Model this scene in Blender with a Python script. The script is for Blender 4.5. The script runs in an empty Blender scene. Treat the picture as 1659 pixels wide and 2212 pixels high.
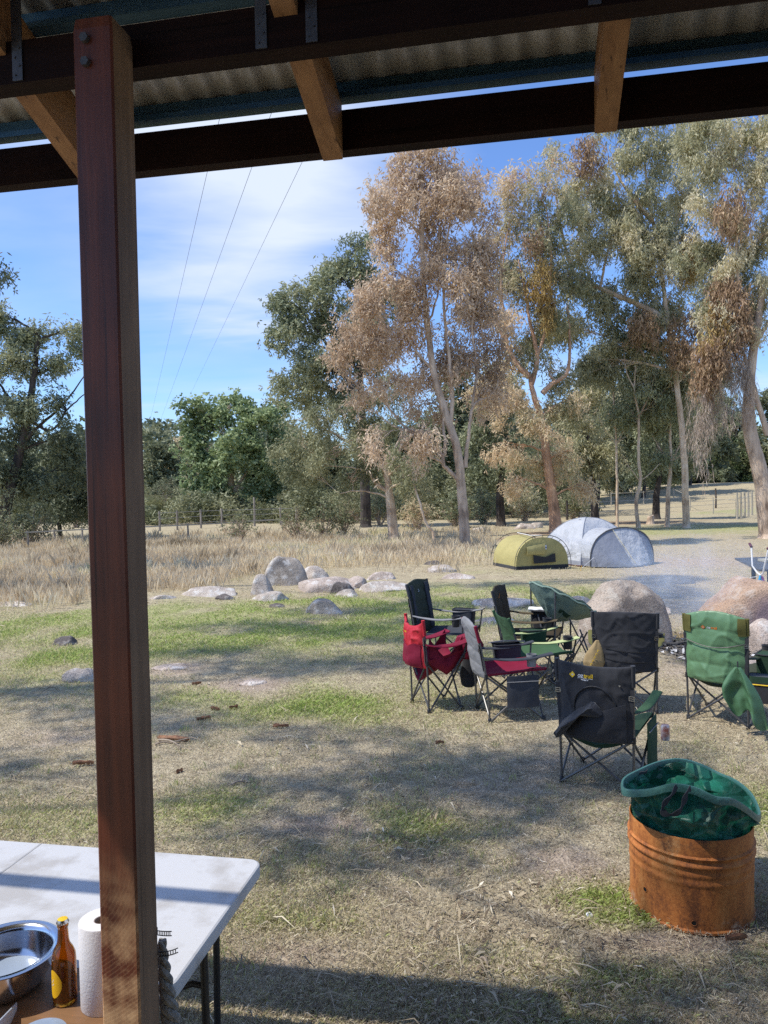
import bpy, bmesh, math, random
import numpy as np
from mathutils import Vector, Matrix, noise

random.seed(7)
rng = np.random.default_rng(11)
SC = bpy.context.scene
COL = SC.collection
PI = math.pi
rad = math.radians

# ------------------------------------------------------------------ camera
F, CX, CY = 1661.0, 829.5, 1106.0
CAMZ = 2.1
cam_d = bpy.data.cameras.new('camera')
cam = bpy.data.objects.new('camera', cam_d)
COL.objects.link(cam)
CROT = Matrix.Rotation(rad(90 - 1.72), 3, 'X') @ Matrix.Rotation(rad(-1.1), 3, 'Z')
cam.matrix_world = Matrix.Translation((0, 0, CAMZ)) @ CROT.to_4x4()
cam_d.sensor_fit = 'VERTICAL'
cam_d.sensor_height = 34.62
cam_d.lens = 26.0
cam_d.clip_start = 0.02
cam_d.clip_end = 3000
SC.camera = cam


def ray(px, py):
    return CROT @ Vector(((px - CX) / F, -(py - CY) / F, -1.0))


def P(px, py, Y):
    r = ray(px, py)
    k = Y / r.y
    return Vector((r.x * k, Y, CAMZ + r.z * k))


def hgt(x, y):
    """terrain height (numpy friendly)"""
    a = 0.045 * np.maximum(0, y - 62.0)
    b = 1.25 * np.exp(-(((x - 40) / 20.0) ** 2 + ((y - 78) / 17.0) ** 2))
    c = 3.0 * np.exp(-(((x + 30) / 22.0) ** 2 + ((y - 120) / 30.0) ** 2))
    return a + b + c


def G(px, py):
    """where the ray of a photo point meets the terrain"""
    r = ray(px, py)
    if r.z > -1e-4:
        return P(px, py, 90)
    k = -CAMZ / r.z
    for _ in range(25):
        h = float(hgt(r.x * k, r.y * k))
        k2 = (h - CAMZ) / r.z
        k = 0.5 * k + 0.5 * k2
    return Vector((r.x * k, r.y * k, float(hgt(r.x * k, r.y * k))))


# ------------------------------------------------------------------ object helpers
def link(o, parent=None):
    COL.objects.link(o)
    if parent is not None:
        o.parent = parent
    return o


def thing(name, label, cat, loc=(0, 0, 0), rz=0.0, group=None):
    o = bpy.data.objects.new(name, None)
    o.empty_display_size = 0.2
    link(o)
    o.location = loc
    o.rotation_euler = (0, 0, rz)
    o['label'] = label
    o['category'] = cat
    if group:
        o['group'] = group
    return o


def tag(o, label=None, cat=None, group=None, kind=None):
    if label: o['label'] = label
    if cat: o['category'] = cat
    if group: o['group'] = group
    if kind: o['kind'] = kind
    return o


class MB:
    """collects polygons into one mesh"""
    def __init__(s):
        s.v = []; s.f = []; s.m = []

    def add(s, vs, fs, mi=0):
        b = len(s.v)
        s.v.extend([tuple(p) for p in vs])
        for f in fs:
            s.f.append([b + i for i in f]); s.m.append(mi)

    def box(s, c, size, M=None, mi=0):
        x, y, z = [k / 2 for k in size]
        vs = [Vector((sx * x, sy * y, sz * z)) for sz in (-1, 1) for sy in (-1, 1) for sx in (-1, 1)]
        if M is not None: vs = [M @ p for p in vs]
        vs = [p + Vector(c) for p in vs]
        s.add(vs, [(0, 2, 3, 1), (4, 5, 7, 6), (0, 1, 5, 4), (2, 6, 7, 3), (0, 4, 6, 2), (1, 3, 7, 5)], mi)

    def beam(s, a, b, w, h, up=Vector((0, 0, 1)), mi=0):
        a, b = Vector(a), Vector(b)
        d = (b - a).normalized()
        r = d.cross(up).normalized()
        u = r.cross(d).normalized()
        vs = []
        for p in (a, b):
            for (i, j) in ((-1, -1), (1, -1), (1, 1), (-1, 1)):
                vs.append(p + r * (i * w / 2) + u * (j * h / 2))
        s.add(vs, [(0, 1, 2, 3)[::-1], (4, 5, 6, 7), (0, 1, 5, 4), (1, 2, 6, 5), (2, 3, 7, 6), (3, 0, 4, 7)], mi)

    def tube(s, pts, r, n=8, cap=True, mi=0):
        pts = [Vector(p) for p in pts]
        k = len(pts)
        rs = [r] * k if not hasattr(r, '__len__') else list(r)
        if len(rs) == 2 and k != 2:
            rs = [rs[0] + (rs[1] - rs[0]) * i / (k - 1) for i in range(k)]
        vs = []
        ref = None
        for i, p in enumerate(pts):
            d = (pts[min(i + 1, k - 1)] - pts[max(i - 1, 0)])
            if d.length < 1e-9: d = Vector((0, 0, 1))
            d.normalize()
            if ref is None:
                ref = Vector((1, 0, 0)) if abs(d.x) < 0.8 else Vector((0, 1, 0))
            ref = (ref - d * ref.dot(d)).normalized()
            b = d.cross(ref)
            for j in range(n):
                a = 2 * PI * j / n
                vs.append(p + (ref * math.cos(a) + b * math.sin(a)) * rs[i])
        fs = []
        for i in range(k - 1):
            for j in range(n):
                j2 = (j + 1) % n
                fs.append((i * n + j, i * n + j2, (i + 1) * n + j2, (i + 1) * n + j))
        if cap:
            fs.append(tuple(range(n))[::-1]); fs.append(tuple((k - 1) * n + j for j in range(n)))
        s.add(vs, fs, mi)

    def grid(s, nu, nv, fn, mi=0, closed_u=False):
        vs = [fn(i / nu, j / nv) for j in range(nv + 1) for i in range(nu + (0 if closed_u else 1))]
        w = nu if closed_u else nu + 1
        fs = []
        for j in range(nv):
            for i in range(nu):
                i2 = (i + 1) % w if closed_u else i + 1
                fs.append((j * w + i, j * w + i2, (j + 1) * w + i2, (j + 1) * w + i))
        s.add(vs, fs, mi)

    def lathe(s, prof, n=32, c=(0, 0, 0), mi=0, cap0=False, cap1=False):
        c = Vector(c)
        vs = []
        for (r, z) in prof:
            for j in range(n):
                a = 2 * PI * j / n
                vs.append(c + Vector((r * math.cos(a), r * math.sin(a), z)))
        fs = []
        for i in range(len(prof) - 1):
            for j in range(n):
                j2 = (j + 1) % n
                fs.append((i * n + j, i * n + j2, (i + 1) * n + j2, (i + 1) * n + j))
        if cap0: fs.append(tuple(range(n))[::-1])
        if cap1: fs.append(tuple((len(prof) - 1) * n + j for j in range(n)))
        s.add(vs, fs, mi)

    def pad(s, nu, nv, mid, nrm, thick, mi_a=0, mi_b=0):
        """closed cushion: mid(u,v) surface, nrm(u,v) unit normal, thick(u,v)->(front,back)"""
        w = nu + 1
        A = []; B = []
        for j in range(nv + 1):
            for i in range(nu + 1):
                u, v = i / nu, j / nv
                m, n = mid(u, v), nrm(u, v)
                tf, tb = thick(u, v)
                A.append(m + n * tf); B.append(m - n * tb)
        fa, fb = [], []
        N = len(A)
        for j in range(nv):
            for i in range(nu):
                a, b, c, d = j * w + i, j * w + i + 1, (j + 1) * w + i + 1, (j + 1) * w + i
                fa.append((a, b, c, d)); fb.append((N + d, N + c, N + b, N + a))
        rim = [(i, 0) for i in range(nu)] + [(nu, j) for j in range(nv)] + [(nu - i, nv) for i in range(nu)] + [(0, nv - j) for j in range(nv)]
        ids = [j * w + i for i, j in rim]
        fr = []
        for k in range(len(ids)):
            a, b = ids[k], ids[(k + 1) % len(ids)]
            fr.append((b, a, N + a, N + b))
        base = len(s.v)
        s.v.extend([tuple(p) for p in A + B])
        for fs, mi in ((fa, mi_a), (fb, mi_b), (fr, mi_b)):
            for f in fs:
                s.f.append([base + i for i in f]); s.m.append(mi)

    def build(s, name, mats, parent=None, smooth=True, angle=40, label=None):
        me = bpy.data.meshes.new(name)
        me.from_pydata(s.v, [], s.f)
        if not isinstance(mats, (list, tuple)): mats = [mats]
        for m in mats: me.materials.append(m)
        me.polygons.foreach_set('material_index', s.m)
        if smooth:
            me.polygons.foreach_set('use_smooth', [True] * len(s.f))
            if angle < 180: me.set_sharp_from_angle(angle=rad(angle))
        me.update()
        o = bpy.data.objects.new(name, me)
        link(o, parent)
        if label: o['label'] = label
        return o


def np_mesh(name, verts, quads, mats, tint=None, parent=None, nv=4, smooth=False, midx=None):
    me = bpy.data.meshes.new(name)
    n = len(quads)
    me.vertices.add(len(verts)); me.vertices.foreach_set('co', np.ascontiguousarray(verts, dtype=np.float32).ravel())
    me.loops.add(n * nv); me.loops.foreach_set('vertex_index', np.ascontiguousarray(quads, dtype=np.int32).ravel())
    me.polygons.add(n); me.polygons.foreach_set('loop_start', np.arange(n, dtype=np.int32) * nv)
    if not isinstance(mats, (list, tuple)): mats = [mats]
    for m in mats: me.materials.append(m)
    if midx is not None: me.polygons.foreach_set('material_index', np.asarray(midx, dtype=np.int32))
    if smooth: me.polygons.foreach_set('use_smooth', np.ones(n, dtype=bool))
    me.update(calc_edges=True)
    if tint is not None:
        a = me.attributes.new('tint', 'FLOAT', 'FACE')
        a.data.foreach_set('value', np.ascontiguousarray(tint, dtype=np.float32))
    o = bpy.data.objects.new(name, me)
    link(o, parent)
    return o


def nz(p, s=1.0, o=0.0):
    return noise.noise(Vector((p[0] * s + o, p[1] * s + o * 1.7, p[2] * s - o)))


# ------------------------------------------------------------------ materials
def base_mat(name):
    m = bpy.data.materials.new(name)
    m.use_nodes = True
    nt = m.node_tree
    return m, nt, nt.nodes['Principled BSDF']


def N(nt, typ, **kw):
    n = nt.nodes.new(typ)
    for k, v in kw.items():
        if k.startswith('i_'):
            n.inputs[k[2:].replace('_', ' ')].default_value = v
        else:
            setattr(n, k, v)
    return n


def ramp(nt, fac, stops):
    r = nt.nodes.new('ShaderNodeValToRGB')
    e = r.color_ramp.elements
    while len(e) > 1: e.remove(e[-1])
    e[0].position = stops[0][0]; e[0].color = (*stops[0][1], 1)
    for p, c in stops[1:]:
        k = e.new(p); k.color = (*c, 1)
    nt.links.new(fac, r.inputs['Fac'])
    return r.outputs['Color']


def mat(name, c1, c2=None, rough=0.7, scale=20.0, detail=5.0, stretch=(1, 1, 1), bump=0.0, bscale=None, metal=0.0,
        bdist=0.01, spec=0.5, lo=0.35, hi=0.65, mid=None, sheen=0.0, coords='Object', trans=0.0):
    m, nt, b = base_mat(name)
    tc = N(nt, 'ShaderNodeTexCoord')
    mp = N(nt, 'ShaderNodeMapping'); mp.inputs['Scale'].default_value = stretch
    nt.links.new(tc.outputs[coords], mp.inputs['Vector'])
    no = N(nt, 'ShaderNodeTexNoise', i_Scale=scale, i_Detail=detail, i_Roughness=0.6)
    nt.links.new(mp.outputs['Vector'], no.inputs['Vector'])
    if c2 is None: c2 = tuple(k * 0.75 for k in c1)
    st = [(lo, c2), (hi, c1)] if mid is None else [(lo, c2), ((lo + hi) / 2, mid), (hi, c1)]
    col = ramp(nt, no.outputs['Fac'], st)
    nt.links.new(col, b.inputs['Base Color'])
    b.inputs['Roughness'].default_value = rough
    b.inputs['Metallic'].default_value = metal
    b.inputs['Specular IOR Level'].default_value = spec
    if sheen: b.inputs['Sheen Weight'].default_value = sheen
    if bump:
        n2 = N(nt, 'ShaderNodeTexNoise', i_Scale=bscale or scale * 3, i_Detail=6.0)
        nt.links.new(mp.outputs['Vector'], n2.inputs['Vector'])
        bp = N(nt, 'ShaderNodeBump', i_Strength=bump, i_Distance=bdist)
        nt.links.new(n2.outputs['Fac'], bp.inputs['Height'])
        nt.links.new(bp.outputs['Normal'], b.inputs['Normal'])
    if trans:
        out = nt.nodes['Material Output']
        t = N(nt, 'ShaderNodeBsdfTranslucent'); nt.links.new(col, t.inputs['Color'])
        mx = N(nt, 'ShaderNodeMixShader'); mx.inputs[0].default_value = trans
        nt.links.new(b.outputs[0], mx.inputs[1]); nt.links.new(t.outputs[0], mx.inputs[2])
        nt.links.new(mx.outputs[0], out.inputs['Surface'])
    return m


def leaf_mat(name, stops, trans=0.3, rough=0.55, spec=0.3):
    m, nt, b = base_mat(name)
    at = N(nt, 'ShaderNodeAttribute', attribute_name='tint')
    col = ramp(nt, at.outputs['Fac'], stops)
    nt.links.new(col, b.inputs['Base Color'])
    b.inputs['Roughness'].default_value = rough
    b.inputs['Specular IOR Level'].default_value = spec
    out = nt.nodes['Material Output']
    t = N(nt, 'ShaderNodeBsdfTranslucent'); nt.links.new(col, t.inputs['Color'])
    mx = N(nt, 'ShaderNodeMixShader'); mx.inputs[0].default_value = trans
    nt.links.new(b.outputs[0], mx.inputs[1]); nt.links.new(t.outputs[0], mx.inputs[2])
    nt.links.new(mx.outputs[0], out.inputs['Surface'])
    return m


def bark_mat(name, c1, c2, c3):
    m, nt, b = base_mat(name)
    tc = N(nt, 'ShaderNodeTexCoord')
    mp = N(nt, 'ShaderNodeMapping'); mp.inputs['Scale'].default_value = (1, 1, 0.16)
    nt.links.new(tc.outputs['Object'], mp.inputs['Vector'])
    n1 = N(nt, 'ShaderNodeTexNoise', i_Scale=9.0, i_Detail=8.0, i_Roughness=0.65)
    nt.links.new(mp.outputs['Vector'], n1.inputs['Vector'])
    n2 = N(nt, 'ShaderNodeTexNoise', i_Scale=1.2, i_Detail=3.0)
    nt.links.new(tc.outputs['Object'], n2.inputs['Vector'])
    ma = N(nt, 'ShaderNodeMath', operation='MULTIPLY_ADD'); ma.inputs[1].default_value = 0.6
    nt.links.new(n2.outputs['Fac'], ma.inputs[0])
    mb = N(nt, 'ShaderNodeMath', operation='MULTIPLY'); mb.inputs[1].default_value = 0.45
    nt.links.new(n1.outputs['Fac'], mb.inputs[0]); nt.links.new(mb.outputs[0], ma.inputs[2])
    col = ramp(nt, ma.outputs[0], [(0.38, c3), (0.52, c2), (0.66, c1)])
    nt.links.new(col, b.inputs['Base Color'])
    b.inputs['Roughness'].default_value = 0.9
    b.inputs['Specular IOR Level'].default_value = 0.15
    bp = N(nt, 'ShaderNodeBump', i_Strength=0.9, i_Distance=0.05)
    nt.links.new(n1.outputs['Fac'], bp.inputs['Height']); nt.links.new(bp.outputs['Normal'], b.inputs['Normal'])
    return m


def rock_mat(name, c1, c2, lichen, soot=None):
    m, nt, b = base_mat(name)
    tc = N(nt, 'ShaderNodeTexCoord')
    n1 = N(nt, 'ShaderNodeTexNoise', i_Scale=2.2, i_Detail=8.0, i_Roughness=0.62)
    n2 = N(nt, 'ShaderNodeTexNoise', i_Scale=55.0, i_Detail=4.0, i_Roughness=0.7)
    n3 = N(nt, 'ShaderNodeTexNoise', i_Scale=5.5, i_Detail=9.0, i_Roughness=0.7)
    for n in (n1, n2, n3): nt.links.new(tc.outputs['Object'], n.inputs['Vector'])
    col = ramp(nt, n1.outputs['Fac'], [(0.36, c2), (0.6, c1)])
    sp = ramp(nt, n2.outputs['Fac'], [(0.32, (0.35, 0.35, 0.35)), (0.5, (1, 1, 1)), (0.7, (1.25, 1.2, 1.15))])
    mx = N(nt, 'ShaderNodeMix', data_type='RGBA', blend_type='MULTIPLY'); mx.inputs['Factor'].default_value = 0.85
    nt.links.new(col, mx.inputs['A']); nt.links.new(sp, mx.inputs['B'])
    li = ramp(nt, n3.outputs['Fac'], [(0.52, (0, 0, 0)), (0.60, (1, 1, 1))])
    mx2 = N(nt, 'ShaderNodeMix', data_type='RGBA'); mx2.inputs['B'].default_value = (*lichen, 1)
    sc = N(nt, 'ShaderNodeMath', operation='MULTIPLY'); sc.inputs[1].default_value = 0.75
    nt.links.new(li, sc.inputs[0]); nt.links.new(sc.outputs[0], mx2.inputs['Factor'])
    nt.links.new(mx.outputs['Result'], mx2.inputs['A'])
    res = mx2.outputs['Result']
    if soot is not None:
        # soot-blackened hollow facing the fire: distance from a point on the rock
        c, r0, r1, scol = soot
        vd = N(nt, 'ShaderNodeVectorMath', operation='DISTANCE'); vd.inputs[1].default_value = c
        nt.links.new(tc.outputs['Object'], vd.inputs[0])
        ad = N(nt, 'ShaderNodeMath', operation='MULTIPLY_ADD'); ad.inputs[1].default_value = 0.35
        nt.links.new(n1.outputs['Fac'], ad.inputs[0]); nt.links.new(vd.outputs['Value'], ad.inputs[2])
        fa = ramp(nt, ad.outputs[0], [(r0, (1, 1, 1)), (r1, (0, 0, 0))])
        mx3 = N(nt, 'ShaderNodeMix', data_type='RGBA'); mx3.inputs['B'].default_value = (*scol, 1)
        nt.links.new(fa, mx3.inputs['Factor']); nt.links.new(res, mx3.inputs['A'])
        res = mx3.outputs['Result']
    nt.links.new(res, b.inputs['Base Color'])
    b.inputs['Roughness'].default_value = 0.92
    b.inputs['Specular IOR Level'].default_value = 0.2
    ad = N(nt, 'ShaderNodeMath', operation='MULTIPLY_ADD'); ad.inputs[1].default_value = 0.25
    nt.links.new(n2.outputs['Fac'], ad.inputs[0]); nt.links.new(n3.outputs['Fac'], ad.inputs[2])
    bp = N(nt, 'ShaderNodeBump', i_Strength=0.95, i_Distance=0.05)
    nt.links.new(ad.outputs[0], bp.inputs['Height']); nt.links.new(bp.outputs['Normal'], b.inputs['Normal'])
    return m


def fabric(name, c, var=0.82, rough=0.85, sheen=0.0, spec=0.25, bump=0.25):
    return mat(name, c, tuple(k * var for k in c), rough=rough, scale=7, detail=6, bump=bump, bscale=45, bdist=0.006, spec=spec, sheen=sheen)


M = {}
M['frame'] = mat('dark_grey_powder_coat', (0.075, 0.075, 0.08), (0.05, 0.05, 0.055), rough=0.42, scale=30, spec=0.5)
M['frame_light'] = mat('grey_steel_tube', (0.13, 0.125, 0.12), (0.09, 0.088, 0.085), rough=0.38, scale=30, spec=0.6, metal=0.3)
M['yellow_tube'] = mat('yellow_tube', (0.75, 0.42, 0.02), rough=0.45, scale=15)
M['black_plastic'] = mat('black_plastic', (0.02, 0.02, 0.022), rough=0.45, scale=40)
M['black_fab'] = fabric('black_fabric', (0.034, 0.035, 0.040), sheen=0.15)
M['dark_fab'] = fabric('charcoal_fabric', (0.05, 0.055, 0.066))
M['grey_fab'] = fabric('mid_grey_fabric', (0.24, 0.24, 0.245))
M['olive_fab'] = fabric('dark_olive_fabric', (0.045, 0.055, 0.035))
M['brown_fab'] = fabric('dark_brown_fabric', (0.055, 0.042, 0.026))
M['tan_fab'] = fabric('tan_fabric', (0.33, 0.24, 0.12))
M['red_fab'] = fabric('red_fabric', (0.46, 0.016, 0.028), rough=0.6, spec=0.4)
M['dkred_fab'] = fabric('maroon_fabric', (0.2, 0.008, 0.03), rough=0.65)
M['green_fab'] = fabric('satin_green_fabric', (0.13, 0.25, 0.125), rough=0.42, spec=0.5, bump=0.15)
M['dkgreen_fab'] = fabric('dark_green_fabric', (0.028, 0.062, 0.036))
M['midgreen_fab'] = fabric('mid_green_fabric', (0.055, 0.115, 0.055))
M['lime_fab'] = fabric('pale_lime_trim', (0.50, 0.55, 0.26))
M['khaki_fab'] = fabric('khaki_olive_fabric', (0.13, 0.12, 0.035))
M['sage_fab'] = fabric('sage_green_fabric', (0.21, 0.29, 0.235), rough=0.8)
M['white'] = mat('white_print', (0.75, 0.75, 0.74), (0.7, 0.7, 0.7), rough=0.6)
M['orange'] = mat('orange_print', (0.75, 0.20, 0.02), rough=0.6)
M['yellow'] = mat('yellow_print', (0.80, 0.52, 0.01), rough=0.6)
M['silver'] = mat('silver_buckle', (0.6, 0.6, 0.6), rough=0.3, metal=1.0)
# ------------------------------------------------------------------ light and sky
SUN_EL, SUN_AZ = 56.0, 10.0      # light travels towards +X, a little away from the camera
Ld = Vector((math.cos(rad(SUN_AZ)) * math.cos(rad(SUN_EL)), math.sin(rad(SUN_AZ)) * math.cos(rad(SUN_EL)), -math.sin(rad(SUN_EL))))
sun_d = bpy.data.lights.new('sun', 'SUN')
sun_d.energy = 5.0
sun_d.angle = rad(0.53)
sun_d.color = (1.0, 0.955, 0.87)
sun = bpy.data.objects.new('sun', sun_d)
COL.objects.link(sun)
sun.rotation_euler = Ld.to_track_quat('-Z', 'Y').to_euler()
sun.location = (-20, -3, 30)

W = bpy.data.worlds.new('World')
SC.world = W
W.use_nodes = True
nt = W.node_tree
bg = nt.nodes['Background']
bg.inputs['Strength'].default_value = 0.15
sky = N(nt, 'ShaderNodeTexSky', sky_type='NISHITA', sun_disc=False)
sky.sun_elevation = rad(SUN_EL)
sky.sun_rotation = math.atan2(-Ld.x, -Ld.y)
sky.air_density = 1.0; sky.dust_density = 0.5; sky.ozone_density = 1.5
tc = N(nt, 'ShaderNodeTexCoord')
sep = N(nt, 'ShaderNodeSeparateXYZ'); nt.links.new(tc.outputs['Generated'], sep.inputs[0])
zz = N(nt, 'ShaderNodeMath', operation='ADD'); zz.inputs[1].default_value = 0.12
nt.links.new(sep.outputs['Z'], zz.inputs[0])
dv = N(nt, 'ShaderNodeVectorMath', operation='DIVIDE')
cz = N(nt, 'ShaderNodeCombineXYZ')
for k in 'XYZ': nt.links.new(zz.outputs[0], cz.inputs[k])
nt.links.new(tc.outputs['Generated'], dv.inputs[0]); nt.links.new(cz.outputs[0], dv.inputs[1])
mp = N(nt, 'ShaderNodeMapping'); mp.inputs['Scale'].default_value = (0.9, 2.2, 1.0); mp.inputs['Rotation'].default_value = (0, 0, rad(24)); mp.inputs['Location'].default_value = (0.7, 0.35, 0)
nt.links.new(dv.outputs[0], mp.inputs['Vector'])
cn = N(nt, 'ShaderNodeTexNoise', i_Scale=0.75, i_Detail=9.0, i_Roughness=0.5, i_Distortion=0.35)
nt.links.new(mp.outputs[0], cn.inputs['Vector'])
# the bank of thin cloud stands in one part of the sky
cdir = ray(610, 480).normalized()
dp = N(nt, 'ShaderNodeVectorMath', operation='DISTANCE'); dp.inputs[1].default_value = cdir
nt.links.new(tc.outputs['Generated'], dp.inputs[0])
near = N(nt, 'ShaderNodeMapRange'); near.inputs['From Min'].default_value = 0.0; near.inputs['From Max'].default_value = 0.27
near.inputs['To Min'].default_value = 0.31; near.inputs['To Max'].default_value = 0.0
nt.links.new(dp.outputs['Value'], near.inputs['Value'])
sm = N(nt, 'ShaderNodeMath', operation='ADD'); nt.links.new(cn.outputs['Fac'], sm.inputs[0]); nt.links.new(near.outputs[0], sm.inputs[1])
cf = ramp(nt, sm.outputs[0], [(0.46, (0.02, 0.02, 0.02)), (0.62, (0.22, 0.22, 0.22)), (0.82, (0.92, 0.92, 0.92))])
tint = N(nt, 'ShaderNodeMix', data_type='RGBA', blend_type='MULTIPLY'); tint.inputs['Factor'].default_value = 1.0
tint.inputs['B'].default_value = (0.80, 1.06, 1.50, 1)
nt.links.new(sky.outputs[0], tint.inputs['A'])
cm = N(nt, 'ShaderNodeMix', data_type='RGBA'); cm.inputs['B'].default_value = (5.6, 6.2, 7.2, 1)
nt.links.new(cf, cm.inputs['Factor']); nt.links.new(tint.outputs['Result'], cm.inputs['A'])
nt.links.new(cm.outputs['Result'], bg.inputs['Color'])

SC.view_settings.view_transform = 'Standard'
SC.view_settings.look = 'None'
SC.view_settings.exposure = 0.0
SC.view_settings.gamma = 1.0
SC.render.engine = 'CYCLES'
SC.cycles.use_denoising = False
SC.cycles.max_bounces = 7
SC.cycles.transparent_max_bounces = 12
SC.cycles.volume_bounces = 1
SC.cycles.volume_step_rate = 2.0
SC.cycles.sample_clamp_indirect = 6.0
SC.render.film_transparent = False

# ------------------------------------------------------------------ picnic shelter (building axes: t along the eave, n outwards)
YAW = -math.atan2(0.187, 0.982)
TB = Vector((math.cos(YAW), math.sin(YAW), 0))
NB = Vector((-math.sin(YAW), math.cos(YAW), 0))


def B(t, n, z):
    """building coordinates, z measured from the ground"""
    return TB * t + NB * n + Vector((0, 0, z))


def grain_mat(name, c1, c2, rough=0.55, axis=2, sc=1.0, saw_lit=None, knots=True, spec=0.35):
    m, nt, b = base_mat(name)
    tc = N(nt, 'ShaderNodeTexCoord')
    st = [22 * sc] * 3; st[axis] = 0.9 * sc
    mp = N(nt, 'ShaderNodeMapping'); mp.inputs['Scale'].default_value = st
    nt.links.new(tc.outputs['Object'], mp.inputs['Vector'])
    n1 = N(nt, 'ShaderNodeTexNoise', i_Scale=1.6, i_Detail=8.0, i_Roughness=0.62, i_Distortion=0.6)
    nt.links.new(mp.outputs[0], n1.inputs['Vector'])
    n2 = N(nt, 'ShaderNodeTexNoise', i_Scale=5.0, i_Detail=3.0)
    nt.links.new(tc.outputs['Object'], n2.inputs['Vector'])
    ad = N(nt, 'ShaderNodeMath', operation='MULTIPLY_ADD'); ad.inputs[1].default_value = 0.6
    nt.links.new(n1.outputs['Fac'], ad.inputs[0])
    m2 = N(nt, 'ShaderNodeMath', operation='MULTIPLY'); m2.inputs[1].default_value = 0.4
    nt.links.new(n2.outputs['Fac'], m2.inputs[0]); nt.links.new(m2.outputs[0], ad.inputs[2])
    b.inputs['Specular IOR Level'].default_value = spec
    col = ramp(nt, ad.outputs[0], [(0.36, c2), (0.62, c1)])
    st2 = [70 * sc] * 3; st2[axis] = 1.1 * sc
    mpc = N(nt, 'ShaderNodeMapping'); mpc.inputs['Scale'].default_value = st2; nt.links.new(tc.outputs['Object'], mpc.inputs['Vector'])
    nc = N(nt, 'ShaderNodeTexNoise', i_Scale=1.0, i_Detail=2.0, i_Roughness=0.5); nt.links.new(mpc.outputs[0], nc.inputs['Vector'])
    ck = ramp(nt, nc.outputs['Fac'], [(0.27, (0.25, 0.22, 0.2)), (0.36, (1, 1, 1))])
    mck = N(nt, 'ShaderNodeMix', data_type='RGBA', blend_type='MULTIPLY'); mck.inputs['Factor'].default_value = 0.8
    nt.links.new(col, mck.inputs['A']); nt.links.new(ck, mck.inputs['B']); col = mck.outputs['Result']
    hgt_out = n1.outputs['Fac']
    if saw_lit is not None:
        # mill blade arcs, plus sunlight painted in as paler wood below zmax
        zmax, scol = saw_lit
        wv = N(nt, 'ShaderNodeTexWave', wave_type='RINGS', rings_direction='SPHERICAL', i_Scale=34.0, i_Distortion=3.0, i_Detail=4.0, i_Detail_Scale=0.6)
        mpw = N(nt, 'ShaderNodeMapping'); mpw.inputs['Location'].default_value = (1.25, -1.6, -1.25)
        nt.links.new(tc.outputs['Object'], mpw.inputs['Vector']); nt.links.new(mpw.outputs[0], wv.inputs['Vector'])
        w2 = ramp(nt, wv.outputs['Fac'], [(0.55, (0, 0, 0)), (0.95, (1, 1, 1))])
        n3 = N(nt, 'ShaderNodeTexNoise', i_Scale=9.0, i_Detail=6.0, i_Roughness=0.65)
        nt.links.new(tc.outputs['Object'], n3.inputs['Vector'])
        f2 = ramp(nt, n3.outputs['Fac'], [(0.40, (0, 0, 0)), (0.62, (0.8, 0.8, 0.8))])
        sp = N(nt, 'ShaderNodeSeparateXYZ'); nt.links.new(tc.outputs['Object'], sp.inputs[0])
        mr = N(nt, 'ShaderNodeMapRange'); mr.inputs['From Min'].default_value = zmax; mr.inputs['From Max'].default_value = zmax - 0.35
        nt.links.new(sp.outputs['Z'], mr.inputs['Value'])
        a = N(nt, 'ShaderNodeMath', operation='MULTIPLY_ADD'); a.inputs[1].default_value = 0.13
        nt.links.new(w2, a.inputs[0]); nt.links.new(f2, a.inputs[2])
        c = N(nt, 'ShaderNodeMath', operation='MULTIPLY', use_clamp=True); nt.links.new(a.outputs[0], c.inputs[0]); nt.links.new(mr.outputs[0], c.inputs[1])
        d = N(nt, 'ShaderNodeMath', operation='MULTIPLY', use_clamp=True); d.inputs[1].default_value = 0.85
        nt.links.new(c.outputs[0], d.inputs[0])
        mx = N(nt, 'ShaderNodeMix', data_type='RGBA'); mx.inputs['B'].default_value = (*scol, 1)
        nt.links.new(d.outputs[0], mx.inputs['Factor']); nt.links.new(col, mx.inputs['A'])
        col = mx.outputs['Result']
    nt.links.new(col, b.inputs['Base Color'])
    b.inputs['Roughness'].default_value = rough
    bp = N(nt, 'ShaderNodeBump', i_Strength=0.3, i_Distance=0.004)
    nt.links.new(hgt_out, bp.inputs['Height']); nt.links.new(bp.outputs['Normal'], b.inputs['Normal'])
    return m


M['post_red'] = grain_mat('oiled_hardwood', (0.175, 0.046, 0.019), (0.075, 0.020, 0.011), rough=0.42, saw_lit=(1.25, (0.80, 0.50, 0.25)))
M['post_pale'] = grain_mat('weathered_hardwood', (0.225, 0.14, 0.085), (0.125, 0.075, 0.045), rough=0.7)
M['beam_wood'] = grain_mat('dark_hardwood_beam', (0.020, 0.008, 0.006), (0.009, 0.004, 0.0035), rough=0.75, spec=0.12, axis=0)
M['rafter_wood'] = grain_mat('pine_rafter', (0.36, 0.19, 0.085), (0.20, 0.095, 0.04), rough=0.6, axis=1)
M['purlin'] = mat('blue_grey_steel', (0.07, 0.14, 0.19), (0.045, 0.10, 0.14), rough=0.35, scale=6, metal=0.6)
M['galv'] = mat('galvanised_sheet', (0.58, 0.55, 0.50), (0.42, 0.40, 0.37), rough=0.5, scale=9, metal=0.3, stretch=(1, 0.2, 1))
M['strap'] = mat('galvanised_strap', (0.10, 0.10, 0.105), (0.07, 0.07, 0.075), rough=0.45, metal=0.5, scale=30)

shelter = thing('picnic_shelter', 'open timber picnic shelter with corrugated iron roof framing the view', 'shelter')
shelter.rotation_euler = (0, 0, YAW)


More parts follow.
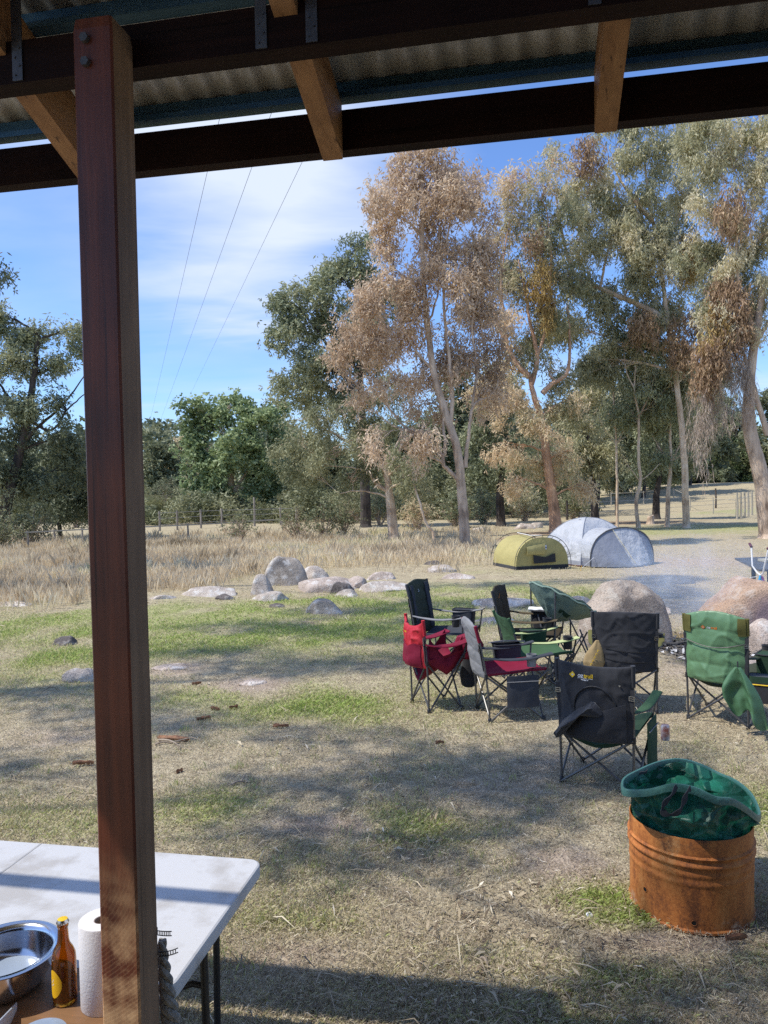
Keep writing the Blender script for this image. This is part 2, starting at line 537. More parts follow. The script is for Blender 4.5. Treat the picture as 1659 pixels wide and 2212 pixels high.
def bx(mb, t0, t1, n0, n1, z0, z1, mi=0):
    mb.box(((t0 + t1) / 2, (n0 + n1) / 2, (z0 + z1) / 2), (t1 - t0, n1 - n0, z1 - z0), None, mi)


# post: front face dark oiled, side face paler
za = 1.82
ar = Vector((-0.3365 * za, za, 0))           # front right arris
pt, pn = ar.dot(TB), ar.dot(NB)
mb = MB()
c = 0.005
t0, t1, n0, n1 = pt - 0.1, pt, pn, pn + 0.1
prof = [(t0 + c, n0), (t1 - c, n0), (t1, n0 + c), (t1, n1 - c), (t1 - c, n1), (t0 + c, n1), (t0, n1 - c), (t0, n0 + c)]
zs = [0.0, 0.8, 1.6, 2.4, 3.19, 3.215]
vs = []
for z in zs:
    s = 1.0 if z < 3.2 else 0.93
    for (a, b_) in prof:
        w = 0.0012 * math.sin(z * 3.1 + a * 9)
        vs.append(((a - (t0 + t1) / 2) * s + (t0 + t1) / 2 + w, (b_ - (n0 + n1) / 2) * s + (n0 + n1) / 2, z))
k = len(prof)
for i in range(len(zs) - 1):
    for j in range(k):
        mb.add([], [])
        mb.f.append([i * k + j, i * k + (j + 1) % k, (i + 1) * k + (j + 1) % k, (i + 1) * k + j])
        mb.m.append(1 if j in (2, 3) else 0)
mb.v = vs
mb.f.append([(len(zs) - 1) * k + j for j in range(k)]); mb.m.append(0)
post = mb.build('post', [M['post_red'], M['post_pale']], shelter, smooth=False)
for z in (3.165, 3.11):
    mb = MB()
    mb.lathe([(0.0, -0.012), (0.011, -0.012), (0.011, 0.0)], 6, (0, 0, 0))
    mb.v = [(t0 + 0.035 + x, n0 + w, z + y) for x, y, w in mb.v]
    mb.build('bolt', M['frame'], post, smooth=False)

zi0, zi1 = 3.145, 3.250                       # inner beam, fixed to the outer face of the post
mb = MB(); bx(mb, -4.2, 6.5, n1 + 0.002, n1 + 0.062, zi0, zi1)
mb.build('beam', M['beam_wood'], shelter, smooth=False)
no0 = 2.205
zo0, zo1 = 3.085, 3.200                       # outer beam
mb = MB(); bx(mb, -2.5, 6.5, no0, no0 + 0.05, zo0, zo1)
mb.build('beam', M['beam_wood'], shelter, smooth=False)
SL = 0.376


def roofz(n):
    return 3.252 - SL * (n - (n1 + 0.03))


for tr in (-1.32, -0.55, 0.215, 0.98, 1.745):
    mb = MB()
    w = 0.058
    for a, b_ in ((-2.6, no0 - 0.003),):
        h = 0.115
        vs = []
        for n_ in (a, b_):
            for tt in (tr - w / 2, tr + w / 2):
                for dz in (-0.044, h):
                    vs.append((tt, n_, roofz(n_) + dz))
        mb.add(vs, [(0, 1, 3, 2), (4, 6, 7, 5), (0, 4, 5, 1), (2, 3, 7, 6), (0, 2, 6, 4), (1, 5, 7, 3)])
    mb.build('rafter', M['rafter_wood'], shelter, smooth=False)
    # strap brackets on the inner beam
    for dt in (-0.062, 0.062):
        mb = MB(); bx(mb, tr + dt - 0.014, tr + dt + 0.014, n1 - 0.002, n1 + 0.0015, zi0 + 0.004, zi1 + 0.10)
        for q in range(4):
            mb.tube([(tr + dt + (0.006 if q % 2 else -0.006), n1 - 0.002, zi0 + 0.018 + q * 0.022), (tr + dt + (0.006 if q % 2 else -0.006), n1 - 0.005, zi0 + 0.018 + q * 0.022)], 0.003, 6)
        mb.build('strap', M['strap'], shelter, smooth=False)
# short timber block lapped beside the middle rafter
mb = MB()
vs = []
for n_ in (1.2, n1 + 0.05):
    for tt in (-0.56 + 0.075, -0.56 + 0.115):
        for dz in (0, 0.10): vs.append((tt, n_, roofz(n_) + dz))
mb.add(vs, [(0, 1, 3, 2), (4, 6, 7, 5), (0, 4, 5, 1), (2, 3, 7, 6), (0, 2, 6, 4), (1, 5, 7, 3)])
mb.build('rafter', M['rafter_wood'], shelter, smooth=False)
# purlins: lipped channel section
for n_, in ((2.215,), (1.905,), (1.1,), (0.2,), (-0.7,), (-1.6,)):
    zb = roofz(n_) + 0.124
    mb = MB()
    bx(mb, -2.5, 6.5, n_, n_ + 0.004, zb, zb + 0.064)
    bx(mb, -2.5, 6.5, n_ - 0.034, n_ - 0.001, zb, zb + 0.004)
    bx(mb, -2.5, 6.5, n_ - 0.038, n_ - 0.0345, zb, zb + 0.016)
    bx(mb, -2.5, 6.5, n_ + 0.005, n_ + 0.034, zb + 0.060, zb + 0.064)
    mb.build('purlin', M['purlin'], shelter, smooth=False)
# corrugated sheets
amp, per = 0.009, 0.076
dt = per / 8


def sheet(ta, tb, na, nb, dz):
    k = int((tb - ta) / dt)
    ns = [na, (na + nb) / 2, nb]
    vs = []
    for i in range(k + 1):
        t = ta + i * dt
        for n_ in ns:
            vs.append((t, n_, roofz(n_) + 0.124 + 0.064 + 0.010 + amp * math.sin(2 * PI * t / per) + dz))
    q = []
    for i in range(k):
        for j in range(2):
            q.append((i * 3 + j, (i + 1) * 3 + j, (i + 1) * 3 + j + 1, i * 3 + j + 1))
    return np.array(vs), np.array(q)


TL = -2.53
v_, q_ = sheet(TL, 6.4, -2.8, 2.262, 0.0)
np_mesh('roof_sheet', v_, q_, M['galv'], parent=shelter, smooth=True)
v_, q_ = sheet(-6.5, -1.95, 2.08, 2.42, 0.014)  # eave strip out of view, added only to shade the ground beyond the table
np_mesh('roof_sheet', v_, q_, M['galv'], parent=shelter, smooth=True)

mb = MB(); bx(mb, -2.1, 6.3, -2.70, -2.62, 0, 4.3)  # unseen wall behind the camera, added to darken the post and beams
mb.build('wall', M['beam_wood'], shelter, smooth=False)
# hose clamp tails and rope on the post
mb = MB()
for z, ln in ((0, 0.05), (1, 0.062)):
    zz_ = P(352, 2003 if z == 0 else 2046, 1.93).z
    bx(mb, t0 + 0.004, t1 - 0.002, n1 + 0.0005, n1 + 0.003, zz_ - 0.006, zz_ + 0.006)
clamp = mb.build('hose_clamp', M['strap'], None, smooth=False)
clamp.rotation_euler = (0, 0, YAW)
tag(clamp, 'slotted metal hose clamps strapped round the timber post with loose tails', 'hose clamp')
for z, ln, cur in ((2001, 0.042, 0.10), (2046, 0.058, 0.25)):
    mb = MB()
    p0 = P(348, z, 1.94)
    zc = p0.z
    pts = []
    K = 16
    for i in range(K + 1):
        s = i / K
        pts.append((t1 - 0.003 + s * ln, n1 + 0.003 - 0.006 * s, zc - 0.006 + cur * ln * s * (0.3 + s)))
    for i in range(K):                       # band with slots: two edge strips and rungs
        a, b_ = Vector(pts[i]), Vector(pts[i + 1])
        for dz in (-0.0055, 0.0055):
            mb.beam(a + Vector((0, 0, dz)), b_ + Vector((0, 0, dz)), 0.0012, 0.0022)
        if i % 2 == 0: mb.beam(a + Vector((0, 0, -0.004)), a + Vector((0, 0, 0.004)), 0.0012, 0.0026, up=Vector((0, 1, 0)))
    mb.build('band_tail', M['black_plastic'], clamp, smooth=False)

M['rope'] = mat('grey_rope', (0.30, 0.28, 0.25), (0.16, 0.15, 0.135), rough=0.95, scale=60, bump=0.8, bscale=160, bdist=0.006)
mb = MB()
for ph in range(3):
    pts = []
    for i in range(46):
        s = i / 45
        cpt = P(350 + 34 * s ** 1.3, 2030 + 270 * s, 1.95)
        a = s * 2 * PI * 3.2 + ph * 2 * PI / 3
        rr = 0.006 + 0.011 * s
        pts.append(cpt + Vector((rr * math.cos(a), rr * math.sin(a), 0)))
    mb.tube(pts, [0.006 + 0.012 * i / 45 for i in range(46)], 8)
tag(mb.build('rope', M['rope']), 'thick grey braided rope hanging behind the timber post', 'rope')

# ------------------------------------------------------------------ tables and what stands on them
M['plastic_white'] = mat('moulded_white_plastic', (0.52, 0.515, 0.51), (0.40, 0.38, 0.355), rough=0.45, scale=6, detail=12, lo=0.38, hi=0.54, bump=0.05, bscale=120, bdist=0.002)
M['black_steel'] = mat('black_steel', (0.025, 0.025, 0.027), rough=0.4, scale=25)
c_fr = P(548, 1885, 2.80); c_fr = Vector((c_fr.x, c_fr.y, 0))
TBL = thing('folding_table', 'white plastic folding table with black steel legs beside the timber post', 'table')
TBL.rotation_euler = (0, 0, YAW)
tt1, tn1 = Vector((-0.470, 2.815, 0)).dot(TB), Vector((-0.470, 2.815, 0)).dot(NB)
tw, td, tz = 1.83, 0.76, 0.735
mb = MB()
r = 0.055


def rrect(x0, x1, y0, y1, r, n=6):
    out = []
    for (cx, cy, a0) in ((x1 - r, y1 - r, 0), (x0 + r, y1 - r, 90), (x0 + r, y0 + r, 180), (x1 - r, y0 + r, 270)):
        for i in range(n + 1):
            a = rad(a0 + 90 * i / n)
            out.append((cx + r * math.cos(a), cy + r * math.sin(a)))
    return out


outer = rrect(tt1 - tw, tt1, tn1 - td, tn1, r)


def inset(d):
    return rrect(tt1 - tw + d, tt1 - d, tn1 - td + d, tn1 - d, max(r - d, 0.012))


rings = [(inset(0.006), tz - 0.045), (outer, tz - 0.043), (outer, tz - 0.008), (inset(0.002), tz - 0.003), (inset(0.008), tz), (inset(0.030), tz)]
vs = []
for rg, z in rings:
    vs += [(x, y, z) for x, y in rg]
k = len(outer)
fs = []
for i in range(len(rings) - 1):
    for j in range(k): fs.append((i * k + j, i * k + (j + 1) % k, (i + 1) * k + (j + 1) % k, (i + 1) * k + j))
fs.append(tuple((len(rings) - 1) * k + j for j in range(k)))
fs.append(tuple(range(k))[::-1])
mb.add(vs, fs)
top = mb.build('table_top', M['plastic_white'], TBL, angle=25)
mb = MB()                                   # moulded fold line across the middle
tcx = tt1 - tw / 2
bx(mb, tcx - 0.004, tcx + 0.004, tn1 - td + 0.01, tn1 - 0.01, tz - 0.001, tz + 0.0012)
mb.build('fold_seam', mat('seam_grey', (0.42, 0.41, 0.40), rough=0.6), top, smooth=False)
lt = tt1 - 0.16
for nn in (tn1 - 0.075, tn1 - td + 0.075):
    mb = MB(); mb.tube([(lt, nn, tz - 0.05), (lt - 0.01, nn, 0.0)], 0.0125, 12)
    mb.build('leg', M['black_steel'], TBL)
    mb = MB(); mb.tube([(lt - tw + 0.32, nn, tz - 0.05), (lt - tw + 0.33, nn, 0.0)], 0.0125, 12)
    mb.build('leg', M['black_steel'], TBL)
# the visible leg stands under the near part of the right hand edge
vl = P(440, 2050, 2.36)
vt, vn = vl.dot(TB), vl.dot(NB)
mb = MB(); mb.tube([(vt, vn, tz - 0.05), (vt + 0.004, vn, 0.0)], 0.0125, 12)
mb.build('leg', M['black_steel'], TBL)
mb = MB()
zb = P(440, 2130, 2.36).z
mb.tube([(vt, vn, zb), (vt - 0.04, vn, zb + 0.004), (vt - 0.075, vn - 0.005, zb - 0.008), (vt - 0.11, vn - 0.01, zb - 0.035), (vt - 0.16, vn - 0.015, zb - 0.06)], 0.010, 10)
mb.lathe([(0, -0.012), (0.024, -0.012), (0.024, 0.012), (0, 0.012)], 16, (0, 0, 0))
for q in range(len(mb.v) - 64, len(mb.v)):
    x, y, w = mb.v[q]
    mb.v[q] = (vt - 0.108 + x, vn + 0.01 + w, zb + 0.022 + y)
mb.build('brace', M['black_steel'], TBL)

# brown timber table in front
M['ply'] = grain_mat('brown_bench_timber', (0.27, 0.145, 0.07), (0.13, 0.07, 0.035), rough=0.45, axis=0, sc=0.5)
WT = thing('wooden_table', 'brown timber table holding the steel bowl, beer bottle and paper towel', 'table')
WT.rotation_euler = (0, 0, YAW)
wz = 0.755
e = P(130, 2099, 2.16)
wn1 = e.dot(NB)
mb = MB(); bx(mb, -2.3, t0 - 0.004, wn1 - 0.85, wn1, wz - 0.03, wz)
bm = mb.build('table_top', M['ply'], WT, smooth=False)
for tt_, nn_ in ((-2.2, wn1 - 0.08), (t0 - 0.08, wn1 - 0.08), (-2.2, wn1 - 0.77), (t0 - 0.08, wn1 - 0.77)):
    mb = MB(); bx(mb, tt_ - 0.03, tt_ + 0.03, nn_ - 0.03, nn_ + 0.03, 0, wz - 0.031)
    mb.build('leg', M['ply'], WT, smooth=False)


def on_table(px, py, z=wz):
    r_ = ray(px, py); kk = (z - CAMZ) / r_.z
    return Vector((r_.x * kk, r_.y * kk, z))


# stainless bowl
M['steel'] = mat('polished_stainless', (0.66, 0.66, 0.67), (0.60, 0.60, 0.62), rough=0.16, metal=1.0, scale=4, stretch=(1, 1, 10), bump=0.02, bscale=90)
M['water'] = mat('soapy_water', (0.30, 0.36, 0.45), (0.26, 0.32, 0.42), rough=0.06, scale=6)
bc = on_table(5, 2140)
bc = Vector((-1.06, 2.07, wz))
mb = MB()
prof = [(0.0, 0.002), (0.075, 0.002), (0.092, 0.012), (0.109, 0.050), (0.118, 0.100), (0.121, 0.112), (0.137, 0.116), (0.139, 0.1185), (0.136, 0.120), (0.118, 0.1165), (0.114, 0.100), (0.105, 0.052), (0.088, 0.016), (0.07, 0.008), (0.0, 0.008)]
mb.lathe(prof, 56, (0, 0, 0))
bowl = mb.build('bowl', M['steel'], None, angle=70)
bowl.location = bc
bowl.scale = (1.04, 1.04, .88)
tag(bowl, 'round stainless steel mixing bowl half full of water on the timber table', 'bowl')
mb = MB(); mb.lathe([(0.0, 0.030), (0.0955, 0.030)], 48)
mb.build('water', M['water'], bowl)

# bottle
m_, nt_, b_ = base_mat('amber_glass')
b_.inputs['Base Color'].default_value = (0.50, 0.20, 0.018, 1)
b_.inputs['Transmission Weight'].default_value = 0.92
b_.inputs['Roughness'].default_value = 0.03
b_.inputs['IOR'].default_value = 1.48
M['amber'] = m_
M['beer'] = mat('bottle_label_yellow', (0.85, 0.50, 0.015), (0.80, 0.44, 0.01), rough=0.45, scale=8)
bt = on_table(141, 2162)
mb = MB()
prof = [(0.0, 0.004), (0.026, 0.0), (0.0305, 0.004), (0.031, 0.015), (0.031, 0.115), (0.0295, 0.130), (0.0235, 0.145), (0.0165, 0.157), (0.0145, 0.168), (0.0128, 0.196), (0.0128, 0.201), (0.0145, 0.203), (0.0145, 0.208), (0.0128, 0.210), (0.0128, 0.217),
        (0.0100, 0.217), (0.0100, 0.196), (0.012, 0.168), (0.014, 0.156), (0.021, 0.143), (0.0268, 0.129), (0.0285, 0.114), (0.0285, 0.012), (0.02, 0.008), (0.0, 0.008)]
mb.lathe(prof, 40)
bot = mb.build('beer_bottle', M['amber'], None, angle=60)
bot.location = bt
tag(bot, 'brown glass beer bottle with yellow cap standing beside the paper towel', 'bottle')
mb = MB()
vs = []
n_ = 42
for (r_, z, wv) in ((0.0, 0.2235, 0), (0.0095, 0.2235, 0), (0.0128, 0.2225, 0), (0.0140, 0.219, 0.3), (0.0158, 0.2135, 1.0), (0.0156, 0.2125, 1)):
    for j in range(n_):
        rr = r_ + (0.0009 * wv * (1 if j % 2 else -1))
        a = 2 * PI * j / n_
        vs.append((rr * math.cos(a), rr * math.sin(a), z))
fs = [(i * n_ + j, i * n_ + (j + 1) % n_, (i + 1) * n_ + (j + 1) % n_, (i + 1) * n_ + j) for i in range(5) for j in range(n_)]
mb.add(vs, fs)
for i, f in enumerate(mb.f):
    mb.m[i] = 0 if i < n_ * 2 else 1
mb.build('cap', [M['yellow'], M['silver']], bot, angle=50)
mb = MB()                                   # label: pointed oval wrapped round the left side


def lab(u, v):
    a = rad(-172 + 92 * u)
    hw_ = 0.035 * math.sin(PI * min(1, max(0, u * 0.94 + 0.03))) ** 0.7 + 0.002
    return Vector((0.0314 * math.cos(a), 0.0314 * math.sin(a), 0.062 + hw_ * (2 * v - 1)))


mb.grid(22, 8, lab)
lb = mb.build('label', M['beer'], bot)
mb = MB()
for (u, v) in ((0.42, 0.55), (0.48, 0.62), (0.40, 0.42), (0.5, 0.48)):
    p = lab(u, v)
    mb.grid(3, 2, lambda a, b: (lab(u + 0.05 * a, v + 0.05 * b) * 1.0 + Vector((lab(u, v).x, lab(u, v).y, 0)) * 0.012))
mb.build('label_mark', M['white'], lb)
# paper towel
M['paper'] = mat('paper_towel', (0.85, 0.82, 0.80), (0.80, 0.77, 0.75), rough=0.9, scale=12, bump=0.35, bscale=150, bdist=0.003, trans=0.15)
M['card'] = mat('brown_card_core', (0.42, 0.33, 0.27), rough=0.85)
pr = on_table(226, 2166)
mb = MB()
prof = [(0.021, 0.002), (0.057, 0.0), (0.059, 0.003), (0.0592, 0.222), (0.058, 0.226), (0.021, 0.224)]
mb.lathe(prof, 48)
tr_ = mb.build('paper_towel_roll', M['paper'], None, angle=50)
tr_.location = pr
tag(tr_, 'white paper towel roll standing on the timber table behind the post', 'paper towel')
mb = MB(); mb.lathe([(0.0205, 0.0), (0.0205, 0.2235), (0.019, 0.2235), (0.019, 0.0)], 32)
mb.build('core', M['card'], tr_)
# packet and plastic tub at the very corner
mb = MB()
a0 = P(-12, 2215, 1.80); a1 = P(36, 2166, 1.98); a2 = P(38, 2250, 1.98); a3 = P(-12, 2290, 1.80)
mb.pad(4, 4, lambda u, v: (a3 * (1 - u) + a2 * u) * (1 - v) + (a0 * (1 - u) + a1 * u) * v, lambda u, v: Vector((0.8, -0.6, 0)), lambda u, v: (0.002, 0.002))
tag(mb.build('packet', mat('packet_card', (0.50, 0.56, 0.66), (0.44, 0.50, 0.62), rough=0.5), None, smooth=False), 'pale blue card packet standing by the bowl in the bottom corner', 'packet')
mb = MB()
tubc = P(88, 2262, 1.80)
mb.lathe([(0.0, 0.0), (0.05, 0.0), (0.056, 0.05), (0.060, 0.052), (0.060, 0.056), (0.053, 0.057), (0.0, 0.055)], 32, (0, 0, 0))
tub = mb.build('plastic_tub', mat('blue_grey_plastic', (0.30, 0.36, 0.45), rough=0.15), None, angle=50)
tub.location = (tubc.x, tubc.y, wz + 0.001)
tag(tub, 'low shiny blue grey plastic tub beneath the beer bottle at the frame edge', 'tub')
# ------------------------------------------------------------------ ground
def gblob(x, y, blobs):
    out = np.zeros_like(x)
    for (px, py, rx, ry, s) in blobs:
        g = G(px, py)
        out = np.maximum(out, s * np.exp(-(((x - g.x) / rx) ** 2 + ((y - g.y) / ry) ** 2)))
    return out


GREEN = [(420, 1330, 2.4, 1.5, 1.0), (120, 1350, 2.2, 1.6, 0.8), (640, 1370, 2.6, 1.3, 1.0), (900, 1340, 1.6, 1.8, 0.75), (780, 1300, 3.0, 1.2, 0.75),
         (240, 1420, 1.5, 1.2, 0.7), (1290, 1945, 0.30, 0.16, .72), (1235, 1905, 0.24, 0.14, 0.5), (1350, 1985, 0.28, 0.12, 0.7), (1400, 2110, 0.30, 0.10, 0.5),
         (700, 1520, 1.1, 0.8, 0.75), (560, 1500, 0.9, 0.6, 0.6), (1250, 1290, 1.6, 1.3, 0.7), (1050, 1275, 2.6, 1.2, 0.6), (1640, 1750, 0.5, 0.4, 0.5),
         (850, 1790, 0.5, 0.3, 0.5), (500, 1740, 0.7, 0.4, 0.45), (1000, 1420, 0.8, 0.9, 0.5), (1400, 1150, 5.0, 2.5, 0.8), (1600, 1140, 6.0, 3.0, 0.9),
         (100, 1780, 0.6, 0.3, 0.45), (640, 2000, 0.35, 0.15, 0.35), (1150, 2050, 0.4, 0.12, 0.4), (1500, 1105, 8.0, 4.0, 0.6), (1640, 2060, 0.3, 0.14, 0.5), (1560, 2120, 0.4, 0.1, 0.4)]
DIRT = [(540, 1478, 0.55, 0.42, 0.9), (1230, 1650, 0.9, 0.5, 0.55), (1220, 1870, 0.35, 0.3, 0.8), (700, 1780, 0.45, 0.22, 0.8), (380, 1445, 0.5, 0.5, 0.8),
        (1500, 1450, 1.2, 0.9, 0.55), (640, 2060, 0.4, 0.16, 0.7), (1500, 1215, 3.5, 2.5, 0.6), (900, 1900, 0.8, 0.4, 0.3), (1480, 2035, 0.6, 0.12, 0.8), (1350, 1540, 1.2, 0.7, 0.5),
        (150, 1590, 1.0, 0.6, 0.55), (1080, 1690, 1.3, 0.6, 0.5), (800, 1650, 1.6, 0.6, 0.4), (1000, 1990, 0.6, 0.2, 0.4)]
ASH = [(1580, 1425, 0.75, 0.6, 1.0), (1480, 1400, 0.5, 0.5, 0.8), (1430, 1275, 1.0, 1.6, 0.75), (1480, 1310, 0.9, 0.9, 0.85), (1440, 1250, 1.0, 0.9, 0.9)]
REDL = [(1350, 1130, 4.0, 2.2, 1.0), (1200, 1152, 3.0, 2.0, 0.8), (1060, 1165, 3.0, 2.0, 0.6), (850, 1165, 3.5, 1.8, 0.5), (1480, 1125, 3.0, 1.5, 0.6)]
gx = [0.0]
while gx[-1] < 330: gx.append(gx[-1] + max(0.07, 0.026 * gx[-1]))
gx = np.array([-v for v in gx[:0:-1]] + gx)
gy = [2.3]
while gy[-1] < 600: gy.append(gy[-1] + max(0.05, 0.02 * (gy[-1] - 1.0)))
gy = np.array([-40, -20, -10, -6, -3, -1, 0, 1, 1.6, 2.0] + gy)
XX, YY = np.meshgrid(gx, gy)
XX, YY = XX.ravel(), YY.ravel()


def fnoise(x, y, s, seed):
    """cheap smooth numpy noise from sines"""
    r_ = np.random.default_rng(seed)
    out = np.zeros_like(x)
    for k in range(7):
        a = r_.uniform(0, 2 * PI); f = s * r_.uniform(0.5, 2.2); p = r_.uniform(0, 2 * PI)
        out += np.sin((x * math.cos(a) + y * math.sin(a)) * f + p + 1.3 * np.sin((x * math.sin(a) - y * math.cos(a)) * f * 0.7 + p * 2))
    return out / 7 * 1.6


fade = np.clip((YY - 2.5) / 1.5, 0, 1) * np.clip((120 - YY) / 60, 0, 1)
ZZ = hgt(XX, YY) + 0.012 * fnoise(XX, YY, 2.2, 1) * fade + 0.03 * fnoise(XX, YY, 0.5, 2) * np.clip((YY - 8) / 6, 0, 1)
nxg, nyg = len(gx), len(gy)
idx = np.arange(nxg * nyg).reshape(nyg, nxg)
quads = np.stack([idx[:-1, :-1], idx[:-1, 1:], idx[1:, 1:], idx[1:, :-1]], -1).reshape(-1, 4)


def gmask(x, y):
    g = 0.95 * gblob(x, y, GREEN) + 0.30 * np.clip(fnoise(x, y, 1.7, 5), 0, 1) + 0.17
    g = g * np.clip(0.95 + 0.6 * fnoise(x, y, 2.6, 15), 0.45, 1.2)
    g = np.clip(g - 0.9 * gblob(x, y, DIRT) * 0.8, 0, 1)
    return g


def ppx(x, y):
    return CX + F * x / np.maximum(y, 0.5)


FR_PX = [-600, 0, 340, 470, 560, 880, 1000, 1045, 1060, 1100]
FR_Y = [13.5, 14.8, 15.6, 17.0, 19.8, 19.6, 20.0, 22.5, 26.5, 40]


def drymask(x, y):
    f = np.interp(ppx(x, y), FR_PX, FR_Y)
    f = f + 0.9 * fnoise(x, y, 1.1, 9)
    return np.clip((y - f) / 0.8, 0, 1) * (ppx(x, y) < 1090)


def new_attr(me, n, v):
    a = me.attributes.new(n, 'FLOAT', 'POINT')
    a.data.foreach_set('value', np.ascontiguousarray(v, dtype=np.float32))


m, nt, b = base_mat('camp_ground')
geo = N(nt, 'ShaderNodeTexCoord')
n1 = N(nt, 'ShaderNodeTexNoise', i_Scale=0.9, i_Detail=9.0, i_Roughness=0.62)
n2 = N(nt, 'ShaderNodeTexNoise', i_Scale=30.0, i_Detail=6.0, i_Roughness=0.75)
n3 = N(nt, 'ShaderNodeTexNoise', i_Scale=6.0, i_Detail=6.0, i_Roughness=0.7)
n4 = N(nt, 'ShaderNodeTexVoronoi', i_Scale=55.0)
for n_ in (n1, n2, n3, n4): nt.links.new(geo.outputs['Object'], n_.inputs['Vector'])
mixn = N(nt, 'ShaderNodeMath', operation='MULTIPLY_ADD'); mixn.inputs[1].default_value = 0.55
nt.links.new(n2.outputs['Fac'], mixn.inputs[0])
mm = N(nt, 'ShaderNodeMath', operation='MULTIPLY'); mm.inputs[1].default_value = 0.45
nt.links.new(n3.outputs['Fac'], mm.inputs[0]); nt.links.new(mm.outputs[0], mixn.inputs[2])
dry = ramp(nt, mixn.outputs[0], [(0.36, (0.16, 0.135, 0.09)), (0.45, (0.37, 0.305, 0.20)), (0.54, (0.51, 0.43, 0.285)), (0.66, (0.66, 0.58, 0.40))])
grn = ramp(nt, mixn.outputs[0], [(0.36, (0.16, 0.165, 0.06)), (0.5, (0.34, 0.355, 0.13)), (0.62, (0.52, 0.50, 0.25))])
drt = ramp(nt, mixn.outputs[0], [(0.34, (0.26, 0.20, 0.155)), (0.5, (0.44, 0.345, 0.265)), (0.64, (0.60, 0.50, 0.39))])
ash = ramp(nt, mixn.outputs[0], [(0.36, (0.035, 0.033, 0.034)), (0.52, (0.11, 0.105, 0.105)), (0.68, (0.42, 0.40, 0.39))])
red = ramp(nt, mixn.outputs[0], [(0.36, (0.14, 0.085, 0.055)), (0.5, (0.32, 0.22, 0.14)), (0.64, (0.50, 0.37, 0.25))])
pad = ramp(nt, mixn.outputs[0], [(0.36, (0.28, 0.22, 0.13)), (0.5, (0.45, 0.375, 0.235)), (0.64, (0.58, 0.50, 0.34))])
cur = dry


def over(cur, col, attr, lo=0.35, hi=0.65, amt=1.0):
    at = N(nt, 'ShaderNodeAttribute', attribute_name=attr)
    s = N(nt, 'ShaderNodeMath', operation='MULTIPLY_ADD'); s.inputs[1].default_value = 0.7
    nt.links.new(n3.outputs['Fac'], s.inputs[0])
    nt.links.new(at.outputs['Fac'], s.inputs[2])
    mr = N(nt, 'ShaderNodeMapRange', interpolation_type='SMOOTHSTEP')
    mr.inputs['From Min'].default_value = lo + 0.35; mr.inputs['From Max'].default_value = hi + 0.35; mr.inputs['To Max'].default_value = amt
    nt.links.new(s.outputs[0], mr.inputs['Value'])
    x = N(nt, 'ShaderNodeMix', data_type='RGBA')
    nt.links.new(mr.outputs[0], x.inputs['Factor']); nt.links.new(cur, x.inputs['A']); nt.links.new(col, x.inputs['B'])
    return x.outputs['Result']


cur = over(cur, drt, 'dirt', 0.3, 0.7, 0.85)
cur = over(cur, grn, 'green', 0.1, 0.95, 0.75)
cur = over(cur, red, 'redlitter', 0.3, 0.7, 0.9)
cur = over(cur, pad, 'paddock', 0.4, 0.6)
cur = over(cur, ash, 'ash', 0.25, 0.55)
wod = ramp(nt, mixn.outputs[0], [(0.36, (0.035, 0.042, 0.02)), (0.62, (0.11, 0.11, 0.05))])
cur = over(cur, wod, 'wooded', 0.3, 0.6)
nt.links.new(cur, b.inputs['Base Color'])
b.inputs['Roughness'].default_value = 0.95
b.inputs['Specular IOR Level'].default_value = 0.1
hb = N(nt, 'ShaderNodeMath', operation='MULTIPLY_ADD'); hb.inputs[1].default_value = 0.5
nt.links.new(n4.outputs['Distance'], hb.inputs[0]); nt.links.new(n2.outputs['Fac'], hb.inputs[2])
bp = N(nt, 'ShaderNodeBump', i_Strength=1.0, i_Distance=0.025)
nt.links.new(hb.outputs[0], bp.inputs['Height']); nt.links.new(bp.outputs['Normal'], b.inputs['Normal'])
ground = np_mesh('ground', np.stack([XX, YY, ZZ], -1), quads, m, smooth=True)
tag(ground, kind='structure')
gm = ground.data
new_attr(gm, 'green', gmask(XX, YY) * (YY < 60))
new_attr(gm, 'dirt', gblob(XX, YY, DIRT))
new_attr(gm, 'ash', gblob(XX, YY, ASH))
new_attr(gm, 'redlitter', gblob(XX, YY, REDL))
pxx = ppx(XX, YY)
padm = np.maximum(drymask(XX, YY) * (YY < 45) * 0.7, np.clip((YY - np.interp(pxx, [300, 700, 900, 1150, 1500, 1660], [40, 40, 42, 40, 52, 56])) / 3, 0, 1))
new_attr(gm, 'paddock', padm * np.clip((np.interp(pxx, [1150, 1240], [57, 92]) - YY) / 4, 0, 1))
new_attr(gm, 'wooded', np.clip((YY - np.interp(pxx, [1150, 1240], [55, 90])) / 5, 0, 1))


# ------------------------------------------------------------------ litter, lawn and tall grass (stuff)
def scatter(n, y0, y1, pw):
    """points inside the viewed wedge, denser near the camera"""
    u = rng.random(n)
    a = 1 - pw
    y = (y0 ** a + u * (y1 ** a - y0 ** a)) ** (1 / a)
    x = rng.uniform(-1, 1, n) * (0.56 * y + 0.4)
    return x, y


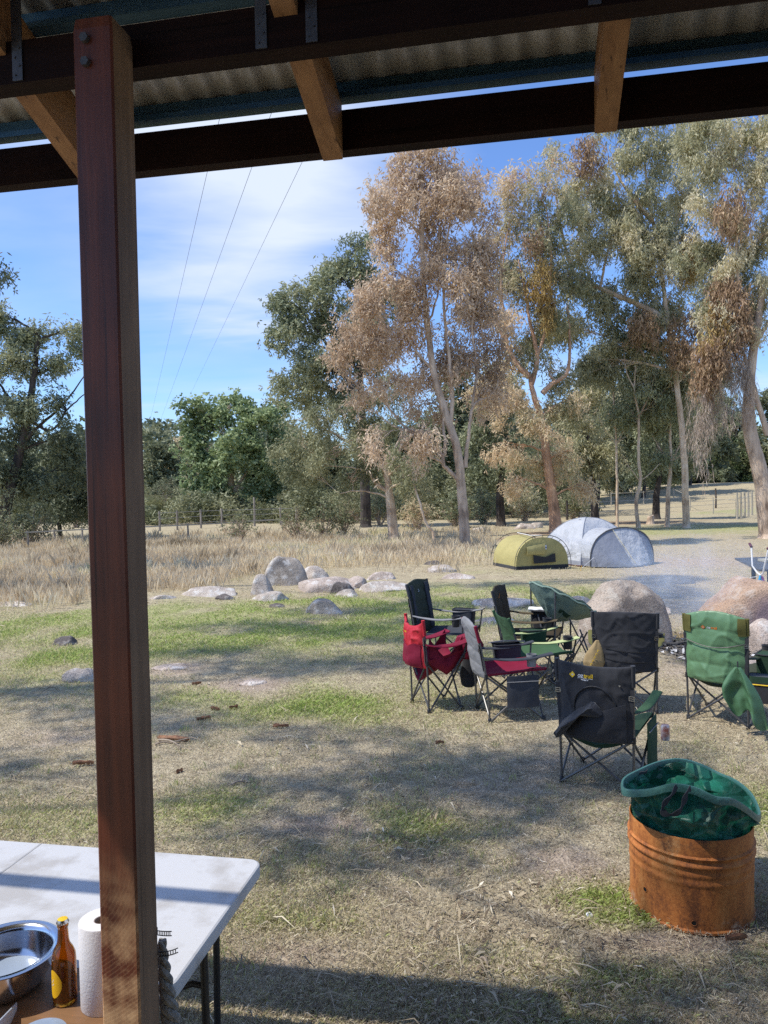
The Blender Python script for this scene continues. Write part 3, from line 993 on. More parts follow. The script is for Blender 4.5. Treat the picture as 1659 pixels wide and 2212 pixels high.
def flat_leaves(x, y, ln, wd, tilt, lift):
    n = len(x)
    a = rng.uniform(0, 2 * PI, n)
    z = hgt(x, y) + lift * rng.random(n) + 0.003
    el = rng.normal(0, tilt, n)
    d = np.stack([np.cos(a) * np.cos(el), np.sin(a) * np.cos(el), np.abs(np.sin(el))], -1)
    s = np.stack([-np.sin(a), np.cos(a), rng.normal(0, 0.35, n)], -1)
    c = np.stack([x, y, z], -1)
    L, Wd = ln[:, None], wd[:, None]
    bow = np.zeros_like(c); bow[:, 2] = np.abs(rng.normal(0, 0.12, n)) * ln
    v = np.stack([c, c + d * L * 0.5 + s * Wd * 0.5 + bow, c + d * L, c + d * L * 0.5 - s * Wd * 0.5 + bow], 1)
    return v.reshape(-1, 3)


n = 230000
x, y = scatter(n, 2.75, 24, 1.45)
keep = (drymask(x, y) < 0.5) & (rng.random(n) < 1.0 - 0.6 * gmask(x, y))
x, y = x[keep], y[keep]; n = len(x)
kind = rng.random(n) * (1 - 0.035 * (fnoise(x, y, 1.9, 31) < 0.35))
ln = np.where(kind < 0.965, rng.uniform(0.012, 0.042, n), rng.uniform(0.025, 0.075, n)) * (1 + 0.03 * y)
wd = np.where(kind < 0.965, rng.uniform(0.0012, 0.0032, n), rng.uniform(0.006, 0.013, n)) * (1 + 0.08 * y)
v = flat_leaves(x, y, ln, wd, 0.30, 0.012)
tint_ = np.clip(np.where(kind < 0.965, np.where(rng.random(n) < .34, 0.0, 0.10) + rng.beta(2, 2, n) * np.where(rng.random(n) < .2, .15, .75), rng.random(n) * 0.8) + np.where(rng.random(n) < 0.06, 0.5, 0), 0, 1)
M['litter'] = leaf_mat('leaf_litter', [(0.0, (0.11, 0.075, 0.05)), (0.25, (0.27, 0.21, 0.14)), (0.55, (0.44, 0.36, 0.24)), (0.8, (0.60, 0.52, 0.37)), (1.0, (0.72, 0.65, 0.52))], trans=0.1, rough=0.8)
lit = np_mesh('leaf_litter', v, np.arange(n * 4).reshape(-1, 4), M['litter'], tint=tint_)
tag(lit, 'dry leaves and straw scattered thinly over the camp ground', 'leaf litter', kind='stuff')

n = 560000
x, y = scatter(n, 2.75, 24, 1.3)
g = gmask(x, y)
cl = np.clip(.55 + .75 * fnoise(x, y, 3.2, 61) + .35 * fnoise(x, y, 9.0, 62), .08, 1.3) * (1 - .85 * gblob(x, y, DIRT))
keep = (rng.random(n) < (0.26 * cl + 1.0 * g ** 1.2)) & (drymask(x, y) < 0.5) & (gblob(x, y, ASH) < 0.3)
x, y, g = x[keep], y[keep], g[keep]; n = len(x)
a = rng.uniform(0, 2 * PI, n)
h_ = rng.uniform(0.012, 0.034, n) * (0.7 + 0.45 * g) * (1 + 0.025 * y)
w_ = rng.uniform(0.0008, 0.0017, n) * (1 + 0.20 * y)
base = np.stack([x, y, hgt(x, y) - 0.002], -1)
lean = np.stack([np.cos(a), np.sin(a), np.zeros(n)], -1) * (h_ * rng.uniform(0.3, 1.5, n))[:, None]
sd = np.stack([-np.sin(a), np.cos(a), np.zeros(n)], -1) * w_[:, None]
up = np.zeros((n, 3)); up[:, 2] = h_
v = np.stack([base - sd, base + sd, base + sd * 0.6 + up * 0.75 + lean * 0.45, base + up + lean], 1).reshape(-1, 3)
tint_ = np.clip(0.02 + 0.72 * g + rng.normal(0, 0.16, n), 0, 1)
M['lawn'] = leaf_mat('lawn_grass', [(0.0, (0.62, 0.54, 0.36)), (0.3, (0.54, 0.50, 0.27)), (0.55, (0.43, 0.47, 0.17)), (0.8, (0.34, 0.42, 0.11)), (1.0, (0.38, 0.50, 0.12))], trans=0.35, rough=0.6)
lw = np_mesh('lawn_grass', v, np.arange(n * 4).reshape(-1, 4), M['lawn'], tint=tint_)
tag(lw, 'short patchy green grass growing over the camp ground', 'grass', kind='stuff')


def tufts(n, region, hmin, hmax, blades, spread, width, y0, y1, pw):
    x, y = scatter(n, y0, y1, pw)
    k = region(x, y)
    x, y = x[k], y[k]
    n = len(x)
    hs = rng.uniform(hmin, hmax, n)
    t0 = rng.random(n)
    x = np.repeat(x, blades) + rng.normal(0, spread, n * blades)
    y = np.repeat(y, blades) + rng.normal(0, spread, n * blades)
    hs = np.repeat(hs, blades) * rng.uniform(0.55, 1.1, n * blades)
    tt = np.repeat(t0, blades)
    n = len(x)
    a = rng.uniform(0, 2 * PI, n)
    base = np.stack([x, y, hgt(x, y) - 0.01], -1)
    ln_ = rng.uniform(0.03, 0.45, n) * hs
    lean = np.stack([np.cos(a) * ln_, np.sin(a) * ln_, np.zeros(n)], -1)
    b2 = rng.uniform(0, PI, n)
    w = width * rng.uniform(0.6, 1.4, n) * (0.5 + y / 30)
    sd = np.stack([np.cos(b2) * w, np.sin(b2) * w, np.zeros(n)], -1)
    up = np.zeros((n, 3)); up[:, 2] = hs
    v = np.stack([base - sd * 0.5, base + sd * 0.5, base + sd * 0.4 + up * 0.66 + lean * 0.36, base + up + lean], 1).reshape(-1, 3)
    return v, n, np.clip(0.6 * tt + 0.4 * rng.random(n), 0, 1)


def dryregion(x, y):
    d = np.clip(.5 * drymask(x, y) + .5 * drymask(x, y - 1.8), 0, 1)
    thin = np.clip((y - np.interp(ppx(x, y), [0, 700, 1000, 1080], [30, 27, 24.5, 23.0])) / 4, 0, 1) * .6     # thins out towards the trees
    hole = np.clip((fnoise(x, y, .9, 41) - .15) * 2.2, 0, .92)
    return (rng.random(len(x)) < d * (1 - thin) * (1 - hole) + .10 * np.clip(d + .35 * (drymask(x, y + 1.6) > .5), 0, 1))


V_, T_, N_ = [], [], 0
for cnt, h0, h1, bl, sp_, wd_, sh in ((13000, .10, .27, 22, .34, .0034, .12), (5500, .22, .40, 26, .20, .0034, 0), (600, .36, .56, 26, .08, .003, -.2)):
    v, n, t_ = tufts(cnt, dryregion, h0, h1, bl, sp_, wd_, 13.0, 38, 0.9)
    b_ = v.reshape(-1, 4, 3)[:, 0]
    t_ = np.clip(t_ * .55 + .30 + .42 * fnoise(b_[:, 0], b_[:, 1], .55, 51) + sh * .5, 0, 1)
    V_.append(v); T_.append(t_); N_ += n
v, n, t_ = np.vstack(V_), N_, np.concatenate(T_)
M['dry'] = leaf_mat('dry_grass', [(0.0, (0.28, 0.22, 0.14)), (0.3, (0.58, 0.47, 0.31)), (0.6, (0.76, 0.64, 0.45)), (0.85, (0.80, 0.70, 0.49)), (1.0, (0.62, 0.58, 0.30))], trans=0.3, rough=0.8)
dg = np_mesh('dry_grass', v, np.arange(n * 4).reshape(-1, 4), M['dry'], tint=t_)
tag(dg, 'tall pinkish dry grass standing in a band behind the lawn', 'dry grass', kind='stuff')

# sparse low tussocks and fine dark twigs
v, n, t_ = tufts(1500, lambda x, y: (drymask(x, y) < .3) & (fnoise(x, y, 1.5, 71) > -.1) & (gblob(x, y, DIRT) < .5), .025, .075, 22, .035, .0016, 2.9, 20, 1.2)
tag(np_mesh('lawn_tussocks', v, np.arange(n * 4).reshape(-1, 4), M['lawn'], tint=np.clip(t_ * .75, 0, 1)), 'small grass tussocks dotted over the camp ground', 'grass', kind='stuff')
n = 2600
x, y = scatter(n, 2.8, 24, 1.3)
k = (drymask(x, y) < .5) & (fnoise(x, y, 1.2, 81) > -.25); x, y = x[k], y[k]; n = len(x)
v = flat_leaves(x, y, rng.uniform(.05, .20, n) * (1 + .03 * y), rng.uniform(.003, .006, n) * (1 + .10 * y), .12, .012)
tag(np_mesh('twig_litter', v, np.arange(n * 4).reshape(-1, 4), M['litter'], tint=np.clip(rng.beta(1.2, 2.2, n), 0, 1)), 'fine dry twigs and bark slivers lying on the camp ground', 'twig litter', kind='stuff')
# ------------------------------------------------------------------ trees
def tube_np(pts, r0, r1, n):
    pts = np.asarray(pts, dtype=float)
    k = len(pts)
    d = np.gradient(pts, axis=0)
    d /= np.maximum(np.linalg.norm(d, axis=1, keepdims=True), 1e-9)
    ref = np.where(np.abs(d[:, :1]) < 0.8, np.array([[1.0, 0, 0]]), np.array([[0, 1.0, 0]]))
    ref = np.repeat(ref[:1], k, 0)
    a = ref - d * np.sum(ref * d, 1, keepdims=True)
    a /= np.maximum(np.linalg.norm(a, axis=1, keepdims=True), 1e-9)
    b = np.cross(d, a)
    ang = np.arange(n) * 2 * PI / n
    r = np.linspace(r0, r1, k)[:, None, None]
    v = pts[:, None, :] + r * (a[:, None, :] * np.cos(ang)[None, :, None] + b[:, None, :] * np.sin(ang)[None, :, None])
    i, j = np.meshgrid(np.arange(k - 1), np.arange(n), indexing='ij')
    j2 = (j + 1) % n
    q = np.stack([i * n + j, i * n + j2, (i + 1) * n + j2, (i + 1) * n + j], -1).reshape(-1, 4)
    return v.reshape(-1, 3), q


def smooth_path(pts, per=4, wob=0.0):
    pts = np.asarray(pts, dtype=float)
    if len(pts) < 3:
        t = np.linspace(0, 1, per * 2)[:, None]
        out = pts[0] * (1 - t) + pts[-1] * t
    else:
        out = []
        p = np.vstack([2 * pts[0] - pts[1], pts, 2 * pts[-1] - pts[-2]])
        for i in range(1, len(p) - 2):
            for s in range(per):
                t = s / per
                a, b, c, d = p[i - 1], p[i], p[i + 1], p[i + 2]
                out.append(0.5 * (2 * b + (c - a) * t + (2 * a - 5 * b + 4 * c - d) * t * t + (3 * b - a - 3 * c + d) * t ** 3))
        out.append(pts[-1]); out = np.array(out)
    if wob:
        out[1:-1] += rng.normal(0, wob, (len(out) - 2, 3))
    return out


class Wood:
    def __init__(s): s.v = []; s.q = []; s.n = 0; s.sk = []; s.sr = []

    def add(s, path, r0, r1, n=7, skel=True):
        v, q = tube_np(path, r0, r1, n)
        s.v.append(v); s.q.append(q + s.n); s.n += len(v)
        if skel:
            s.sk.append(np.asarray(path)); s.sr.append(np.linspace(r0, r1, len(path)))

    def build(s, name, m_, parent):
        return np_mesh(name, np.vstack(s.v), np.vstack(s.q), m_, parent=parent, smooth=True)


def leaf_quads(cen, per, spread, ln, wd, droop, tint0, tvar):
    """cen (K,3) cluster centres -> vertices of lance-shaped leaves strung on short hanging threads"""
    K = len(cen)
    n = K * per
    sp = np.asarray(spread)
    th = 5                                     # threads per cluster
    off = rng.normal(0, 1, (K, th, 3)) * sp
    ti = rng.integers(0, th, (K, per))
    c = np.repeat(cen, per, 0) + off[np.repeat(np.arange(K), per), ti.ravel()]
    fall = np.clip(droop, 0.2, 2.5) * sp[2] * 1.1
    c[:, 2] -= rng.random(n) * fall
    c += rng.normal(0, 1, (n, 3)) * sp * 0.22
    d = rng.normal(0, 1, (n, 3)); d[:, 2] = d[:, 2] * 0.6 - droop
    d /= np.linalg.norm(d, axis=1, keepdims=True)
    s = np.cross(d, rng.normal(0, 1, (n, 3)))
    s /= np.maximum(np.linalg.norm(s, axis=1, keepdims=True), 1e-9)
    L = (ln * rng.uniform(0.4, 1.55, n))[:, None]
    Wd = (wd * rng.uniform(0.7, 1.3, n))[:, None]
    v = np.stack([c, c + d * L * 0.42 + s * Wd * 0.5, c + d * L, c + d * L * 0.42 - s * Wd * 0.5], 1).reshape(-1, 3)
    t = np.repeat(tint0, per) + rng.normal(0, tvar, n)
    return v, np.clip(t, 0, 1), n


def clump_points(c, R, K):
    """cluster centres gathered into foliage clumps inside an ellipsoid"""
    S = max(4, int(PI * R[0] * R[2] * 1.35 / max(.5, R.mean() * .6)))
    u = rng.normal(0, 1, (S, 3)); u /= np.linalg.norm(u, axis=1, keepdims=True)
    sc = u * (rng.random(S) ** (1 / 2.3))[:, None] * R
    rc_ = 0.24 * R.mean() ** .55 * rng.uniform(.6, 1.5, S)
    w = rc_ ** 2; w /= w.sum()
    k = rng.choice(S, K, p=w)
    q = rng.normal(0, 1, (K, 3)); q /= np.linalg.norm(q, axis=1, keepdims=True)
    q[:, 2] *= .8
    pts = sc[k] + q * (rc_[k] * rng.random(K) ** .4)[:, None] * 1.5
    return pts + c, rng.normal(0, .13, S)[k]


def lobe_points(c, r, K, shell=2.0, gap=0.0):
    u = rng.normal(0, 1, (K, 3)); u /= np.linalg.norm(u, axis=1, keepdims=True)
    rr = rng.random(K) ** (1 / shell)
    p = u * rr[:, None] * np.asarray(r) + np.asarray(c)
    return p, rr


def tree(name, label, Y, trunk_px, lobes, leaf, wood_m, leaf_m, r0=0.2, dens=30.0, group=None, per=22, limbs=(), spread=None, droop=1.2,
         tint=(0.2, 0.8), tvar=0.11, extra=(), cat='tree', depth_k=0.8, twigs=1.0, limb_r=0.05, base=None, crown='crown'):
    """trunk_px: [(px,py[,dY])...] from the base up;  lobes: (px,py,rx,ry[,dY[,tint]]) in photo pixels at depth Y"""
    if base is None:
        g = G(*trunk_px[0][:2]) if Y is None else None
        if Y is None: Y = g.y
        b0 = P(trunk_px[0][0], trunk_px[0][1], Y); b0.z = float(hgt(b0.x, Y))
    else:
        b0 = Vector(base)
    root = thing(name, label, cat, b0, 0, group)
    off = np.array(b0)
    dens = dens * 1.75; leaf = (leaf[0] * .90, leaf[1] * 1.05); per = int(per * 1.55)

    def pt(q):
        return np.array(P(q[0], q[1], Y + (q[2] if len(q) > 2 else 0)))
    W_ = Wood()
    tp = [np.array(b0)] + [pt(q) for q in trunk_px[1:]]
    tp[0][2] -= 0.12
    path = smooth_path(tp, 5, 0.008)
    W_.add(path - off, r0, max(r0 * 0.28, 0.03), 10)
    # root flare
    W_.add(np.array([[0, 0, -0.12], [0, 0, 0.05], [0, 0, 0.35]]), r0 * 1.45, r0 * 0.85, 10, False)
    for (lp, ra, rb) in limbs:
        W_.add(smooth_path([pt(q) for q in lp], 5, 0.012) - off, ra, rb, 8)
    V = []; T = []; nn = 0
    for lo in lobes:
        px, py, rx, ry = lo[:4]
        dY = lo[4] if len(lo) > 4 else 0
        tb = lo[5] if len(lo) > 5 else None
        c = np.array(P(px, py, Y + dY)) - off
        k = (Y + dY) / F
        R = np.array([rx * k, max(rx, ry) * k * depth_k, ry * k])
        area = PI * R[0] * R[2]
        K = max(6, int(area * dens))
        p, ct = clump_points(c, R, K)
        # gaps: drop clusters by a smooth noise so that sky shows through
        gp = fnoise(p[:, 0] * 1.0 + p[:, 1] * 0.6, p[:, 2] + p[:, 1] * 0.5, 2.4 / max(0.6, R.mean() * 0.5), int(rng.integers(1e6)))
        ct = ct[gp > -0.62]; p = p[gp > -0.62]
        K = len(p)
        # limb from the nearest lower wood to the lobe centre, then twigs to some clusters
        if twigs > 0 and len(W_.sk):
            sk = np.vstack(W_.sk); sr = np.concatenate(W_.sr)
            dd = np.linalg.norm(sk - c, axis=1) + np.maximum(0, sk[:, 2] - c[2] + 0.2) * 2.0
            j = int(np.argmin(dd)); s0 = sk[j]
            mid = s0 * 0.45 + c * 0.55 + np.array([0, 0, 0.10 * np.linalg.norm(c - s0)])
            lp = smooth_path([s0, mid, c + np.array([0, 0, 0.2 * R[2]])], 5, 0.02)
            W_.add(lp, min(sr[j] * 0.7, limb_r), 0.012, 6)
            for q in rng.choice(K, min(K, int(twigs * 14)), replace=False):
                s1 = lp[int(rng.integers(3, len(lp)))]
                m1 = (s1 + p[q]) / 2 + np.array([0, 0, 0.08])
                W_.add(smooth_path([s1, m1, p[q]], 3, 0.015), 0.014, 0.004, 4, False)
        if tb is None: tb = rng.uniform(*tint)
        t0 = np.clip(tb + ct + rng.normal(0, 0.06, K), 0, 1)
        sp = tuple(q * .74 for q in (spread or (0.20, 0.20, 0.24)))
        v, t, n = leaf_quads(p, per, sp, leaf[0], leaf[1], droop, t0, tvar)
        V.append(v); T.append(t); nn += n
    W_.build('trunk', wood_m, root)
    if V:
        np_mesh(crown, np.vstack(V), np.arange(nn * 4).reshape(-1, 4), leaf_m, tint=np.concatenate(T), parent=root)
    for (pname, elobes, em, el, eper, edens, edroop) in extra:
        for lo in elobes:
            px, py, rx, ry = lo[:4]
            dY = lo[4] if len(lo) > 4 else -0.6
            c = np.array(P(px, py, Y + dY)) - off
            k = (Y + dY) / F
            R = np.array([rx * k, rx * k * 0.8, ry * k])
            K = max(6, int(PI * R[0] * R[2] * edens))
            p, _ = lobe_points(c, R, K, 2.6)
            v, t, n = leaf_quads(p, eper, (0.10, 0.10, 0.16), el[0], el[1], edroop, np.clip(rng.normal(0.5, 0.18, K), 0, 1), 0.18)
            np_mesh(pname, v, np.arange(n * 4).reshape(-1, 4), em, tint=t, parent=root)
    return root


M['bark_grey'] = bark_mat('grey_bark', (0.72, 0.57, 0.43), (0.50, 0.38, 0.28), (0.18, 0.125, 0.09))
M['bark_pale'] = bark_mat('pale_bark', (0.78, 0.66, 0.52), (0.60, 0.46, 0.33), (0.28, 0.19, 0.13))
M['bark_red'] = bark_mat('stripped_red_bark', (0.70, 0.47, 0.31), (0.52, 0.32, 0.205), (0.22, 0.14, 0.095))
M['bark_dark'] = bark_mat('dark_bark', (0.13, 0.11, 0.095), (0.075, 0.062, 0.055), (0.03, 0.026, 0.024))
M['lf_dead'] = leaf_mat('dead_brown_leaves', [(0.0, (0.28, 0.19, 0.125)), (0.4, (0.54, 0.405, 0.275)), (0.75, (0.73, 0.575, 0.41)), (1.0, (0.84, 0.70, 0.52))], 0.40)
M['lf_mix'] = leaf_mat('half_dead_leaves', [(0.0, (0.28, 0.29, 0.16)), (0.35, (0.50, 0.48, 0.29)), (0.6, (0.69, 0.56, 0.36)), (1.0, (0.82, 0.65, 0.44))], 0.42)
M['lf_gum'] = leaf_mat('grey_green_gum_leaves', [(0.0, (0.25, 0.25, 0.14)), (0.4, (0.50, 0.48, 0.285)), (0.75, (0.69, 0.63, 0.41)), (1.0, (0.82, 0.72, 0.50))], 0.42, spec=0.45, rough=0.45)
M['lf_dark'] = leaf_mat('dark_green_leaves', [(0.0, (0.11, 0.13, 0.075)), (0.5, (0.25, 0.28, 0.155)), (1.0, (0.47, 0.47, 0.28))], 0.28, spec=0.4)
M['lf_bright'] = leaf_mat('fresh_green_leaves', [(0.0, (0.13, 0.18, 0.08)), (0.5, (0.29, 0.365, 0.17)), (1.0, (0.48, 0.54, 0.28))], 0.3, spec=0.35)
M['lf_olive'] = leaf_mat('olive_leaves', [(0.0, (0.12, 0.135, 0.065)), (0.5, (0.26, 0.27, 0.145)), (1.0, (0.44, 0.43, 0.25))], 0.3, spec=0.35)
M['lf_bush'] = leaf_mat('bush_leaves', [(0.0, (0.09, 0.095, 0.04)), (0.5, (0.22, 0.22, 0.085)), (1.0, (0.38, 0.34, 0.14))], 0.3)
M['lf_mist'] = leaf_mat('golden_mistletoe', [(0.0, (0.20, 0.13, 0.06)), (0.45, (0.42, 0.28, 0.10)), (0.8, (0.58, 0.42, 0.14)), (1.0, (0.60, 0.48, 0.20))], 0.3)
M['lf_rust'] = leaf_mat('rusty_mistletoe', [(0.0, (0.20, 0.13, 0.085)), (0.5, (0.42, 0.28, 0.165)), (1.0, (0.58, 0.42, 0.25))], 0.3)
M['lf_strand'] = leaf_mat('dead_hanging_strands', [(0.0, (0.20, 0.15, 0.115)), (0.5, (0.45, 0.36, 0.28)), (1.0, (0.60, 0.50, 0.40))], 0.2, rough=0.8)

GL = (0.17, 0.036)
# the tall dead gum in the middle
tree('gum_tree', 'tall half bare gum with dead brown leaves and forked grey trunk', 26.4,
     [(1006, 1186), (1001, 1110), (996, 1044), (987, 970), (962, 890), (937, 803), (923, 703), (914, 590), (912, 450), (910, 370)],
     [(900, 385, 95, 60, 0), (985, 390, 65, 70, .6), (850, 470, 62, 80, -.4), (935, 460, 85, 90, 0), (1025, 470, 62, 90, .4), (850, 580, 75, 70, 0), (950, 580, 85, 80, .5),
      (1040, 590, 45, 70, .2), (800, 660, 72, 60, -.5), (750, 715, 45, 55, -.6), (880, 690, 70, 60, 0), (1010, 690, 55, 60, .5), (790, 760, 62, 55, -.4), (760, 830, 40, 40, -.4),
      (840, 830, 45, 45, 0), (870, 935, 62, 32, -.6, .8), (800, 950, 40, 30, -.8, .85), (905, 985, 30, 22, -.5, .8), (1000, 800, 45, 50, .2), (910, 790, 40, 60, .8), (1050, 770, 40, 60, .4, .3), (930, 340, 70, 30, 0), (870, 400, 60, 60, .5), (985, 640, 60, 60, -.3), (1050, 530, 40, 60, 0), (1065, 680, 40, 60, .5), (960, 760, 50, 50, .6), (830, 740, 60, 50, .4), (900, 620, 60, 60, -.5), (1040, 860, 40, 45, .5, .6), (930, 870, 45, 40, .5, .6)],
     (0.17, 0.042), M['bark_grey'], M['lf_dead'], r0=0.19, dens=19, per=17, tint=(0.35, 0.75), spread=(0.22, 0.22, 0.28), twigs=1.1, limb_r=0.05,
     limbs=[([(972, 925), (977, 850), (968, 760), (960, 676), (963, 542), (985, 420)], .085, .02),
            ([(1006, 1010), (1012, 944), (1022, 877), (1064, 850), (1085, 800)], .075, .02),
            ([(1000, 1046), (975, 1022), (958, 1004), (950, 977), (883, 930), (836, 877), (803, 843)], .085, .02),
            ([(955, 1000), (962, 960), (958, 900), (975, 850)], .07, .03),
            ([(1020, 877), (1030, 800), (1020, 700), (1045, 600)], .05, .015),
            ([(937, 803), (900, 760), (868, 700), (850, 600)], .05, .015),
            ([(923, 703), (945, 640), (948, 520), (960, 430)], .04, .012),
            ([(883, 930), (840, 915), (790, 870)], .035, .01)])
# pale leafed tree left of it
tree('gum_tree', 'low spreading olive gum with pale orange trunk left of the dead tree', 31.0,
     [(850, 1161), (846, 1110), (841, 1070), (836, 1030), (815, 985), (790, 940)],
     [(690, 915, 70, 42, .5), (760, 890, 72, 50, 1), (640, 965, 52, 40, 1), (720, 975, 72, 40, -.5), (800, 930, 55, 52, .5), (870, 1010, 45, 52, -.6, .9), (660, 1030, 60, 35, 1.2), (760, 1030, 55, 32, .3), (905, 1040, 32, 36, -.4, .8), (830, 870, 50, 50, 1.5)],
     (0.17, 0.038), M['bark_pale'], M['lf_olive'], r0=0.23, dens=22, per=17, tint=(0.35, 0.75), limb_r=0.07,
     limbs=[([(838, 1062), (810, 1041), (770, 972), (721, 937), (680, 920)], .10, .02), ([(836, 1040), (850, 980), (870, 930)], .08, .02),
            ([(843, 1078), (815, 1066), (770, 1060), (735, 1066)], .05, .015), ([(800, 1020), (760, 1010), (700, 1005)], .04, .012)])
# big dark gum behind
tree('gum_tree', 'big dark green gum rising behind the brown dead tree', 42.0,
     [(790, 1140), (788, 1000), (782, 880), (775, 760), (770, 640)],
     [(650, 645, 62, 40, 0), (612, 668, 42, 30, -.5), (730, 600, 70, 55, 0), (770, 545, 50, 45, .5), (660, 720, 85, 45, 0), (745, 690, 75, 70, .6), (690, 800, 85, 55, 0), (640, 850, 45, 50, 1), (790, 770, 60, 70, .8), (820, 640, 60, 80, 1.2), (720, 870, 70, 45, 1.0), (620, 730, 40, 30, -.4)],
     (0.24, 0.075), M['bark_dark'], M['lf_dark'], r0=0.30, dens=12, per=19, tint=(0.35, 0.9), spread=(0.34, 0.34, 0.30), limb_r=0.11, droop=0.7,
     limbs=[([(782, 880), (740, 800), (690, 720), (640, 660)], .14, .03), ([(778, 800), (720, 760), (650, 735)], .09, .02)])
# bright green rounded tree
tree('broadleaf_tree', 'rounded bright green tree with pale forked trunk beyond the fence', 56.0,
     [(492, 1122), (494, 1095), (497, 1060), (500, 1010), (505, 960)],
     [(428, 885, 44, 32, 0), (500, 880, 52, 30, 0), (555, 902, 42, 36, 0), (592, 935, 34, 40, .5), (440, 930, 48, 40, 0), (520, 945, 62, 45, -1), (420, 985, 36, 40, 0), (480, 1000, 60, 42, -1.2), (570, 1000, 48, 46, 0), (410, 1045, 34, 36, .6), (550, 1050, 60, 26, 0), (600, 880, 22, 30, 1), (456, 1055, 36, 30, -.6)],
     (0.30, 0.16), M['bark_pale'], M['lf_bright'], r0=0.42, dens=7.5, per=19, tint=(0.35, 0.75), spread=(0.42, 0.42, 0.36), limb_r=0.15, droop=0.3,
     limbs=[([(496, 1080), (480, 1050), (462, 1010)], .2, .05), ([(497, 1075), (520, 1040), (545, 1000)], .2, .05)])
# hillside trees
for i, (px, py, rx, ry, Yd, lab, lm) in enumerate([
        (350, 1000, 42, 62, 88, 'dull brownish green tree on the hillside just right of the timber post', 'lf_olive'),
        (402, 985, 46, 62, 96, 'rusty brown crowned tree on the hillside beside the bright green tree', 'lf_mix'),
        (640, 985, 42, 70, 74, 'slim grey green gum between the bright green tree and the olive gum', 'lf_gum'),
        (575, 1010, 60, 60, 70, 'dark bushy tree behind the right side of the bright green tree', 'lf_dark')]):
    tree('hill_tree', lab, Yd, [(px, py + ry + 45), (px + 2, py + 20), (px + 3, py - 10)],
         [(px - rx * .4, py + ry * .2, rx * .6, ry * .55), (px + rx * .4, py, rx * .6, ry * .6), (px, py - ry * .45, rx * .55, ry * .5), (px, py + ry * .55, rx * .8, ry * .45)],
         (0.42, 0.20), M['bark_grey'], M[lm], r0=0.3, dens=4.5, per=22, spread=(0.6, 0.6, 0.5), tint=(.3, .7), limb_r=.14, droop=.5)
# left edge trees
tree('gum_tree', 'large grey green gum filling the left edge behind the timber post', 33.0,
     [(8, 1172), (10, 1120), (20, 1060), (40, 990), (60, 900), (75, 800), (82, 720)],
     [(15, 690, 55, 42, 0, .55), (75, 715, 50, 42, 0, .6), (140, 722, 42, 26, .5, .7), (30, 790, 62, 45, 0), (95, 800, 48, 40, .4), (60, 880, 75, 45, -.6), (142, 880, 34, 30, 0, .25), (30, 965, 70, 50, 0, .2), (120, 960, 65, 50, .4, .2), (90, 1040, 95, 48, .5, .2), (-50, 760, 60, 90, 0), (-60, 900, 70, 90, 0), (150, 1010, 45, 50, .8, .3), (-40, 1040, 70, 60, 0), (170, 760, 22, 40, .6, .6)],
     (0.20, 0.055), M['bark_dark'], M['lf_dark'], r0=0.30, dens=19, per=18, tint=(0.4, 0.85), spread=(0.28, 0.28, 0.28), limb_r=0.09, droop=0.7,
     limbs=[([(45, 960), (90, 915), (140, 870), (190, 800)], .09, .02), ([(55, 900), (110, 930), (150, 880), (185, 850)], .07, .02), ([(60, 900), (20, 860), (-20, 800)], .1, .03)])
tree('gum_tree', 'dark shadowed tree right of the left edge gum under its crown', 37.0,
     [(130, 1160), (126, 1100), (118, 1040)],
     [(110, 1010, 80, 60, 0), (170, 1050, 60, 60, 0), (60, 1080, 70, 45, 0), (190, 980, 50, 50, 0), (130, 1090, 70, 34, -.5), (240, 1060, 60, 60, 0)],
     (0.22, 0.06), M['bark_dark'], M['lf_dark'], r0=0.12, dens=13, per=18, tint=(0.1, 0.5), spread=(0.3, 0.3, 0.3))
tree('gum_tree', 'leafy branch tip of an overhanging gum at the upper left edge', 19.0,
     [(-330, 1262), (-320, 1000), (-280, 760), (-170, 600)],
     [(-22, 565, 32, 42, 0, .1), (-120, 560, 90, 70, 0), (-230, 600, 110, 110, 0), (-250, 480, 110, 90, 0), (-130, 450, 90, 60, 0)],
     (0.14, 0.04), M['bark_grey'], M['lf_dark'], r0=0.2, dens=26, per=16, tint=(0.1, 0.5), limbs=[([(-280, 760), (-150, 620), (-40, 560), (5, 545)], .06, .01)])
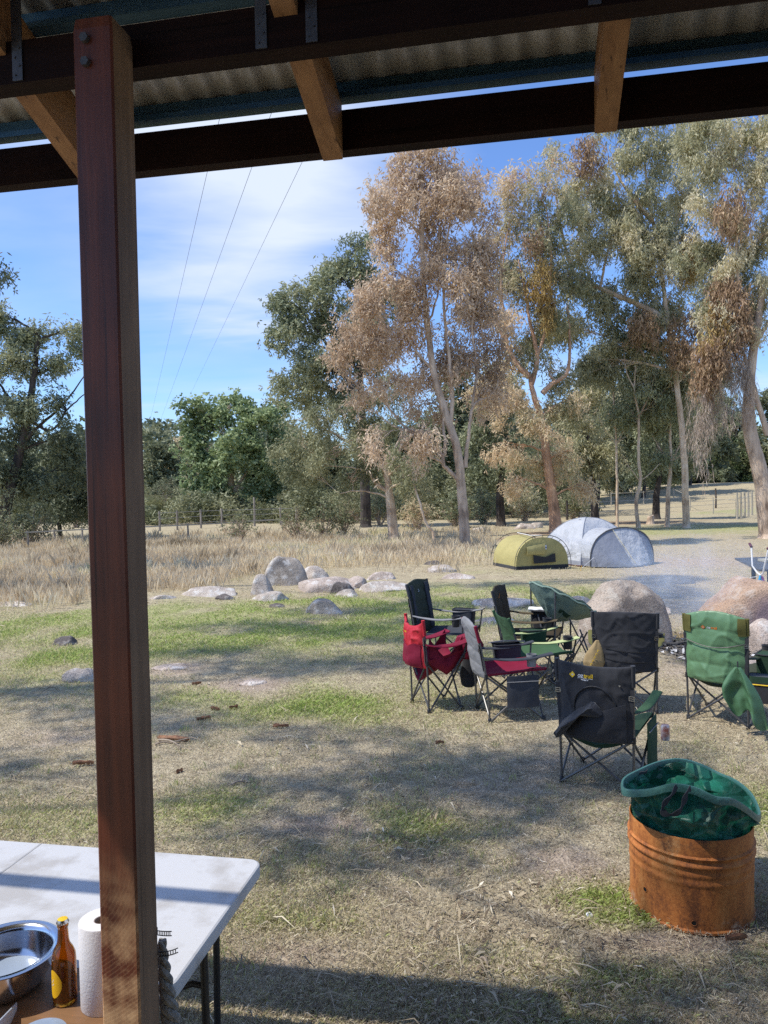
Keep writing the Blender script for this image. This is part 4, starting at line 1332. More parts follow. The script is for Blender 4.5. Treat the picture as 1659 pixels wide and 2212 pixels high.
# red trunk tree
tree('gum_tree', 'tall gum with stripped orange trunk and half brown leaves behind the grey tent', 34.5,
     [(1201, 1150), (1198, 1110), (1191, 1060), (1179, 977), (1171, 910), (1152, 850), (1144, 810)],
     [(1120, 375, 42, 42, 0, .75), (1180, 410, 52, 50, 0, .3), (1115, 460, 46, 52, .5, .6), (1165, 500, 52, 50, 0, .25), (1205, 470, 42, 60, .6, .2), (1080, 600, 50, 62, .5, .3), (1085, 690, 45, 60, 0, .75), (1130, 600, 50, 55, 0, .35),
      (1200, 690, 50, 50, .4, .3), (1110, 880, 56, 44, -.5, .75), (1180, 920, 72, 44, -.6, .65), (1105, 965, 45, 36, -.5, .6), (1230, 870, 50, 50, 0, .35), (1240, 980, 42, 42, -.3, .5), (1180, 800, 60, 50, .5, .3), (1260, 1050, 36, 30, -.3, .75), (1110, 1040, 36, 24, -.4, .75), (1150, 720, 60, 60, .6, .3), (1080, 800, 50, 60, .5, .5), (1150, 1000, 60, 36, .4, .45), (1230, 600, 46, 60, .6, .2), (1190, 560, 50, 50, .5, .3), (1060, 540, 40, 60, .6, .6), (1040, 860, 40, 60, .8, .55), (1205, 330, 40, 50, .5, .5)],
     (0.20, 0.048), M['bark_red'], M['lf_mix'], r0=0.30, dens=14, per=17, tint=(0.2, 0.7), limb_r=0.06, spread=(.26, .26, .3),
     limbs=[([(1144, 815), (1120, 790), (1097, 750), (1071, 689), (1060, 640)], .15, .04), ([(1095, 745), (1084, 650), (1084, 595), (1100, 480)], .09, .02),
            ([(1148, 830), (1161, 770), (1145, 700), (1138, 649), (1120, 560)], .12, .03), ([(1172, 850), (1191, 830), (1225, 803), (1231, 736), (1225, 660)], .13, .03),
            ([(1161, 770), (1180, 700), (1190, 560), (1180, 450)], .08, .02)],
     extra=[('mistletoe', [(1168, 610, 34, 58), (1180, 660, 22, 50)], M['lf_mist'], (0.18, 0.04), 22, 40, 2.2), ('mistletoe', [(1150, 515, 30, 30)], M['lf_rust'], (0.18, 0.04), 20, 36, 2.0)])
# big right hand gum with the bare diagonal limb
tree('gum_tree', 'huge grey green gum with a bare pale diagonal limb and golden mistletoe', 36.0,
     [(1482, 1113), (1478, 1000), (1470, 900), (1455, 780), (1440, 680), (1425, 560), (1405, 450), (1392, 350)],
     [(1330, 330, 72, 50, 0), (1420, 315, 72, 50, 0), (1290, 430, 72, 66, 0), (1375, 430, 80, 72, -.5), (1460, 410, 66, 70, 0), (1240, 400, 36, 50, .6), (1320, 530, 82, 62, -.4), (1410, 540, 72, 60, 0), (1490, 520, 56, 66, .3), (1270, 600, 62, 50, .6, .2),
      (1360, 620, 62, 42, 0), (1450, 640, 70, 55, .4), (1510, 330, 60, 50, .6), (1420, 740, 60, 60, .6, .35), (1540, 260, 60, 40, .8), (1300, 690, 52, 50, .5, .2), (1360, 760, 50, 60, .7, .25), (1470, 250, 60, 30, .5), (1390, 690, 66, 50, .6, .3), (1480, 820, 60, 60, .6, .3), (1330, 250, 70, 40, .4), (1400, 240, 60, 40, 0), (1440, 480, 60, 60, -.5), (1350, 500, 60, 50, -.6), (1260, 520, 50, 60, .4), (1520, 600, 50, 60, .5, .3), (1230, 720, 60, 60, .8, .3), (1290, 790, 56, 60, .8, .25), (1440, 830, 60, 60, .9, .2)],
     (0.21, 0.05), M['bark_pale'], M['lf_gum'], r0=0.17, dens=17, per=18, tint=(0.35, 0.75), limb_r=0.09, spread=(.26, .26, .3), droop=1.3,
     limbs=[([(1450, 705), (1420, 680), (1395, 665), (1310, 628), (1250, 600), (1225, 550), (1213, 500), (1200, 420)], .16, .04),
            ([(1425, 560), (1460, 480), (1500, 400), (1540, 330)], .12, .03), ([(1410, 480), (1360, 420), (1320, 350)], .11, .03), ([(1250, 600), (1230, 640), (1190, 660)], .05, .015)],
     extra=[('mistletoe', [(1272, 330, 42, 44)], M['lf_rust'], (0.2, 0.045), 22, 34, 2.0), ('mistletoe', [(1490, 545, 40, 60)], M['lf_mist'], (0.2, 0.045), 20, 30, 2.0),
            ('mistletoe', [(1392, 700, 36, 44)], M['lf_rust'], (0.2, 0.045), 20, 34, 2.0), ('mistletoe', [(1478, 735, 42, 80)], M['lf_rust'], (0.2, 0.045), 20, 30, 2.0), ('mistletoe', [(1525, 700, 26, 70)], M['lf_mist'], (0.2, 0.045), 20, 30, 2.2)])
# leaning gum at the right edge
tree('gum_tree', 'leaning thick gum at the right edge hung with grey dead strands', 28.5,
     [(1660, 1112), (1650, 1060), (1636, 1000), (1618, 922), (1618, 860), (1624, 779), (1640, 676), (1650, 600)],
     [(1570, 330, 70, 56, 0), (1640, 330, 56, 70, 0), (1610, 420, 50, 55, 0, .85), (1560, 400, 42, 46, .4), (1600, 480, 40, 50, 0, .9), (1655, 520, 30, 60, .3), (1645, 620, 30, 50, 0), (1560, 610, 52, 50, .8, .3), (1580, 690, 45, 55, .6, .2), (1690, 420, 50, 90, 0), (1700, 600, 50, 90, 0), (1545, 660, 42, 50, .5, .2), (1560, 260, 70, 40, .3), (1640, 260, 60, 50, 0), (1510, 560, 46, 60, .8, .3), (1620, 560, 44, 50, .6, .3), (1560, 760, 50, 60, .9, .25), (1530, 480, 50, 60, .8, .8), (1500, 300, 56, 50, .8), (1590, 570, 46, 50, .4, .85), (1540, 680, 40, 50, .2, .85), (1620, 700, 30, 50, .4, .5)],
     (0.18, 0.04), M['bark_grey'], M['lf_gum'], r0=0.34, dens=22, per=17, tint=(0.4, 0.75), limb_r=0.08, droop=1.5,
     limbs=[([(1659, 940), (1640, 880), (1618, 800), (1590, 730), (1565, 680)], .12, .03), ([(1628, 750), (1645, 720), (1665, 690), (1700, 640)], .1, .04), ([(1630, 720), (1600, 640), (1590, 520), (1600, 400)], .1, .02)],
     extra=[('hanging_strands', [(1578, 800, 24, 120, -.3), (1600, 760, 20, 110, 0), (1520, 930, 22, 100, -.3), (1540, 860, 22, 90, .2), (1498, 900, 16, 70, .3), (1560, 720, 26, 80, .3), (1618, 850, 14, 60, -.2)], M['lf_strand'], (0.26, 0.018), 24, 22, 3.0),
            ('mistletoe', [(1590, 680, 34, 80, -.3), (1560, 640, 34, 60, 0), (1520, 790, 30, 70, 0), (1545, 760, 30, 60, -.4)], M['lf_rust'], (0.18, 0.04), 24, 46, 2.2),
            ('mistletoe', [(1585, 450, 40, 60, -.4)], M['lf_rust'], (0.19, 0.042), 22, 30, 2.4), ('mistletoe', [(1545, 720, 34, 70, -.2)], M['lf_mist'], (0.19, 0.042), 20, 24, 2.4), ('mistletoe', [(1605, 790, 22, 60, -.2)], M['lf_strand'], (0.34, 0.014), 24, 34, 4.0)])
# slim pale trunks behind the tents
SLIM = [('slim straight pale tree trunk behind the right end of the grey tent', [(1333, 1116), (1333, 1040), (1331, 960), (1325, 850), (1322, 780)], .075, [(1300, 800, 50, 60, .4), (1345, 850, 42, 50, .4), (1310, 900, 45, 40, .5), (1330, 740, 50, 40, .5)], 38.0),
        ('slim wavy pale trunk with forked bare top right of the straight one', [(1379, 1121), (1374, 1085), (1383, 1040), (1379, 980), (1380, 900), (1370, 840), (1376, 760)], .10, [(1385, 820, 52, 60, .5), (1420, 880, 50, 46, .5), (1370, 900, 50, 40, .6), (1360, 700, 50, 50, .6)], 36.5),
        ('pale trunk with short side branches between the wavy trunk and the strands', [(1441, 1116), (1444, 1060), (1449, 1000), (1447, 920), (1452, 850)], .125, [(1440, 930, 60, 42, .6), (1470, 860, 50, 50, .6), (1420, 960, 46, 34, .4)], 37.5)]
for lab, tp, r, lo, Yd in SLIM:
    bx_, by_, tx_, ty_ = tp[2][0], tp[2][1], tp[-1][0], tp[-1][1]
    tree('slim_tree', lab, Yd, tp, lo, (0.2, 0.055), M['bark_pale'], M['lf_dark'], r0=r, dens=14, per=16, tint=(.45, .95), limb_r=.03, spread=(.28, .28, .28),
         limbs=[([tp[-3], (tp[-3][0] + 22, tp[-3][1] - 45), (tp[-3][0] + 34, tp[-3][1] - 90)], r * .45, .012), ([tp[-2], (tp[-2][0] - 18, tp[-2][1] - 40), (tp[-2][0] - 22, tp[-2][1] - 80)], r * .4, .012),
                ([tp[2], (bx_ + 26, by_ - 22), (bx_ + 44, by_ - 40)], r * .25, .008), ([tp[2], (bx_ - 26, by_ - 34), (bx_ - 40, by_ - 60)], r * .22, .008)], group='slim pale trunks behind the tents')
# shadowed trunks further back
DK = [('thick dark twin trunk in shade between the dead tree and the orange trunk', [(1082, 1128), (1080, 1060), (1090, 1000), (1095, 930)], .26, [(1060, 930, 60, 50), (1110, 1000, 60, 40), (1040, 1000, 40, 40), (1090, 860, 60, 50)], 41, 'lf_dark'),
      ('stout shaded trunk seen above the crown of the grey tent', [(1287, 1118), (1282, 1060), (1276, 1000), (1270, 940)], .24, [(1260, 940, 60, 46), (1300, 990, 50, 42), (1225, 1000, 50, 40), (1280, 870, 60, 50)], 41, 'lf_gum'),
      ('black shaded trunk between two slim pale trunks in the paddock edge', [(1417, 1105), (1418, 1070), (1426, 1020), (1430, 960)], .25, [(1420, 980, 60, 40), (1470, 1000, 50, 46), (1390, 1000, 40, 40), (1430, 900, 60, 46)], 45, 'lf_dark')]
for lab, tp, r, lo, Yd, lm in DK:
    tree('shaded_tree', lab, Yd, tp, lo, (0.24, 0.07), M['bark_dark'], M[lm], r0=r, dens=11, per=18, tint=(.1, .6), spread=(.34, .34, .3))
# sapling
tree('sapling', 'thin bent bare sapling left of the dead tree trunk', 29.0, [(937, 1168), (935, 1150), (920, 1130), (908, 1090), (895, 1050), (885, 1010)], [(880, 1000, 26, 30, 0, .7), (905, 1030, 20, 20, 0, .7)],
     (0.16, 0.04), M['bark_pale'], M['lf_olive'], r0=0.06, dens=24, per=12, cat='tree')
# row of trees closing the view
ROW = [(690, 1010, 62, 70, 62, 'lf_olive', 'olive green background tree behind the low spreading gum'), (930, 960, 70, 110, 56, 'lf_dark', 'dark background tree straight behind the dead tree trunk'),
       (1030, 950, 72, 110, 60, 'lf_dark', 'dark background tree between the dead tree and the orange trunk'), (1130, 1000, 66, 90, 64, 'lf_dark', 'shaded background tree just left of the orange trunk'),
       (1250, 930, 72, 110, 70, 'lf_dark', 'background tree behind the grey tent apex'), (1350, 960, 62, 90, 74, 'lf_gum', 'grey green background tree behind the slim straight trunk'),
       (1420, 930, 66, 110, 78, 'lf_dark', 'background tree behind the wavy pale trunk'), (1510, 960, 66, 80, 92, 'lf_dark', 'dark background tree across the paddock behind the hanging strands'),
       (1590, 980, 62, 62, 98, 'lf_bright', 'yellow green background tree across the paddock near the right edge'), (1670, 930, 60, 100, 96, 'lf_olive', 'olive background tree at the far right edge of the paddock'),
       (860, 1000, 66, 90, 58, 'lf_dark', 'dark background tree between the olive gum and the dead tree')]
ROW += [(1290, 870, 66, 100, 66, 'lf_gum', 'tall grey green tree far behind the bare diagonal limb'), (1390, 850, 66, 110, 70, 'lf_dark', 'tall dark tree far behind the wavy trunk top'), (1490, 870, 60, 110, 80, 'lf_gum', 'tall tree far behind the golden mistletoe'),
        (1070, 880, 60, 100, 62, 'lf_gum', 'tall grey green tree behind the forked crown of the orange trunk'), (980, 870, 60, 90, 60, 'lf_olive', 'tall olive tree behind the pale limbs of the dead tree'), (800, 990, 60, 80, 60, 'lf_dark', 'dark background tree just right of the olive gum crown'),
        (1180, 960, 60, 90, 66, 'lf_gum', 'grey green background tree directly behind the orange trunk'), (1310, 1010, 60, 60, 86, 'lf_olive', 'olive tree on the far side of the paddock left of the slim trunks'), (1455, 1010, 56, 60, 96, 'lf_dark', 'small dark tree on the far side of the paddock right of the slim trunks'),
        (1550, 900, 56, 110, 100, 'lf_dark', 'tall dark tree on the far side of the paddock behind the strands')]
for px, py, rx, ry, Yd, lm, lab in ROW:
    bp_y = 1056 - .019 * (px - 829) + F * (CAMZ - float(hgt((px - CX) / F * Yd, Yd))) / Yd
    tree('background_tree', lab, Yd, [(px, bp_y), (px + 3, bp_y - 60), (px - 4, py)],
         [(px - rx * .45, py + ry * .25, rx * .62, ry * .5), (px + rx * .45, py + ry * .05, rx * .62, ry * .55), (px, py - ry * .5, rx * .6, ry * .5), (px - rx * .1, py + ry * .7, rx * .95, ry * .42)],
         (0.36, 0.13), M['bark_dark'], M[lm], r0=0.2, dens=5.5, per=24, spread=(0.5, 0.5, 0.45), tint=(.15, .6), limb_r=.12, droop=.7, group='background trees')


# ------------------------------------------------------------------ shrubs
def shrub(label, px, py, rx, ry, lm, Yd=None, leafy=1.0, bare=30, leaf=(0.12, 0.05)):
    g = G(px, py)
    if Yd is None: Yd = g.y
    b0 = P(px, py, Yd); b0.z = float(hgt(b0.x, Yd))
    root = thing('shrub', label, 'shrub', b0)
    k = Yd / F
    W_ = Wood()
    tips = []
    for i in range(bare):
        a = rng.uniform(0, 2 * PI); q = rng.random() ** .6
        tip = np.array([math.cos(a) * rx * k * q, math.sin(a) * rx * k * q * .7, ry * k * (1.0 - .55 * q * q) * rng.uniform(.6, 1.05)])
        st = np.array([rng.normal(0, .08), rng.normal(0, .08), -.05])
        md = (st + tip) / 2 + np.array([rng.normal(0, .08), rng.normal(0, .08), rng.normal(0.05, .08)])
        pth = smooth_path([st, md, tip], 4, .01)
        W_.add(pth, 0.016, 0.004, 4, False)
        for _ in range(3):
            s = pth[int(rng.integers(3, len(pth)))]
            e = s + rng.normal(0, 1, 3) * rx * k * .16 + np.array([0, 0, .12])
            W_.add(np.array([s, (s + e) / 2 + rng.normal(0, .02, 3), e]), 0.007, 0.002, 3, False)
            tips.append(e)
        tips.append(tip)
    W_.build('stem', M['bark_grey'], root)
    if leafy > 0:
        tips = np.array(tips)
        ex, _ = lobe_points((0, 0, ry * k * .55), (rx * k, rx * k * .7, ry * k * .5), int(60 * leafy), 2.2)
        cen = np.vstack([tips[rng.random(len(tips)) < leafy], ex])
        v, t, n = leaf_quads(cen, 20, (0.13, 0.13, 0.12), leaf[0], leaf[1], 0.1, np.clip(rng.normal(.5, .2, len(cen)), 0, 1), .18)
        np_mesh('foliage', v, np.arange(n * 4).reshape(-1, 4), M[lm], tint=t, parent=root)
    return root


SH = [('bare twiggy shrub in the dry grass below the bright green tree', 515, 1172, 32, 62, 'lf_olive', .12), ('brown twiggy shrub in front of the fence right of the pale forked trunk', 645, 1168, 44, 80, 'lf_olive', .2),
      ('dense twiggy shrub with a thin dark stem beside it', 700, 1162, 40, 90, 'lf_dark', .25), ('spindly shrub just left of the olive gum trunk', 745, 1160, 36, 80, 'lf_olive', .25),
      ('wide twiggy bush between the olive gum and the thin sapling', 900, 1150, 52, 90, 'lf_mix', .5), ('dark bush behind the base of the dead tree', 985, 1140, 45, 80, 'lf_dark', .8),
      ('low green bush between the dead tree and the twin dark trunk', 1045, 1132, 40, 80, 'lf_dark', .8), ('grey green bush between the twin dark trunk and the orange trunk', 1135, 1125, 45, 85, 'lf_gum', .8),
      ('yellow green bush on the fence line right of the timber post', 350, 1128, 46, 50, 'lf_bush', 1.0), ('rounded yellow bush left of the bright green tree base', 425, 1118, 46, 46, 'lf_bush', 1.0),
      ('olive bush right of the bright green tree base', 575, 1112, 52, 46, 'lf_bush', 1.0), ('dull green bush beside the tall fence post', 640, 1108, 46, 60, 'lf_olive', 1.0),
      ('dark scrubby bush at the left edge by the pale rail', 60, 1178, 60, 90, 'lf_olive', .7), ('yellowish scrub just left of the timber post', 165, 1140, 46, 80, 'lf_bush', .8),
      ('scrubby grey bush at the bottom of the left edge gum', -10, 1190, 50, 90, 'lf_olive', .5), ('green bush right of the orange trunk base', 1238, 1120, 30, 60, 'lf_olive', .7),
      ('dark olive bush behind the olive gum trunk', 820, 1135, 52, 90, 'lf_dark', .9), ('shady bush behind the thin dark stem', 770, 1130, 50, 80, 'lf_olive', .9)]
SH += [('dark low bush closing the gap left of the twin dark trunk', 1010, 1122, 60, 70, 'lf_dark', 1.0), ('dark low bush closing the gap right of the twin dark trunk', 1110, 1118, 60, 74, 'lf_dark', 1.0), ('shadowed scrub behind the brown twiggy shrub', 690, 1118, 60, 66, 'lf_dark', 1.0),
       ('shadowed scrub behind the wide twiggy bush', 880, 1122, 66, 90, 'lf_dark', 1.0), ('shadowed scrub behind the spindly shrub', 745, 1118, 60, 90, 'lf_dark', 1.0), ('shadowed scrub behind the dead tree trunk', 950, 1120, 60, 90, 'lf_dark', 1.0), ('dark scrub left of the shaded stout trunk', 1240, 1100, 36, 60, 'lf_dark', 1.0),
       ('green scrub under the bright green tree', 500, 1108, 60, 40, 'lf_bright', 1.0), ('pale green scrub on the hillside right of the post', 360, 1100, 50, 50, 'lf_olive', 1.0)]
for lab, px, py, rx, ry, lm, lf in SH:
    shrub(lab, px, py, rx, ry, lm, None, lf, 34)

# gums standing left of the view: their crowns dapple the lawn with shade


def shade_tree(label, base, targets, lm, dens=20, r0=.24):
    """targets: (px,py,h,rx,ry,rz) -> a leaf lobe at height h whose shadow falls on that lawn point"""
    root = thing('gum_tree', label, 'tree', (base[0], base[1], 0))
    off = np.array([base[0], base[1], 0.0])
    W_ = Wood()
    cs = []
    for (px, py, h, a, b_, c_) in targets:
        g = G(px, py)
        h = h * 1.5; s = h / -Ld.z
        cs.append((np.array([g.x - Ld.x * s, g.y - Ld.y * s, h]) - off, np.array([a, b_, c_])))
    hm = max(c[2] for c, _ in cs)
    W_.add(smooth_path([np.array([0, 0, -.1]), np.array([.1, .05, hm * .35]), np.array([-.1, .15, hm * .7]), np.array([.1, .1, hm])], 6, .02), r0, .05, 9)
    V = []; T = []; nn = 0
    for c, R in cs:
        sk = np.vstack(W_.sk); dd = np.linalg.norm(sk - c, axis=1) + np.maximum(0, sk[:, 2] - c[2]) * 2
        s0 = sk[int(np.argmin(dd))]
        W_.add(smooth_path([s0, (s0 + c) / 2 + np.array([0, 0, .25]), c], 5, .02), (.028), .008, 5)
        p, _ = lobe_points(c, R, max(8, int(PI * R[0] * R[1] * dens)), 2.2)
        v, t, n = leaf_quads(p, 15, (.2, .2, .2), .17, .042, 1.1, np.clip(rng.normal(.5, .15, len(p)), 0, 1), .15)
        V.append(v); T.append(t); nn += n
    W_.build('trunk', M['bark_grey'], root)
    np_mesh('crown', np.vstack(V), np.arange(nn * 4).reshape(-1, 4), M[lm], tint=np.concatenate(T), parent=root)


shade_tree('gum standing beyond the left side of the view shading the middle lawn', (-12.5, 6.6),
           [(640, 1440, 9.0, 1.3, .55, .6), (480, 1410, 9.5, 1.0, .5, .5), (830, 1430, 9.6, .9, .45, .5), (90, 1490, 8.0, 1.2, .5, .6), (260, 1520, 8.5, .9, .35, .4), (420, 1560, 8.0, 1.0, .35, .4), (760, 1590, 7.8, .9, .22, .3), (40, 1660, 7.0, .8, .3, .4),
            (700, 1360, 10.5, 1.5, .35, .5), (880, 1380, 10.5, 1.0, .4, .5)], 'lf_gum', 42)
shade_tree('gum standing left of the shelter shading the near lawn', (-10.5, 3.6),
           [(1180, 1680, 7.5, .95, .5, .5), (960, 1660, 7.2, .8, .42, .4), (1330, 1640, 7.8, .7, .4, .4), (760, 1700, 6.8, .6, .16, .3), (560, 1690, 7.0, .6, .16, .3), (620, 1790, 6.5, .6, .2, .3), (950, 1835, 6.4, .7, .13, .2), (1180, 1800, 6.8, .5, .12, .2), (760, 1850, 6.2, .5, .14, .2),
            (1480, 2170, 6.0, .6, .13, .2), (1620, 2120, 6.2, .5, .12, .2), (1380, 2200, 6.0, .5, .14, .2), (1640, 2045, 6.5, .35, .08, .15), (1080, 1730, 7, .9, .2, .3)], 'lf_olive', 56, .2)
shade_tree('gum standing far left whose crown shades the grass before the tents', (-14.5, 15.0),
           [(1000, 1305, 11, 1.7, .4, .6), (1200, 1310, 11.5, 1.5, .45, .6), (1380, 1290, 12, 1.4, .5, .6), (1080, 1265, 12, 1.6, .35, .6), (780, 1320, 11, 1.3, .5, .5), (560, 1350, 10, 1.3, .3, .5), (1320, 1255, 12.5, 1.3, .4, .5), (940, 1340, 10.5, 1.0, .35, .5), (1140, 1340, 11, 1.2, .35, .5), (1000, 1410, 10, .9, .3, .4)], 'lf_gum', 42)
# distant wood that reads as one mass
xs, ys = [], []
cen = []
for k in range(5200):
    x_ = rng.uniform(-75, 80); y_ = rng.uniform(92, 135)
    b_ = float(hgt(x_, y_)); top_ = 5.5 + 2.5 * math.sin(x_ * .31) + 1.5 * math.sin(x_ * .83 + 2)
    cen.append((x_, y_, b_ + top_ * rng.random() ** .7))
cen = np.array(cen)
v, t, n = leaf_quads(cen, 16, (.7, .7, .6), .8, .42, .4, np.clip(.35 + .25 * np.sin(cen[:, 0] * .7) + rng.normal(0, .15, len(cen)), 0, 1), .15)
tag(np_mesh('far_wood', v, np.arange(n * 4).reshape(-1, 4), M['lf_olive'], tint=t), 'distant dull green woodland closing the view beyond the paddock', 'woodland', kind='stuff')

# continuous low scrub under the trees
cen = []
for k in range(4600):
    px_ = rng.uniform(300, 1290); y_ = rng.uniform(50, 59)
    x_ = (px_ - CX) / F * y_
    h_ = (1.2 + .8 * math.sin(x_ * .9) + .5 * math.sin(x_ * 2.3 + 1) + .014 * max(0, px_ - 600) * .5) * rng.random() ** .6
    cen.append((x_, y_, h_))
cen = np.array(cen)
v, t, n = leaf_quads(cen, 14, (.28, .28, .25), .26, .10, .2, np.clip(.4 + .3 * np.sin(cen[:, 0] * 1.7) + rng.normal(0, .15, len(cen)), 0, 1), .18)
tag(np_mesh('undergrowth', v, np.arange(n * 4).reshape(-1, 4), M['lf_olive'], tint=t), 'continuous olive scrub growing low beneath the far trees', 'undergrowth', kind='stuff')
# ------------------------------------------------------------------ lettering helper
def text_mesh(body, size, bold=0.0, xscale=1.0):
    cu = bpy.data.curves.new('lettering', 'FONT')
    cu.body = body; cu.size = size; cu.align_x = 'LEFT'; cu.resolution_u = 3; cu.offset = bold
    ob = bpy.data.objects.new('lettering_tmp', cu)
    COL.objects.link(ob)
    dg = bpy.context.evaluated_depsgraph_get()
    me = bpy.data.meshes.new_from_object(ob.evaluated_get(dg))
    vs = [(v.co.x * xscale, v.co.y) for v in me.vertices]
    fs = [list(p.vertices) for p in me.polygons]
    bpy.data.objects.remove(ob); bpy.data.curves.remove(cu); bpy.data.meshes.remove(me)
    return vs, fs


def logo(parent, surf, x0, z0, h, cdia, c1, c2, sub=False, small=None, mark=True):
    """diamond emblem + two-tone wordmark laid on surface surf(x,z)->y ; x to the viewer's right"""
    parts = []
    mb = MB()
    d = h * 1.05
    cx, cz_ = x0, z0
    if mark:
        q = [(0, -d), (d, 0), (0, d), (-d, 0)]
        mb.add([surf(cx + a, cz_ + b) for a, b in q], [(0, 1, 2, 3)])
        q2 = [(-.30 * d, -.12 * d), (.02 * d, .30 * d), (.14 * d, .18 * d), (-.18 * d, -.24 * d)]
        o = mb.build('logo', cdia, parent, smooth=False)
        mm = MB()
        mm.add([surf(cx + a, cz_ + b, .0012) for a, b in q2], [(0, 1, 2, 3)])
        mm.add([surf(cx + a + .26 * d, cz_ + b - .1 * d, .0012) for a, b in q2], [(0, 1, 2, 3)])
        mm.build('logo_mark', c1, o, smooth=False)
    x = x0 + d * 1.7
    for body, m_ in (('oz', c1), ('trail', c2)):
        vs, fs = text_mesh(body, h * 1.9, h * .045, 1.02)
        wv = max(v[0] for v in vs)
        mb = MB()
        mb.add([surf(x + a, z0 - h * .62 + b) for a, b in vs], fs)
        mb.build('lettering', m_, parent, smooth=False)
        x += wv + h * .12
    if sub:
        xs = x0 + d * 1.7
        mb = MB()
        for k in range(9):
            a = xs + k * (x - xs) / 9; b = a + (x - xs) / 9 * .75
            mb.add([surf(a, z0 - h * .95), surf(b, z0 - h * .95), surf(b, z0 - h * .80), surf(a, z0 - h * .80)], [(0, 1, 2, 3)])
        for k in range(7):
            a = xs + (x - xs) * .22 + k * (x - xs) * .07; b = a + (x - xs) * .055
            mb.add([surf(a, z0 - h * 1.50), surf(b, z0 - h * 1.50), surf(b, z0 - h * 1.2), surf(a, z0 - h * 1.2)], [(0, 1, 2, 3)])
        mb.build('lettering', c1, parent, smooth=False)


